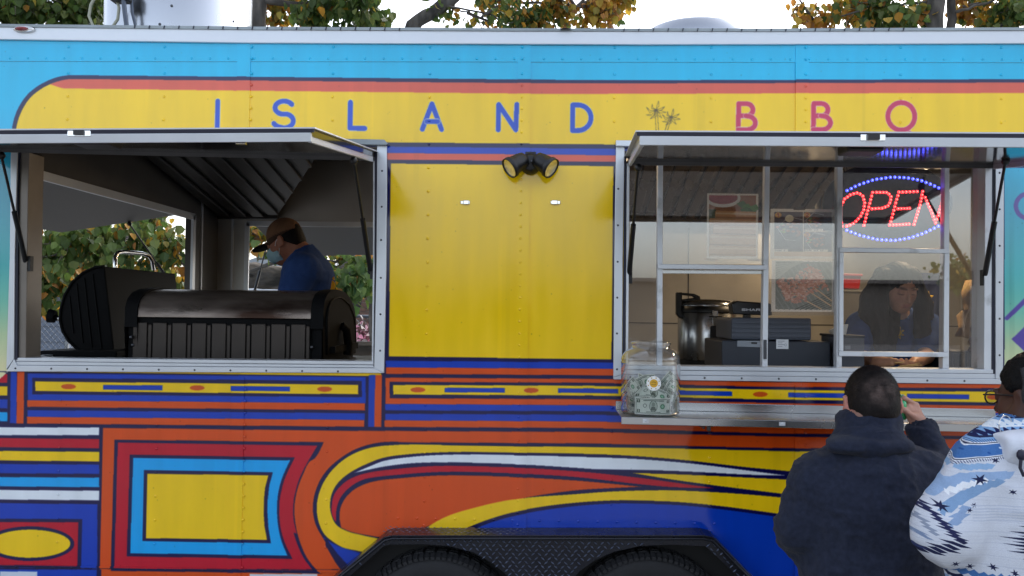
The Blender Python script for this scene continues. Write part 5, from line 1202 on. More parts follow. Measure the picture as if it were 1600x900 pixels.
def skin_build(F, parent, name, colfn, ma, noise=0, nsc=(30, 30, 30), seed=1, folds=()):
    V, Fc, N = F.mesh()
    if noise: V = V+N*(noise*vnoise(V, nsc, seed))[:, None]
    for amp, sc, sd in folds:
        q = vnoise(V, sc, sd); V = V+N*(amp*(1-2*np.abs(q)))[:, None]
    return mesh_np(name, V, Fc, ma, parent, True, colfn(V) if colfn else None)
skinm = attr_mat('skin', .5, .35, var=.1, vscale=40, sss=.08, bump=.05, bscale=400)
hairm = attr_mat('hair', .6, .15, var=.35, vscale=120, bump=.5, bscale=260)
def flat(c):
    c = np.array(lin(c) if isinstance(c, str) else c); return lambda V: np.tile(c, (len(V), 1))
def paint(V, cols, mask, c, soft=None): w = (mask if soft is None else np.clip(mask, 0, 1))[:, None]; return cols*(1-w)+np.array(lin(c))*w
def loc(V, c, fr, sc=1.): q = (V-np.array(c))/sc; return q@np.array(fr[0]), q@np.array(fr[1]), q@np.array(fr[2])
def face_paint(V, c, fr, base, lip, sc=1., lids=True, brow='#17120f'):
    cols = np.tile(np.array(lin(base)), (len(V), 1)); x, y, z = loc(V, c, fr, sc); h = y > .05
    cols = paint(V, cols, np.exp(-((np.abs(x)/.022)**4+((z+.063)/.011)**4))*h*.8, lip, 1)
    cols = paint(V, cols, np.exp(-(((np.abs(x)-.030)/.019)**4+((z-.024-.05*(np.abs(x)-.03))/.0042)**2))*h*.85, brow, 1)
    cols = paint(V, cols, np.exp(-(((np.abs(x)-.031)/.013)**4+((z+.006)/.0028)**2))*h*.9, '#0d0a0a', 1)
    cols = paint(V, cols, np.exp(-((np.abs(x)-.04)**2/.0006+(z+.03)**2/.0005))*h*.25, '#a0483c', 1)
    return cols
def V3(p): return Vector(p)
def legs(parent, hip_l, hip_r, zf, col, yb, shoe='#1a1a1c', r=.095):
    lo = np.minimum(hip_l, hip_r)-.16; hi = np.maximum(hip_l, hip_r)+.16
    F = Field(axis(lo[0], hi[0], .014), axis(lo[1]-.05, hi[1]+.05, .014), axis(zf+.05, hi[2]+.1, .018))
    for h in (hip_l, hip_r):
        h = Vector(h); kn = Vector((h.x, h.y+.03, zf+(h.z-zf)*.52)); an = Vector((h.x, h.y-.01, zf+.09)); F.chain([h, kn, an], [r*1.15, r*.8, r*.66], .03)
    F.cone(hip_l, hip_r, r*1.35, r*1.35, .04)
    skin_build(F, parent, 'trousers', None, mat('trouser_cloth', col, .85, var=.15, bump=.2, bscale=200), .004, (18, 18, 9))
    for h in (hip_l, hip_r):
        m = MB(); h = Vector(h); m.tube([(h.x, h.y-.09, zf+.045), (h.x, h.y-.03, zf+.06), (h.x, h.y+.06, zf+.045), (h.x, h.y+.15, zf+.03)], [.035, .048, .045, .03], 10); m.box((h.x-.045, h.y-.11, zf), (h.x+.045, h.y+.17, zf+.025)); m.build('shoe', mat('shoe_leather', shoe, .6), parent, bevel=.006)

# ---------------------------------------------------------------- customer in the dark hoodie
yb = -.80
man = thing('person', 'man with cropped black hair and dark navy hoodie seen from behind, right hand raised', 'person', (P(1361, 900, yb).x, yb, 0))
hc = P(1361, 628, -.765); hf = frame((.10, 1, -.05))
wr = P(1437, 664, -.50)
F = Field(axis(hc.x-.36, hc.x+.36, .008, [(P(1396, 640, -.47).x, wr.x+.03, .0035)]), axis(-1.05, -.30, .009, [(-.54, -.38, .0035)]), axis(.62, 1.56, .008, [(wr.z-.02, wr.z+.11, .0035)]))
W_ = head(F, hc, hf, 1.0)
F.cone(P(1361, 648, -.79), P(1361, 705, -.79), .058, .058, .03); F.ell(P(1361, 655, -.815), (.06, .03, .05), .03)
F.ell(P(1361, 800, -.8), (.17, .11, .30), .05); F.cone(P(1300, 735, -.8), P(1420, 735, -.8), .06, .06, .04)
F.chain([P(1275, 738, -.8), P(1254, 832, -.78), P(1292, 850, -.52)], [.05, .04, .03]); F.chain([P(1447, 738, -.8), P(1466, 735, -.58), wr], [.05, .04, .027])
kn = P(1421, 634, -.475)
hand(F, wr, kn, (0, -.35, 1), [[P(1413, 622, -.495), P(1403, 621, -.47), P(1399, 627, -.45)], [P(1411, 625, -.46), P(1401, 627, -.435), P(1398, 634, -.425)],
     [P(1413, 631, -.435), P(1404, 635, -.41), P(1401, 641, -.405)], [P(1416, 637, -.415), P(1408, 642, -.395), P(1405, 647, -.395)]], [P(1426, 650, -.515), P(1413, 641, -.535), P(1404, 635, -.53)], .0098)
def mcol(V):
    cols = face_paint(V, hc, hf, '#b98a78', '#9a5a50'); x, y, z = loc(V, hc, hf)
    cols = paint(V, cols, np.clip((z+.07)/.03, 0, 1)*(y < .02)*(np.abs(x) < .074)*.55, '#3a2c28', 1)       # shadow of stubble at the nape
    return paint(V, cols, np.exp(-((np.abs(x)-.083)/.012)**2-(z+.01)**2/.0014)*.5, '#c06a62', 1)
skin_build(F, man, 'body', mcol, skinm)
F = Field(axis(hc.x-.12, hc.x+.12, .0055), axis(hc.y-.14, hc.y+.14, .0055), axis(hc.z-.12, hc.z+.14, .0055))
r, f, u = hf; M = [[r[i], f[i], u[i]] for i in range(3)]
F.ell(Vector(hc)+f*-.011+u*.02, (.0795, .099, .097), .01, 'u', M); F.ell(Vector(hc)+f*-.03+u*-.025, (.072, .075, .055), .03, 'u', M)
cn = (u*-1-f*.28).normalized(); F.cut(cn, cn.dot(Vector(hc)+u*-.048-f*.085)); cn = (f-u*.55).normalized(); F.cut(cn, cn.dot(Vector(hc)+f*.052+u*.045))
def hcol(V):
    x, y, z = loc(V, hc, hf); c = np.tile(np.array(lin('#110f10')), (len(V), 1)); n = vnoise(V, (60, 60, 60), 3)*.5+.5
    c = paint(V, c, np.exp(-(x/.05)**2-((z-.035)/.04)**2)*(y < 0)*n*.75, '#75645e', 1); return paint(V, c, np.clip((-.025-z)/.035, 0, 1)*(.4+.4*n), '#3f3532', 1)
skin_build(F, man, 'cropped_hair', hcol, hairm, .0012, (220, 220, 220), 4)
F = Field(axis(hc.x-.40, hc.x+.40, .0075), axis(-1.06, -.42, .0085), axis(.60, 1.40, .0075))
F.ell(P(1361, 862, -.80), (.212, .165, .33), .05); F.ell(P(1361, 788, -.805), (.213, .15, .165), .06); F.cone(P(1302, 742, -.80), P(1422, 740, -.80), .078, .078, .06)
F.cone(P(1360, 700, -.79), P(1360, 735, -.80), .10, .14, .05); F.ell(P(1361, 905, -.80), (.208, .17, .14), .04)
F.chain([P(1278, 756, -.80), P(1252, 822, -.79), P(1254, 840, -.76)], [.088, .07, .066], .03); F.cone(P(1254, 840, -.76), P(1300, 856, -.50), .066, .045, .025)
F.chain([P(1442, 752, -.80), P(1464, 738, -.60)], [.085, .066], .04); F.cone(P(1464, 736, -.60), P(1440, 672, -.51), .066, .043, .025); F.cone(P(1442, 676, -.515), P(1438, 668, -.502), .046, .044, .008)
F.cone(P(1358, 668, -.778), P(1358, 684, -.788), .096, .108, .008); pass
F.cone(P(1357, 632, -.765), P(1358, 676, -.775), .080, .076, .006, 's'); F.cone(P(1436, 660, -.495), P(1439, 668, -.505), .036, .034, .004, 's')
hood_c = mat('heather_navy_fleece', '#282d3d', .95, spec=.12, var=.25, vscale=70, bump=.35, bscale=420)
hood_c.node_tree.nodes['Principled BSDF'].inputs['Sheen Weight'].default_value = .08
skin_build(F, man, 'hoodie', None, hood_c, .004, (9, 9, 9), 5, [(.006, (9, 7, 15), 7), (.0045, (20, 16, 34), 9), (.0025, (44, 36, 60), 19)])
r_ = np.random.default_rng(8); nh = 9000; dirs = r_.normal(0, 1, (nh*3, 3)); dirs /= np.linalg.norm(dirs, axis=1)[:, None]
q_ = np.array(hc)+dirs[:, :1]*np.array(hf[0])*.0795+(dirs[:, 1:2]*.099-.011)*np.array(hf[1])+(dirs[:, 2:]*.097+.02)*np.array(hf[2])
lx, ly, lz = loc(q_, hc, hf); ok = (lz > -.045+.28*(-ly-.085)) & (ly-.55*lz < .03); q_ = q_[ok][:nh]; nr_ = (q_-np.array(hc)); nr_ /= np.linalg.norm(nr_, axis=1)[:, None]
dn = nr_*.55+r_.normal(0, .35, nr_.shape)+np.array([0, 0, -.5]); dn /= np.linalg.norm(dn, axis=1)[:, None]; sd2 = np.cross(dn, nr_); sd2 /= np.linalg.norm(sd2, axis=1)[:, None]+1e-9; hl_ = r_.uniform(.002, .005, (len(q_), 1))
HV = np.stack([q_-sd2*.0006, q_+sd2*.0006, q_+dn*hl_+sd2*.0002, q_+dn*hl_-sd2*.0002], 1).reshape(-1, 3); mesh_np('hair_strand', HV, np.arange(len(HV)).reshape(-1, 4), hairm, man, False, np.repeat(hcol(q_)*1.1, 4, 0), 'stuff')
F = Field(axis(hc.x-.2, hc.x+.2, .006), axis(-1.02, -.6, .006), axis(hc.z-.30, hc.z+.02, .006))
F.cone(P(1358, 670, -.78), P(1358, 688, -.79), .095, .114, .008); F.ell(P(1358, 692, -.845), (.128, .085, .026), .008); F.ell(P(1330, 697, -.872), (.075, .045, .026), .012); F.ell(P(1388, 697, -.872), (.075, .045, .026), .012); F.ell(P(1363, 703, -.885), (.05, .04, .02), .02)
F.cone(P(1357, 630, -.765), P(1358, 684, -.775), .081, .078, .006, 's'); F.cone(P(1360, 690, -.93), P(1364, 712, -.93), .012, .02, .02, 's')
skin_build(F, man, 'hood', None, hood_c, .003, (16, 16, 16), 15, [(.004, (18, 14, 36), 17)])
legs(man, P(1330, 985, yb), P(1392, 985, yb), 0, '#20242c', yb)
gc = thing('green_bottle', 'small green bottle held in the raised hand of the man in the hoodie', 'bottle', tuple(P(1407, 634, -.482)))
m = MB(); c = P(1406.5, 635, -.482); m.lathe([(0, -.045), (.019, -.045), (.0215, -.04), (.0215, .012), (.019, .02), (.012, .026), (.012, .03)], c, 'Z', 20); m.build('bottle_body', mat('green_plastic', '#11a060', .2, coat=.5), gc)
m = MB(); m.lathe([(.0135, .027), (.0135, .04), (.012, .042), (0, .042)], c, 'Z', 20); m.build('bottle_cap', mat('green_cap', '#0c7a48', .3), gc)

# ---------------------------------------------------------------- customer in the patterned jacket
yw = -1.28
wom = thing('person', 'woman with glasses, hoop earring and white and blue zigzag patterned jacket at the right edge', 'person', (P(1625, 900, yw).x, yw, 0))
wc = P(1621, 621, yw+.03); wf = frame((-.40, .91, -.10))
F = Field(axis(wc.x-.40, wc.x+.36, .007), axis(-1.6, -.85, .0085), axis(.55, wc.z+.16, .007))
W2 = head(F, wc, wf, 1.03)
F.cone(P(1618, 660, yw), P(1625, 730, yw), .056, .068, .03); F.ell(P(1625, 830, yw), (.18, .12, .3), .05)
F.cone(P(1550, 745, yw), P(1705, 745, yw), .06, .06, .04); F.chain([P(1540, 750, yw), P(1480, 832, -1.30), P(1545, 850, -1.06)], [.055, .045, .03])
F.chain([P(1712, 750, yw), P(1760, 850, -1.25), P(1700, 845, -1.0)], [.055, .045, .03])
for hx, sg in ((1545, 1), (1700, -1)):
    w0 = P(hx, 850 if sg > 0 else 845, -1.06 if sg > 0 else -1.0); k0 = w0+Vector((sg*.05, .06, .0)); d = (k0-w0).normalized()
    hand(F, w0, k0, (0, 0, 1), [[k0+d*.035+Vector((0, 0, -.01))+Vector((-d.y, d.x, 0))*o, k0+d*.055+Vector((0, 0, -.03))+Vector((-d.y, d.x, 0))*o] for o in (-.028, -.01, .01, .026)], [w0+d*.03+Vector((0, 0, .02)), k0+Vector((0, 0, .03)), k0+d*.03+Vector((0, 0, .025))])
skin_build(F, wom, 'body', lambda V: face_paint(V, wc, wf, '#4a2e25', '#5a2c2a', 1.03), skinm)
F = Field(axis(wc.x-.15, wc.x+.15, .0055), axis(wc.y-.16, wc.y+.16, .0055), axis(wc.z-.16, wc.z+.16, .0055))
r, f, u = wf; M = [[r[i], f[i], u[i]] for i in range(3)]
F.ell(Vector(wc)+f*-.014+u*.026, (.084, .104, .099), .01, 'u', M); F.ell(Vector(wc)+f*-.045+u*-.03, (.074, .07, .06), .03, 'u', M)
cn = (f-u*.35).normalized(); F.cut(cn, cn.dot(Vector(wc)+f*.068+u*.05)); cn = (f*.8-u).normalized(); F.cut(cn, cn.dot(Vector(wc)+f*-.0+u*.002))
for s_ in (-1, 1): F.ell(Vector(wc)+r*s_*.085+f*-.002+u*-.014, (.03, .026, .036), .006, 's', M)
V, Fc, N = F.mesh(); x, y, z = loc(V, wc, wf); ph = np.arctan2(x, z-.02)*26; V = V+N*(.0022*np.abs(np.sin(ph))+.0022*vnoise(V, (120, 120, 120), 2)+.0018*vnoise(V, (300, 300, 300), 5))[:, None]
mesh_np('braided_hair', V, Fc, hairm, wom, True, np.tile(np.array(lin('#0b0b0d')), (len(V), 1)))
m = MB()
for k in range(7):
    b0 = P(1597+k*7, 575+k*2, yw-.07-.004*k); pts = [b0+Vector((.004*math.sin(j*1.3+k), -.016*min(j, 3)/3, -.020*j)) for j in range(6 if k else 6)]
    pts[-1] = pts[-1]+Vector((.01, 0, 0)); m.tube(pts, [.006+.0016*(j % 2) for j in range(6)], 8)
m.build('hanging_braid', mat('braid_black', '#15151a', .6, var=.4, vscale=150, bump=.6, bscale=220), wom, kind='stuff')
m = MB(); ec = P(1571, 664, yw-.055); pts = [ec+Vector((.021*math.cos(t), .010*math.cos(t), .024*math.sin(t))) for t in np.linspace(0, 2*math.pi, 29)]; m.tube(pts, .0016, 6, False); m.build('hoop_earring', chrome, wom)
m = MB(); eye = Vector(wc)+f*.112+u*.002
for s_ in (-1, 1):
    pc_ = eye+r*s_*.033; pts = [pc_+r*.026*math.cos(t)+u*.018*math.sin(t)-f*.004*abs(math.cos(t)) for t in np.linspace(0, 2*math.pi, 21)]; m.tube(pts, .0022, 6, False)
    m.tube([pc_+r*s_*.026+u*.008, Vector(wc)+r*s_*.079+f*.05+u*.010, Vector(wc)+r*s_*.081-f*.005+u*.006, Vector(wc)+r*s_*.08-f*.03-u*.014], .0022, 6)
m.tube([eye-r*.008+u*.004, eye+r*.008+u*.004], .002, 6); m.build('glasses_frame', black, wom)
m = MB()
for s_ in (-1, 1):
    pc_ = eye+r*s_*.033; n = 20; m.add([pc_]+[pc_+r*.025*math.cos(2*math.pi*t/n)+u*.017*math.sin(2*math.pi*t/n) for t in range(n)], [(0, k+1, (k+1) % n+1) for k in range(n)])
m.build('glasses_lens', glass_mat('spectacle_glass', (.8, .85, .95), .1, 3, .02), wom, kind='stuff')
# printed jacket cloth
JS = 4.0; J = Canvas(int(330*JS), int(360*JS), '#ccd1dc', lambda px, py: ((px-1400)*JS, (py-650)*JS))
JN, JB, JL, JG = '#242949', '#4672ae', '#93add0', '#8d97ab'
for k in range(60): y = 650+k*6+rng.uniform(-2, 2); J.line([(1400, y+4), (1560, y), (1730, y-3)], rng.uniform(.5, 2.2), '#c8cdd9' if k % 3 else '#c0c6d4')
def saw(path, w0, w1, teeth, tooth, col, both=True):
    pts = [Vector((a, b, 0)) for a, b in seg(path, teeth*2+1)]; Lh = []; Rh = []
    for i, p in enumerate(pts):
        d = (pts[min(i+1, len(pts)-1)]-pts[max(i-1, 0)]).normalized(); n = Vector((-d.y, d.x, 0)); w = w0+(w1-w0)*i/(len(pts)-1); e = tooth*1.25*(.75+.5*((i*7)%5)/4) if i % 2 else 0
        Lh.append(p+n*(w+e)); Rh.append(p-n*(w+(e if both else 0)))
    J.fill([(v.x, v.y) for v in Lh]+[(v.x, v.y) for v in reversed(Rh)], col)
lowe = [(1440, 790), (1454, 775), (1477, 753), (1510, 733), (1543, 720), (1600, 707), (1730, 690)]; upe = [(1438, 776), (1452, 762), (1477, 736), (1510, 714), (1543, 701), (1600, 689), (1730, 672)]
J.fill(upe+[(1730, 640), (1400, 640), (1400, 790)], '#7fa6d2')
for k in range(5):
    o = [(x, y-8-k*11) for x, y in upe]; J.line(o, 2.2, JN if k % 2 == 0 else '#e6ebf2'); saw([(x, y-4) for x, y in o], .6, .6, 34, 4.2, ('#1d2450', '#dfe8f2', JB)[k % 3])
J.fill(upe+lowe[::-1], JB)
for a, b in zip(seg(upe, 90), seg(lowe, 90)):
    i = 0
    if rng.uniform() < .55: t = rng.uniform(.25, .75); J.disc(a[0]*(1-t)+b[0]*t, a[1]*(1-t)+b[1]*t, 2.2, 1.6, ('#8fb2da', '#2a5698', '#c3d5ea')[int(rng.integers(3))], 8)
for e in (upe, lowe):
    J.line(e, 3.4, '#e8ecf2'); J.line(e, 1.0, JN)
    for q in seg([(x, y+(3 if e is lowe else -3)) for x, y in e], 110): J.line([(q[0], q[1]-1.4), (q[0]+.6, q[1]+1.4)], .9, '#24305c')
def bow(x, y, s, a=0):
    c_, s__ = math.cos(R_(a)), math.sin(R_(a)); T = lambda u_, v_: (x+(u_*c_-v_*s__)*s, y+(u_*s__+v_*c_)*s)
    J.fill([T(-1, -.6), T(-.2, -.35), T(0, -.9), T(.15, -.3), T(1.1, -.6), T(.45, 0), T(1, .6), T(.2, .35), T(0, .9), T(-.15, .3), T(-1.1, .6), T(-.45, 0)], JN)
def spiky(path, ws, n, col, slant=0.):
    pp = seg(path, n); h = max(1.2, math.hypot(pp[1][0]-pp[0][0], pp[1][1]-pp[0][1])*.52)
    for i, (x, y) in enumerate(pp):
        w = float(np.interp(i/(n-1), np.linspace(0, 1, len(ws)), ws))*(1.25 if i % 2 else .72)*(.85+.3*((i*13) % 7)/6)
        J.fill([(x-w, y+slant*w), (x-w*.25, y-h), (x+w, y-slant*w), (x+w*.25, y+h)], col)
spiky([(1468, 786), (1500, 764), (1530, 748), (1572, 742)], [10, 22, 26, 16], 13, JL, .35); spiky([(1482, 806), (1505, 786), (1530, 768), (1560, 752)], [6, 18, 20, 10], 11, '#7f9ec2', .35)
spiky([(1496, 776), (1520, 762), (1545, 752)], [4, 9, 5], 7, '#e6eaf0', .35); spiky([(1488, 824), (1500, 812), (1512, 796)], [5, 14, 8], 6, '#8aa2c4', .2); spiky([(1520, 738), (1552, 730)], [8, 12], 5, '#8fb0d4', .3)
bow(1538, 752, 9, -25); bow(1482, 797, 9, 20); bow(1562, 721, 5, -10); bow(1577, 766, 5, 0); bow(1489, 755, 4.5, -20); bow(1499, 748, 4.5, -20); bow(1518, 799, 4, -30); bow(1525, 791, 4, -30)
spiky([(1453, 775), (1460, 794), (1472, 812), (1486, 830), (1500, 846)], [4, 9, 11, 13, 16], 13, '#2a2e52', -.25); spiky([(1502, 846), (1486, 857), (1466, 866), (1446, 872)], [16, 18, 18, 10], 8, JN, -.25)
spiky([(1446, 788), (1450, 806), (1458, 826), (1466, 838)], [3, 6, 8, 8], 9, JG, -.2); spiky([(1424, 822), (1434, 815), (1441, 800)], [6, 8, 3], 7, JN, .6); spiky([(1430, 840), (1446, 838), (1456, 846)], [8, 12, 8], 6, '#7d8fae', -.3); spiky([(1432, 850), (1450, 864)], [4, 8], 4, '#3a4570', -.2)
for k in range(6): J.line([(1522, 792+k*4.5), (1600, 786+k*4.5), (1730, 780+k*4)], 1.6, '#b9c1d2')
spiky([(1612, 812), (1608, 826), (1602, 842), (1606, 856), (1612, 872)], [16, 28, 42, 28, 14], 13, JN); spiky([(1626, 832), (1626, 852)], [10, 10], 5, '#dfe2ea'); spiky([(1660, 800), (1660, 842), (1660, 884)], [8, 48, 8], 15, JN)
for k in range(5): bow(1500+k*26, 886+(k % 2)*5, 6, 15*k)
for k in range(3): saw([(1480, 905+k*14), (1600, 900+k*14), (1730, 897+k*14)], 2, 2, 26, 4, (JB, JN, JL)[k])
A_ = J.a; A_[1:-1, 1:-1] = (A_[1:-1, 1:-1]*2+A_[:-2, 1:-1]+A_[2:, 1:-1]+A_[1:-1, :-2]+A_[1:-1, 2:])/6; A_ += rng.normal(0, .035, A_.shape[:2])[..., None]; jim = J.image('jacket_print'); jm = print_mat('patterned_fleece', jim, .9, .15, .25, 350, .06)
F = Field(axis(wc.x-.44, wc.x+.40, .0075), axis(-1.62, -.9, .009), axis(.52, wc.z+.0, .0075))
F.ell(P(1632, 850, yw), (.245, .18, .36), .05); F.ell(P(1628, 768, yw), (.22, .15, .16), .06); F.cone(P(1552, 745, yw), P(1705, 745, yw), .092, .092, .06)
F.cone(P(1545, 748, yw-.01), P(1482, 826, -1.31), .098, .088, .025); F.cone(P(1482, 828, -1.31), P(1545, 850, -1.06), .086, .05, .02)
F.cone(P(1712, 748, yw), P(1762, 850, -1.25), .095, .08, .03); F.cone(P(1762, 850, -1.25), P(1700, 845, -1.0), .08, .05, .02)
F.cone(P(1624, 716, yw), P(1625, 745, yw), .075, .14, .04); F.ell(P(1622, 708, yw-.04), (.11, .085, .04), .02)
F.cone(P(1618, 640, yw), P(1619, 692, yw+.01), .072, .062, .01, 's')
o = skin_build(F, wom, 'patterned_jacket', None, jm, .005, (8, 8, 8), 8, [(.004, (16, 12, 12), 11), (.002, (30, 24, 34), 13)])
pa, pb_ = P(1450, 800, -1.40), P(1600, 800, -1.40); pc2 = P(1525, 700, -1.40); pd = P(1525, 880, -1.40)
bx_ = 150/(pb_.x-pa.x); bz_ = 180/(pd.z-pc2.z)
planar_uv(o, lambda x, y, z: (((1450+(x-pa.x)*bx_)-1400)/330, 1-((700+(z-pc2.z)*bz_)-650)/360))
F = Field(axis(wc.x-.16, wc.x+.18, .007), axis(-1.55, -1.1, .008), axis(wc.z-.25, wc.z-.02, .007))
F.ell(P(1620, 694, yw-.05), (.122, .09, .042), .02); F.ell(P(1606, 702, yw-.10), (.08, .045, .04), .02); F.ell(P(1640, 715, yw-.12), (.07, .04, .06), .02); F.cone(P(1620, 640, yw), P(1620, 700, yw+.01), .075, .066, .008, 's')
skin_build(F, wom, 'jacket_hood', None, mat('white_fleece', '#d0d5e0', .95, spec=.1, var=.06, vscale=40, bump=.3, bscale=300), .005, (14, 14, 14), 3, [(.004, (20, 16, 24), 5)])
m = MB(); kc = P(1596, 711, yw-.155); m.ball(kc, (.012, .01, .014), 10); m.tube([kc, kc+Vector((-.006, -.005, -.03)), kc+Vector((.004, -.003, -.05))], .004, 6); m.build('drawstring_knot', gasket, wom)
legs(wom, P(1590, 985, yw), P(1680, 985, yw), 0, '#2a3350', yw, '#e0e0e0')

# ---------------------------------------------------------------- cook at the grill
yk = 1.08
cook = thing('person', 'cook in dark cap, pale blue mask and navy shirt bending behind the grill', 'person', (P(470, 460, yk).x, yk, FLO))
cc = P(446, 378, yk); cf = frame((-1, .22, -.42))
F = Field(axis(cc.x-.36, cc.x+.42, .0085, [(cc.x-.15, cc.x+.12, .0065)]), axis(.70, 1.5, .0085), axis(1.10, cc.z+.16, .0085, [(cc.z-.16, cc.z+.14, .0065)]))
W3 = head(F, cc, cf, 1.0)
F.cone(Vector(cc)-cf[2]*.05-cf[1]*.045, P(478, 402, yk), .058, .066, .03); F.ell(P(472, 480, yk), (.12, .17, .28), .05)
F.cone(P(474, 418, yk-.16), P(474, 418, yk+.16), .06, .06, .04)
for sg in (-1, 1):
    sh_ = P(470, 420, yk+.18*sg); el_ = sh_+Vector((-.06, .03*sg, -.24)); wr_ = el_+Vector((-.24, -.02*sg, .0)); F.chain([sh_, el_, wr_], [.052, .042, .028]); d = Vector((-1, 0, -.1)).normalized(); kn_ = wr_+d*.085
    hand(F, wr_, kn_, (0, 0, 1), [[kn_+d*.03+Vector((0, o, -.01)), kn_+d*.045+Vector((0, o, -.035))] for o in (-.028, -.01, .01, .027)], [wr_+d*.03+Vector((0, -.03*sg, 0)), kn_+Vector((0, -.04*sg, -.01)), kn_+d*.03+Vector((0, -.035*sg, -.02))])
skin_build(F, cook, 'body', lambda V: face_paint(V, cc, cf, '#a9715a', '#8a4a40'), skinm)
r, f, u = cf; M = [[r[i], f[i], u[i]] for i in range(3)]
F = Field(axis(cc.x-.14, cc.x+.14, .006), axis(cc.y-.13, cc.y+.13, .006), axis(cc.z-.14, cc.z+.15, .006))
F.ell(Vector(cc)+f*-.012+u*.018, (.079, .099, .094), .01, 'u', M); F.ell(Vector(cc)+f*-.04+u*-.03, (.07, .066, .055), .03, 'u', M)
cn = (f*.9-u).normalized(); F.cut(cn, cn.dot(Vector(cc)+f*-.015-u*.0)); cn = -u-f*.1; F.cut(cn, cn.dot(Vector(cc)-u*.058-f*.06))
for s_ in (-1, 1): F.ell(Vector(cc)+r*s_*.085+u*-.01+f*.004, (.03, .03, .034), .006, 's', M)
skin_build(F, cook, 'short_hair', flat('#141012'), hairm, .0012, (200, 200, 200), 4)
F = Field(axis(cc.x-.26, cc.x+.15, .006), axis(cc.y-.16, cc.y+.16, .006), axis(cc.z-.2, cc.z+.17, .006))
F.ell(Vector(cc)+f*-.008+u*.034, (.084, .103, .098), .01, 'u', M); cn = (-u-f*.22).normalized(); F.cut(cn, cn.dot(Vector(cc)+u*.028-f*.06))
F.ell(Vector(cc)+f*-.10+u*.045, (.032, .03, .022), .006, 's', M)
F.ell(Vector(cc)+f*.125+u*.022, (.07, .075, .009), .012, 'u', M)
def ccol(V):
    x, y, z = loc(V, cc, cf); c = np.tile(np.array(lin('#7d5c46')), (len(V), 1)); c = paint(V, c, np.clip((y-.085)/.01, 0, 1), '#15151a', 1); return paint(V, c, ((z < .036) & (y < .085))*.7, '#201c1e', 1)
skin_build(F, cook, 'cap', ccol, attr_mat('cap_cloth', .85, .2, var=.12, bump=.3, bscale=300))
F = Field(axis(cc.x-.2, cc.x+.05, .005), axis(cc.y-.12, cc.y+.12, .005), axis(cc.z-.17, cc.z+.05, .005))
F.ell(Vector(cc)+f*.045+u*-.045, (.068, .072, .060), .01, 'u', M); F.ell(Vector(cc)+f*.09+u*-.035, (.03, .035, .04), .03, 'u', M); cn = -f; F.cut(cn, cn.dot(Vector(cc)+f*.028)); cn = (u+f*.35).normalized(); F.cut(cn, cn.dot(Vector(cc)+f*.09-u*.012))
skin_build(F, cook, 'face_mask', None, mat('mask_paper', '#a9cfdc', .8, var=.05, bump=.3, bscale=60), 0, folds=[(.0022, (4, 4, 90), 3)])
m = MB()
for s_ in (-1, 1): m.tube([Vector(cc)+r*s_*.066+f*.035-u*.02, Vector(cc)+r*s_*.08+f*.015+u*.0, Vector(cc)+r*s_*.086-f*.012+u*.015], .0018, 5); m.tube([Vector(cc)+r*s_*.06+f*.035-u*.075, Vector(cc)+r*s_*.08+f*.005-u*.035], .0018, 5)
m.build('mask_loop', mat('white_loop', '#e8e8e8', .8), cook, kind='stuff')
F = Field(axis(cc.x-.32, cc.x+.42, .0075), axis(.68, 1.5, .0085), axis(1.05, cc.z+.02, .0075))
F.ell(P(474, 490, yk), (.145, .19, .32), .05); F.ell(P(487, 435, yk), (.12, .18, .13), .06); F.cone(P(475, 420, yk-.16), P(475, 420, yk+.16), .075, .075, .06); F.cone(P(477, 402, yk), P(476, 420, yk), .078, .1, .04)
for sg in (-1, 1):
    sh_ = P(470, 420, yk+.18*sg); el_ = sh_+Vector((-.06, .03*sg, -.24)); F.cone(sh_, sh_.lerp(el_, .95), .084, .066, .03)
F.cone(P(468, 388, yk), P(476, 406, yk), .066, .062, .006, 's')
shirt = mat('royal_blue_jersey', '#37528e', .88, spec=.15, var=.15, vscale=30, bump=.25, bscale=350)
skin_build(F, cook, 'shirt', None, shirt, .004, (9, 9, 9), 2, [(.004, (18, 12, 10), 4), (.002, (34, 28, 24), 6)])
nb = Vector((.80, -.60, .05)).normalized(); ux_ = Vector((.60, .80, 0)); ec = P(514, 447, yk-.02)+nb*.016
sun_mesh(ec, .05, ux_, Vector((0, 0, 1)), nb).build('back_emblem', mat('emblem_yellow_b', '#e0a818', .7), cook)
legs(cook, (P(474, 560, yk).x, yk-.1, 1.25), (P(474, 560, yk).x, yk+.1, 1.25), FLO, '#20242c', yk)

# ---------------------------------------------------------------- server at the window
ys = .62
srv = thing('person', 'young woman with long dark hair and blue T-shirt bending over skewers inside the serving window', 'person', (P(1400, 560, ys).x, ys, FLO))
sc_ = P(1405, 448, ys-.03); sf = frame((.09, -1, -.42))
rw, lw = P(1378, 567, .24), P(1432, 566, .26)
F = Field(axis(P(1318, 500, ys).x-.06, P(1462, 500, ys).x+.06, .008, [(sc_.x-.09, sc_.x+.1, .005), (P(1380, 570, .2).x, P(1436, 570, .2).x, .0045)]), axis(.08, .95, .009, [(.10, .26, .0045), (sc_.y-.14, sc_.y, .005)]), axis(1.0, sc_.z+.15, .0085, [(P(1400, 580, .2).z, P(1400, 552, .2).z, .0045), (sc_.z-.13, sc_.z+.08, .005)]))
W4 = head(F, sc_, sf, .98)
F.cone(Vector(sc_)-sf[2]*.05-sf[1]*.04, P(1402, 500, ys+.06), .048, .056, .03); F.ell(P(1398, 560, ys+.06), (.135, .10, .24), .05); F.cone(P(1352, 508, ys+.03), P(1446, 508, ys+.05), .05, .05, .04)
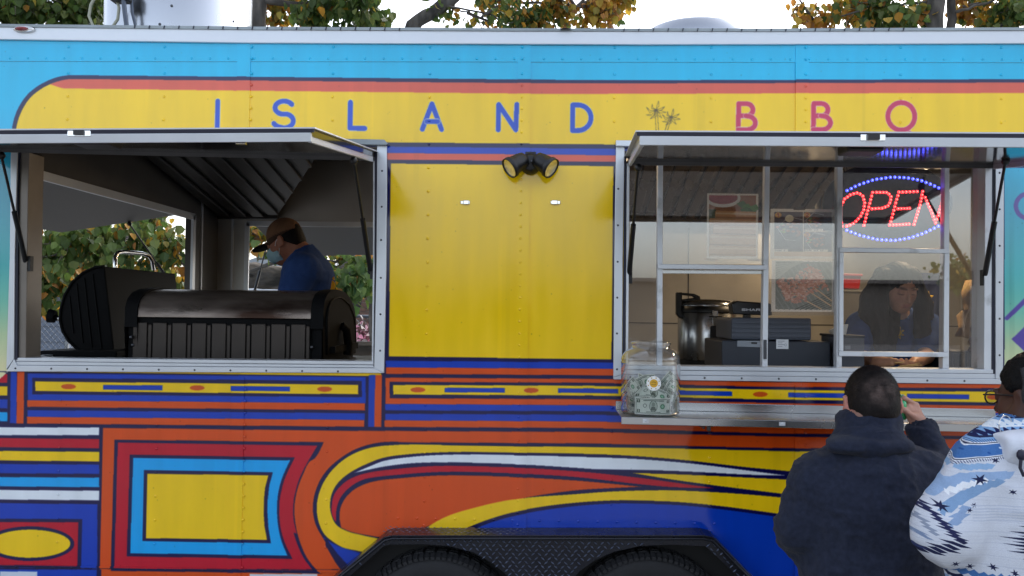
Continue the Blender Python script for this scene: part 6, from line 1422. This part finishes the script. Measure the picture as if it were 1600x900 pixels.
F.chain([P(1345, 510, ys), P(1338, 556, .46), rw], [.045, .038, .025]); F.chain([P(1449, 510, ys), P(1446, 556, .48), lw], [.045, .038, .025])
k1 = P(1399, 567, .20)+Vector((0, 0, .004)); d = (k1-rw).normalized(); sd_ = Vector((0, -1, 0))
hand(F, rw, k1, (0, -.4, 1), [[k1+d*.028+Vector((0, .010-o*.2, -.004+o*.5)), k1+d*.046+Vector((.0, -.005, -.020+o*.5))] for o in (.02, .008, -.006, -.018)], [rw+d*.03+Vector((0, -.02, .012)), k1+Vector((-.005, -.035, .006)), k1+Vector((.02, -.035, -.004))], .0085)
k2 = P(1418, 571, .20); d = (k2-lw).normalized()
hand(F, lw, k2, (0, -.3, -1), [[k2+d*.025+Vector((0, -.012+o*.2, .008+o*.4)), k2+d*.03+Vector((.0, -.02, .026+o*.3))] for o in (-.02, -.006, .006, .018)], [lw+d*.03+Vector((0, -.02, .012)), k2+Vector((.01, -.035, .012)), k2+Vector((-.01, -.035, .018))], .0085)
skin_build(F, srv, 'body', lambda V: face_paint(V, sc_, sf, '#cf9c80', '#a4504a', .98), skinm)
r, f, u = sf; M = [[r[i], f[i], u[i]] for i in range(3)]
F = Field(axis(sc_.x-.26, sc_.x+.22, .006), axis(sc_.y-.16, sc_.y+.22, .007), axis(sc_.z-.36, sc_.z+.15, .006))
F.ell(Vector(sc_)+f*-.016+u*.022, (.081, .10, .095), .01, 'u', M)
F.ell(Vector(sc_)+f*.12+u*-.03, (.054, .09, .088), .006, 's', M)
for pts, rs in (([P(1381, 428, ys-.05), P(1373, 470, ys-.06), P(1374, 520, ys-.09), P(1378, 556, ys-.10)], [.03, .042, .045, .022]), ([P(1380, 428, ys), P(1362, 466, ys-.02), P(1355, 505, ys-.04), P(1358, 530, ys-.05)], [.04, .05, .048, .02]),
                ([P(1398, 480, ys-.0), P(1392, 515, ys-.075), P(1392, 552, ys-.10)], [.03, .035, .018]),
                ([P(1429, 430, ys-.05), P(1439, 470, ys-.06), P(1441, 520, ys-.09), P(1440, 555, ys-.1)], [.026, .034, .036, .018]), ([P(1425, 428, ys), P(1444, 476, ys-.02), P(1449, 520, ys-.04), P(1448, 545, ys-.05)], [.035, .036, .036, .016])):
    F.chain(pts, rs, .015)
V, Fc, N = F.mesh(); st_ = np.sin(V[:, 0]*420+V[:, 1]*160+3*vnoise(V, (20, 20, 6), 2)); V = V+N*(.0016*st_+.002*vnoise(V, (60, 60, 8), 7))[:, None]
hc4 = np.tile(np.array(lin('#120c0b')), (len(V), 1)); hc4 = paint(V, hc4, (np.clip(vnoise(V, (90, 90, 5), 4), 0, 1)*.6), '#2c1b14', 1); mesh_np('long_hair', V, Fc, hairm, srv, True, hc4)
F = Field(axis(P(1318, 500, ys).x-.06, P(1462, 500, ys).x+.06, .0075), axis(.30, .95, .0085), axis(1.0, P(1400, 478, ys).z, .0075))
F.ell(P(1398, 565, ys+.06), (.15, .12, .26), .05); F.cone(P(1350, 508, ys+.03), P(1448, 508, ys+.05), .064, .064, .05); F.cone(P(1402, 498, ys+.05), P(1402, 512, ys+.05), .07, .08, .04)
F.cone(P(1345, 510, ys), P(1339, 546, .50), .068, .058, .03); F.cone(P(1449, 510, ys), P(1447, 546, .52), .068, .058, .03); F.cone(P(1403, 470, ys), P(1402, 502, ys+.03), .06, .052, .008, 's')
skin_build(F, srv, 'shirt', None, shirt, .004, (10, 10, 10), 3, [(.004, (18, 14, 16), 5)])
nb = Vector((0, -1, .1)); sun_mesh(P(1403, 520, ys-.075), .028, Vector((1, 0, 0)), Vector((0, 0, 1)), nb).build('chest_emblem', mat('emblem_yellow_c', '#d8b020', .7), srv)
legs(srv, (P(1385, 560, ys).x, ys+.06, 1.2), (P(1425, 560, ys).x, ys+.06, 1.2), FLO, '#20242c', ys)
for k, (a, b) in enumerate((((1403, 573), (1437, 567.5)), ((1404, 574), (1441, 570.5)), ((1406, 572), (1434, 569.5)), ((1398, 567), (1413, 566)))):
    o = thing('skewer', ['wooden skewer highest of the crossed sticks in the server hand', 'wooden skewer reaching farthest right in the server hand', 'short wooden skewer between the two long ones', 'wooden skewer pinched between the server fingers'][k], 'skewer', tuple(P(*a, .17)), 'wooden skewers held at the serving window')
    m = MB(); m.tube([P(*a, .17-.012*k), P(*b, .15-.012*k)], [.0022, .0018], 6); m.build('stick', mat('bamboo', '#d3b078', .7, var=.15), o)
# ================================================================ ground and what stands behind and in front
m = MB(); m.add([(-300, -300, -.004), (300, -300, -.004), (300, 300, -.004), (-300, 300, -.004)], [(0, 1, 2, 3)])
o = m.build('ground', mat('asphalt', (.05, .05, .052), .85, var=.25, vscale=.6, bump=.4, bscale=60, dirt=((.08, .078, .07), .5, .8, .25))); o['kind'] = 'structure'
m = MB(); m.add([(-30, -19, 0), (30, -19, 0), (30, 14, 0), (-30, 14, 0)], [(0, 1, 2, 3)])  # pale sheet added to bounce light up; dark asphalt stays beyond for darker reflections
o = m.build('bounce_pavement', mat('worn_concrete', (.17, .168, .162), .85, var=.2, vscale=.6, bump=.3, bscale=60, dirt=((.11, .108, .10), .5, .8, .25))); o['kind'] = 'structure'
RI = ROT.transposed()
def proj(p):
    d = RI @ (Vector(p)-CAMP); return 800-FPX*d.x/d.z, 450+FPX*d.y/d.z
leafm = attr_mat('leaf', .5, .4, trans=.45, var=.2, vscale=6)
bark = mat('rough_bark', (.13, .115, .10), .95, var=.4, vscale=7, bump=1.0, bscale=22, stretch=(1, 1, .35), dirt=((.05, .045, .04), .45, .65, 9))
barkh = mat('rough_bark_limb', (.13, .115, .10), .95, var=.45, vscale=7, bump=1.0, bscale=22, stretch=(.3, 1, 1), dirt=((.04, .036, .03), .45, .62, 9))
GREENS = [(.075, .125, .025), (.10, .15, .035), (.055, .10, .02), (.13, .16, .04)]
YELS = [(.40, .26, .03), (.44, .22, .03), (.30, .24, .04), (.34, .15, .03)]
def leaf_arrays(C, size, colmix, r):
    n = len(C); base = np.array([(0, 0, 0), (-.42, .22, .10), (-.34, .62, .09), (0, 1, 0), (.34, .62, .09), (.42, .22, .10)])
    a = r.uniform(0, 2*np.pi, n); tilt = r.normal(2.75, .42, n); rollv = r.normal(0, .6, n); s = size*r.uniform(.7, 1.4, n)
    ca, sa, ct, st, cr, sr = np.cos(a), np.sin(a), np.cos(tilt), np.sin(tilt), np.cos(rollv), np.sin(rollv)
    x = base[None, :, 0]*cr[:, None]+base[None, :, 2]*sr[:, None]; z = -base[None, :, 0]*sr[:, None]+base[None, :, 2]*cr[:, None]; y = np.tile(base[None, :, 1], (n, 1))
    y2 = y*ct[:, None]-z*st[:, None]; z2 = y*st[:, None]+z*ct[:, None]; y2, z2 = z2*0+y*np.sin(tilt)[:, None]-z*np.cos(tilt)[:, None], y*np.cos(tilt)[:, None]+z*np.sin(tilt)[:, None]
    X = x*ca[:, None]-y2*sa[:, None]; Y = x*sa[:, None]+y2*ca[:, None]
    V = np.stack([X, Y, z2], 2)*s[:, None, None]+C[:, None, :]
    cols = np.array([(GREENS[r.integers(4)] if r.uniform() > q else YELS[r.integers(4)]) for q in colmix])*r.uniform(.75, 1.25, (n, 1))
    return V, cols
LF = np.array([[0, 3, 2, 1], [0, 5, 4, 3]])
OPEN_WIN = [(42, 330, 288, 552), (372, 345, 584, 470), (-30, -20, 1640, 46)]
def tree(label, trunk, limbs, blobs, size=.10, seed=1, group=None, singles=230, name='leafy_tree'):
    r = np.random.default_rng(seed); root = thing(name, label, 'tree', (trunk[0][0][0], trunk[0][0][1], 0), group)
    m = MB(); pts, rs = trunk; fine = []; fr_ = []
    for (a, b), (ra, rb) in zip(zip(pts[:-1], pts[1:]), zip(rs[:-1], rs[1:])):
        for t in np.linspace(0, 1, 7)[:-1]: fine.append(Vector(a).lerp(Vector(b), t)+Vector(r.normal(0, .012, 3))); fr_.append((ra+(rb-ra)*t)*r.uniform(.92, 1.08))
    fine.append(Vector(pts[-1])); fr_.append(rs[-1]); m.tube(fine, fr_, 14); m.build('trunk', bark, root)
    for lp, lr in limbs:
        m = MB(); f2 = []; r2 = []
        for (a, b), (ra, rb) in zip(zip(lp[:-1], lp[1:]), zip(lr[:-1], lr[1:])):
            for t in np.linspace(0, 1, 6)[:-1]: f2.append(Vector(a).lerp(Vector(b), t)+Vector(r.normal(0, .01, 3))); r2.append((ra+(rb-ra)*t)*r.uniform(.9, 1.1))
        f2.append(Vector(lp[-1])); r2.append(lr[-1]); m.tube(f2, r2, 12); m.build('limb', barkh if abs((f2[-1]-f2[0]).x) > abs((f2[-1]-f2[0]).z) else bark, root)
    anchors = [Vector(p) for p in pts[1:]]+[Vector(p) for lp, _ in limbs for p in lp[1:]]
    tw = MB(); Cs = []; Q = []
    for c, rad, n, mix in blobs:
        c = Vector(c); a = min(anchors, key=lambda q: (q-c).length); mid = a.lerp(c, .55)+Vector(r.normal(0, .12, 3)); tw.tube([a, mid, c], [.022, .014, .006], 6, False)
        ends = []
        for k in range(max(4, n//14)):
            e = c+Vector(r.normal(0, 1, 3)).normalized()*rad*r.uniform(.35, 1.0); s_ = mid.lerp(c, r.uniform(.2, 1)); tw.tube([s_, s_.lerp(e, .5)+Vector(r.normal(0, .05, 3)), e], [.006, .004, .002], 4, False); ends.append((s_, e))
        for k in range(n):
            s_, e = ends[r.integers(len(ends))]; q = s_.lerp(e, r.uniform(.3, 1.05))+Vector(r.normal(0, .075, 3)); Cs.append(q); Q.append(mix)
    tw.build('twigs', bark, root, kind='stuff')
    V, cols = leaf_arrays(np.array(Cs), size, Q, r)
    vis = []
    for i, q in enumerate(Cs):
        x, y = proj(q)
        if any(b[0] < x < b[2] and b[1] < y < b[3] for b in OPEN_WIN): vis.append((q.y, i))
    vis = [i for _, i in sorted(vis)[:singles]]; mask = np.ones(len(Cs), bool); mask[vis] = False
    Vk = V[mask]; n = len(Vk); F_ = (np.arange(n)[:, None, None]*6+LF[None]).reshape(-1, 4)
    mesh_np('foliage', Vk.reshape(-1, 3), F_, leafm, root, False, np.repeat(cols[mask], 6, 0), 'stuff')
    protos = {}
    for i in vis:
        mid_ = V[i]-np.array(Cs[i]); key = (int(cols[i][0] > cols[i][1]*1.1), int(r.integers(10)))
        if key not in protos: o = mesh_np('leaf', mid_, LF, leafm, None, False, np.repeat(cols[i][None], 6, 0)); protos[key] = o.data; bpy.data.objects.remove(o)
        o = bpy.data.objects.new('leaf', protos[key]); COL.objects.link(o); o.parent = root; o.location = Vector(Cs[i])-root.location; o.rotation_euler = (0, 0, r.uniform(-.5, .5)); s_ = r.uniform(.8, 1.15); o.scale = (s_, s_, s_)
    return root
def B_(px, py, y, rad, n, mix): return (P(px, py, y), rad, n, mix)
# left tree: overhangs both rear openings
ty = 6.0
bl = [B_(70, 388, 5.0, .34, 120, .12), B_(130, 372, 5.4, .36, 130, .10), B_(205, 372, 5.2, .36, 130, .12), B_(262, 385, 5.6, .36, 130, .3), B_(80, 440, 5.8, .34, 110, .35), B_(145, 450, 6.4, .34, 120, .3), B_(215, 440, 5.9, .34, 120, .15),
      B_(268, 450, 6.5, .36, 120, .35), B_(75, 470, 6.6, .22, 60, .3), B_(180, 410, 6.9, .45, 130, .25), B_(100, 410, 6.9, .45, 120, .3), B_(110, 345, 6.4, .4, 110, .2), B_(240, 350, 6.8, .4, 110, .35), B_(205, 480, 7.0, .3, 70, .5), B_(30, 420, 6.0, .4, 100, .2),
      B_(392, 366, 5.2, .20, 55, .45), B_(400, 352, 5.8, .24, 60, .5), B_(548, 432, 4.9, .20, 60, .08), B_(572, 420, 5.2, .26, 75, .10), B_(556, 455, 5.0, .16, 40, .1), B_(530, 402, 5.8, .28, 55, .35), B_(575, 388, 6.2, .3, 60, .3), B_(455, 380, 6.2, .3, 50, .4),
      B_(20, 22, 5.8, .35, 110, .05), B_(85, 24, 6.0, .35, 120, .06), B_(145, 20, 6.2, .33, 110, .08), B_(30, 8, 6.0, .55, 150, .05), B_(110, 12, 6.4, .5, 130, .06), B_(-40, 0, 6.0, .6, 120, .1), B_(70, -50, 6.5, .7, 160, .1), B_(160, 0, 6.8, .45, 80, .2), B_(440, 8, 6.4, .30, 95, .8), B_(490, 15, 6.0, .36, 140, .12), B_(545, 12, 6.0, .42, 150, .08), B_(578, 28, 6.2, .2, 40, .1),
      B_(520, -50, 6.2, .6, 140, .15), B_(420, -60, 6.6, .6, 120, .5), B_(250, -60, 6.6, .8, 160, .3), B_(340, -120, 6.6, .9, 160, .3), B_(480, -160, 6.4, .9, 160, .2), B_(100, -150, 6.4, .9, 160, .2)]
tree('tall tree with big green leaves hanging behind both rear openings of the trailer', ([P(345, 640, ty), P(360, 480, ty), P(398, 60, ty), P(408, -20, ty), P(420, -220, ty)], [.20, .16, .11, .10, .05]),
     [([P(330, 428, ty+.1), P(400, 431, ty+.4), P(470, 440, ty+.6), P(560, 476, ty+.9)], [.14, .15, .14, .10]), ([P(360, 470, ty), P(250, 380, ty-.2), P(120, 360, ty+.2)], [.05, .035, .02]), ([P(398, 60, ty), P(250, -30, ty), P(60, -20, ty+.2)], [.06, .045, .02]),
      ([P(405, 0, ty), P(500, 10, ty+.1), P(560, 5, ty)], [.04, .025, .012]), ([P(372, 430, ty), P(460, 400, ty-.3), P(560, 398, ty-.6)], [.025, .018, .010])], [(a, b, int(n*2.0), q) for a, b, n, q in bl], .095, 3, singles=290)
# middle tree: slanting limb and orange crown
ty = 7.0
bl = [B_(805, 30, 6.6, .35, 120, .15), B_(835, 22, 6.8, .35, 130, .5), B_(880, 10, 7.0, .42, 150, .85), B_(930, 18, 7.0, .36, 140, .9), B_(962, 5, 7.2, .28, 70, .92), B_(985, -10, 7.2, .3, 50, .9), B_(700, 6, 7.0, .30, 28, .3), B_(755, 14, 7.0, .35, 36, .45), B_(735, 38, 6.8, .2, 14, .6), B_(785, 8, 7.4, .35, 60, .75), B_(860, -40, 7.0, .6, 170, .8), B_(780, -60, 7, .7, 150, .6), B_(690, -60, 7, .6, 90, .4), B_(940, -60, 7.2, .6, 120, .9), B_(820, -140, 7, .9, 160, .7)]
tree('autumn tree with slanting bare limb and orange crown above the middle of the roof', ([P(600, 700, ty), P(600, 300, ty), P(618, 110, ty), P(645, 42, ty), P(712, -6, ty), P(800, -90, ty)], [.2, .15, .11, .085, .075, .05]),
     [([P(690, 8, ty), P(760, 22, ty-.2), P(815, 48, ty-.2)], [.014, .011, .006]), ([P(712, -6, ty), P(800, 0, ty), P(900, 12, ty)], [.03, .02, .01]), ([P(690, 12, ty), P(730, 20, ty), P(790, 60, ty)], [.012, .009, .005])], [(a, b, int(n*1.6), q) for a, b, n, q in bl], .088, 5, singles=160)
ty = 6.6
bl = [B_(1245, 28, 6.6, .20, 24, .9), B_(1285, 22, 6.6, .28, 60, .9), B_(1325, 12, 6.8, .32, 80, .8), B_(1352, 24, 6.5, .28, 80, .25), B_(1378, 12, 6.4, .30, 90, .12), B_(1412, 22, 6.2, .26, 85, .15), B_(1432, 4, 6.6, .3, 60, .5), B_(1515, 12, 7.0, .3, 80, .85), B_(1545, 26, 7.0, .3, 85, .8), B_(1575, 10, 6.6, .3, 90, .3), B_(1600, 26, 6.4, .35, 100, .15), B_(1650, 10, 6.6, .5, 120, .3), B_(1340, -50, 6.8, .6, 140, .6), B_(1430, -70, 6.8, .7, 160, .4), B_(1540, -60, 7, .7, 160, .6), B_(1480, -150, 7, .9, 180, .5)]
tree('two stemmed tree of mixed green and orange leaves above the right end of the roof', ([P(1470, 700, ty), P(1466, 300, ty), P(1459, 30, ty), P(1462, -60, ty), P(1470, -200, ty)], [.2, .15, .115, .11, .06]),
     [([P(1466, 300, ty), P(1480, 120, ty+.15), P(1486, 30, ty+.2), P(1488, -40, ty+.2)], [.09, .06, .055, .05]), ([P(1486, 20, ty+.2), P(1530, 6, ty), P(1590, -14, ty)], [.02, .016, .01]), ([P(1459, 0, ty), P(1390, 10, ty-.1), P(1270, 30, ty)], [.02, .014, .006]), ([P(1560, 42, ty), P(1600, 12, ty)], [.02, .014])], [(a, b, int(n*1.6), q) for a, b, n, q in bl], .092, 9, singles=160)
ty = 8.0
rr_ = np.random.default_rng(77); bl = [B_(x+rr_.normal(0, 12), y+rr_.normal(0, 14), 8+rr_.normal(0, .7), .6, 120, q) for x, y, q in [(-60, 400, .3), (-150, 380, .2), (-240, 400, .35), (-330, 390, .2), (-100, 300, .15), (-200, 300, .2), (-300, 290, .3), (-420, 330, .3), (-150, 200, .15), (-260, 190, .25), (-380, 210, .2), (-200, 90, .3), (-320, 90, .2), (-250, 0, .3), (-100, 450, .4), (-300, 450, .3)]]
tree('broad tree standing clear of the rear end of the trailer at the far left', ([P(-220, 690, ty), P(-225, 400, ty), P(-235, 200, ty), P(-250, 20, ty)], [.2, .15, .1, .04]), [([P(-225, 380, ty), P(-140, 320, ty), P(-70, 300, ty)], [.07, .05, .02]), ([P(-225, 360, ty), P(-310, 320, ty), P(-400, 300, ty)], [.07, .05, .02])], bl, .11, 19, singles=20)
# dry leaf on the fender, leaf stuck on the gutter
for px, py, y, lab in ((736, 829, -.06, 'dry curled brown leaf lying on top of the black fender'), (884, 47, -.03, 'dark leaf caught on the gutter edge above the letter D')):
    t = thing('dry_leaf', lab, 'leaf', tuple(P(px, py, y))); c = P(px, py, y)
    m = MB(); vs = [c+Vector(q) for q in ((-.026, 0, .0), (-.01, -.012, .006), (.012, -.010, .004), (.028, 0, .002), (.012, .012, .010), (-.01, .012, .012))]; m.add(vs, [(0, 1, 4, 5), (1, 2, 3, 4)], True); m.build('leaf_blade', mat('dry_leaf', (.12, .075, .045) if px < 800 else (.02, .02, .03), .8), t)
# chain-link fence
fy = 8.6; fx0, fx1 = P(-60, 500, fy).x, P(640, 500, fy).x; fz1 = P(75, 489, fy).z
fen = thing('chain_link_fence', 'grey chain-link fence with thin top rail behind the rear openings', 'fence', (fx0, fy, 0)); galv = mat('galvanised_wire', '#5a6068', .5, .6)
m = MB(); m.tube([(fx0, fy, fz1), (fx1, fy, fz1)], .021, 8); m.build('top_rail', galv, fen)
fp = MB()
for px in (103, 330, 545):
    x = P(px, 520, fy).x; m = MB(); m.tube([(x, fy+.03, 0), (x, fy+.03, fz1-.10)], .03, 10); m.build('fence_post', mat('post_grey', '#8d9398', .5, .5), fen)
st = .085
n = int((fx1-fx0+fz1)/st)
for sg in (1, -1):
    for k in range(n):
        a = fx0+k*st-(fz1 if sg > 0 else 0); b = a+fz1*.9; h0, h1 = (.05, fz1-.02) if sg > 0 else (fz1-.02, .05)
        x0, x1, z0, z1 = a, b, h0, h1
        if x0 < fx0: t = (fx0-x0)/(x1-x0); x0, z0 = fx0, z0+(z1-z0)*t
        if x1 > fx1: t = (x1-fx1)/(x1-x0); x1, z1 = fx1, z1-(z1-z0)*t
        if x1-x0 > .02: fp.tube([(x0, fy, z0), (x1, fy, z1)], .0032, 4, False)
fp.build('mesh_wire', galv, fen, kind='stuff')
# grey shed wall left, white clapboard shed, brick wall, flower bush
def boards(parent, x0, x1, y, z0, z1, h, ma, nm):
    z = z0; first = None
    while z < z1-.01:
        if first is None:
            m = MB(); m.add([(x0, y-.02, z), (x1, y-.02, z), (x1, y, z+h), (x0, y, z+h), (x0, y+.02, z), (x1, y+.02, z)], [(0, 1, 2, 3), (0, 4, 5, 1), (0, 3, 4), (1, 5, 2)]); first = m.build(nm, ma, parent)
        else: o = first.copy(); COL.objects.link(o); o.location.z = first.location.z+z-z0
        z += h
sh2 = thing('garden_shed', 'white clapboard shed far behind the cook', 'shed', (P(430, 450, 15).x, 15, 0)); wpaint = mat('white_clapboard', '#d9dde2', .6, var=.08)
x0, x1 = P(372, 450, 15).x, P(520, 450, 15).x; m = MB(); m.box((x0, 15, 0), (x1, 18, 2.55)); m.build('wall', wpaint, sh2); boards(sh2, x0, x1, 15, .1, 2.5, .16, wpaint, 'clapboard')
m = MB(); m.prism([(x0-.2, 2.55), (x1+.2, 2.55), ((x0+x1)/2, 3.0)], 14.8, 18.2); m.build('roof', mat('shed_roof', '#9aa0a6', .7), sh2)
gw = thing('storage_building', 'low slate grey building behind the chain-link fence at the left', 'building', (P(60, 500, 13).x, 13, 0)); gmat = mat('slate_siding', '#6a7484', .7, var=.12)
x0, x1 = P(-160, 500, 13).x, P(106, 500, 13).x; zt2 = P(75, 470, 13).z; m = MB(); m.box((x0, 13, 0), (x1, 17, zt2)); m.build('wall', gmat, gw); boards(gw, x0, x1, 13, .1, zt2-.05, .3, gmat, 'wall_panel')
m = MB(); m.box((x0-.2, 12.8, zt2), (x1+.2, 17.2, zt2+.12)); m.build('roof', mat('building_roof', '#585c62', .8), gw)
w2 = thing('storage_building', 'pale garage with white door beyond the fence post at the left', 'building', (P(140, 500, 16).x, 16, 0))
x0, x1 = P(108, 500, 16).x, P(300, 500, 16).x; m = MB(); m.box((x0, 16, 0), (x1, 19, 2.2)); m.build('wall', wpaint, w2); m = MB(); m.box((x0+.5, 15.96, .02), (x1-.6, 15.995, 1.9)); m.build('garage_door', mat('garage_door', '#c8ccd2', .5), w2)
for k in range(4): m = MB(); m.box((x0+.52, 15.94, .08+k*.46), (x1-.62, 15.958, .5+k*.46)); m.build('door_panel', mat('garage_door_panel', '#d2d6da', .5), w2, bevel=.01)
m = MB(); m.box((x0-.2, 15.8, 2.2), (x1+.2, 19.2, 2.35)); m.build('roof', mat('garage_roof', '#606468', .8), w2)
bw = thing('brick_wall', 'brown brick garden wall seen at the right of the rear opening', 'wall', (P(560, 500, 10.5).x, 10.5, 0)); brm = mat('brown_brick', '#6e5348', .85, var=.3, vscale=3)
x0, x1 = P(500, 480, 10.5).x, P(640, 480, 10.5).x; zb = P(560, 458, 10.5).z; m = MB(); m.box((x0, 10.5, 0), (x1, 10.75, zb)); m.build('mortar_core', mat('mortar', '#8a8078', .9), bw)
m = MB(); z = zb-.075; k = 0
while z > .4:
    x = x0-(.11 if k % 2 else 0)
    while x < x1-.05:
        d = random.uniform(.010, .02); m.box((max(x, x0), 10.5-d, z), (min(x+.21, x1), 10.502, z+.063)); x += .222
    z -= .075; k += 1
m.build('brick', brm, bw, kind='stuff')
r = np.random.default_rng(21); C = np.array([P(569+r.normal(0, 7), 528+r.normal(0, 13), 7.6+r.normal(0, .12)) for k in range(150)])
fb = thing('flower_bush', 'small pink flowering bush by the fence low in the rear opening', 'bush', (P(569, 560, 7.6).x, 7.6, 0))
V, cols = leaf_arrays(C, .07, np.zeros(len(C)), r); cols = np.array([[(.50, .22, .32), (.6, .35, .42), (.12, .05, .06), (.45, .42, .42)][r.integers(4)] for k in range(len(C))])
mesh_np('petals', V.reshape(-1, 3), (np.arange(len(C))[:, None, None]*6+LF[None]).reshape(-1, 4), leafm, fb, False, np.repeat(cols, 6, 0), 'stuff')
m = MB()
for k in range(7): q = P(569+r.normal(0, 6), 528, 7.6); m.tube([(fb.location.x, 7.6, 0), (fb.location.x+r.normal(0, .03), 7.6, .8), q], [.012, .009, .004], 5)
m.build('stem', bark, fb, kind='stuff')
# ---- across the lot, behind the photographer: only met as reflections in paint and glass
bd = thing('warehouse', 'long flat roofed warehouse across the lot facing the trailer', 'building', (14, -46, 0)); m = MB(); m.box((5, -56, 0), (60, -46, 3.45)); m.build('wall', mat('warehouse_wall', '#2c2b2a', .8, var=.2, vscale=.4), bd)
m = MB(); m.box((4.7, -56.3, 3.45), (60.3, -45.7, 3.65)); m.build('roof', mat('warehouse_roof', '#3a3a3c', .8), bd)
r = np.random.default_rng(33); C = []
for k in range(38):
    cx_ = -46+k*1.25+r.normal(0, .5); hh = 2.4+1.3*math.sin(k*.9)+r.uniform(0, 1.3); cy_ = -38+r.normal(0, 1.5)
    for q in range(260): C.append((cx_+r.normal(0, .8), cy_+r.normal(0, .7), abs(r.normal(hh*.55, hh*.27))))
C = np.array(C); V, cols = leaf_arrays(C, .26, np.full(len(C), .12), r)
mesh_np('far_treeline', V.reshape(-1, 3), (np.arange(len(C))[:, None, None]*6+LF[None]).reshape(-1, 4), leafm, None, False, np.repeat(cols*.45, 6, 0), 'stuff')
tr_ = thing('street_tree', 'small round headed tree standing across the lot', 'tree', (12.4, -22, 0)); m = MB(); m.tube([(12.4, -22, 0), (12.42, -22, 1.6), (12.3, -22, 2.6)], [.07, .055, .02], 8); m.tube([(12.42, -22, 1.5), (12.9, -22, 2.5)], [.04, .015], 6); m.build('trunk', bark, tr_)
C = np.array([(12.45+r.normal(0, .34), -22+r.normal(0, .34), 3.0+r.normal(0, .24)) for k in range(420)]); V, cols = leaf_arrays(C, .16, np.full(420, .1), r)
mesh_np('crown', V.reshape(-1, 3), (np.arange(420)[:, None, None]*6+LF[None]).reshape(-1, 4), leafm, tr_, False, np.repeat(cols, 6, 0), 'stuff')
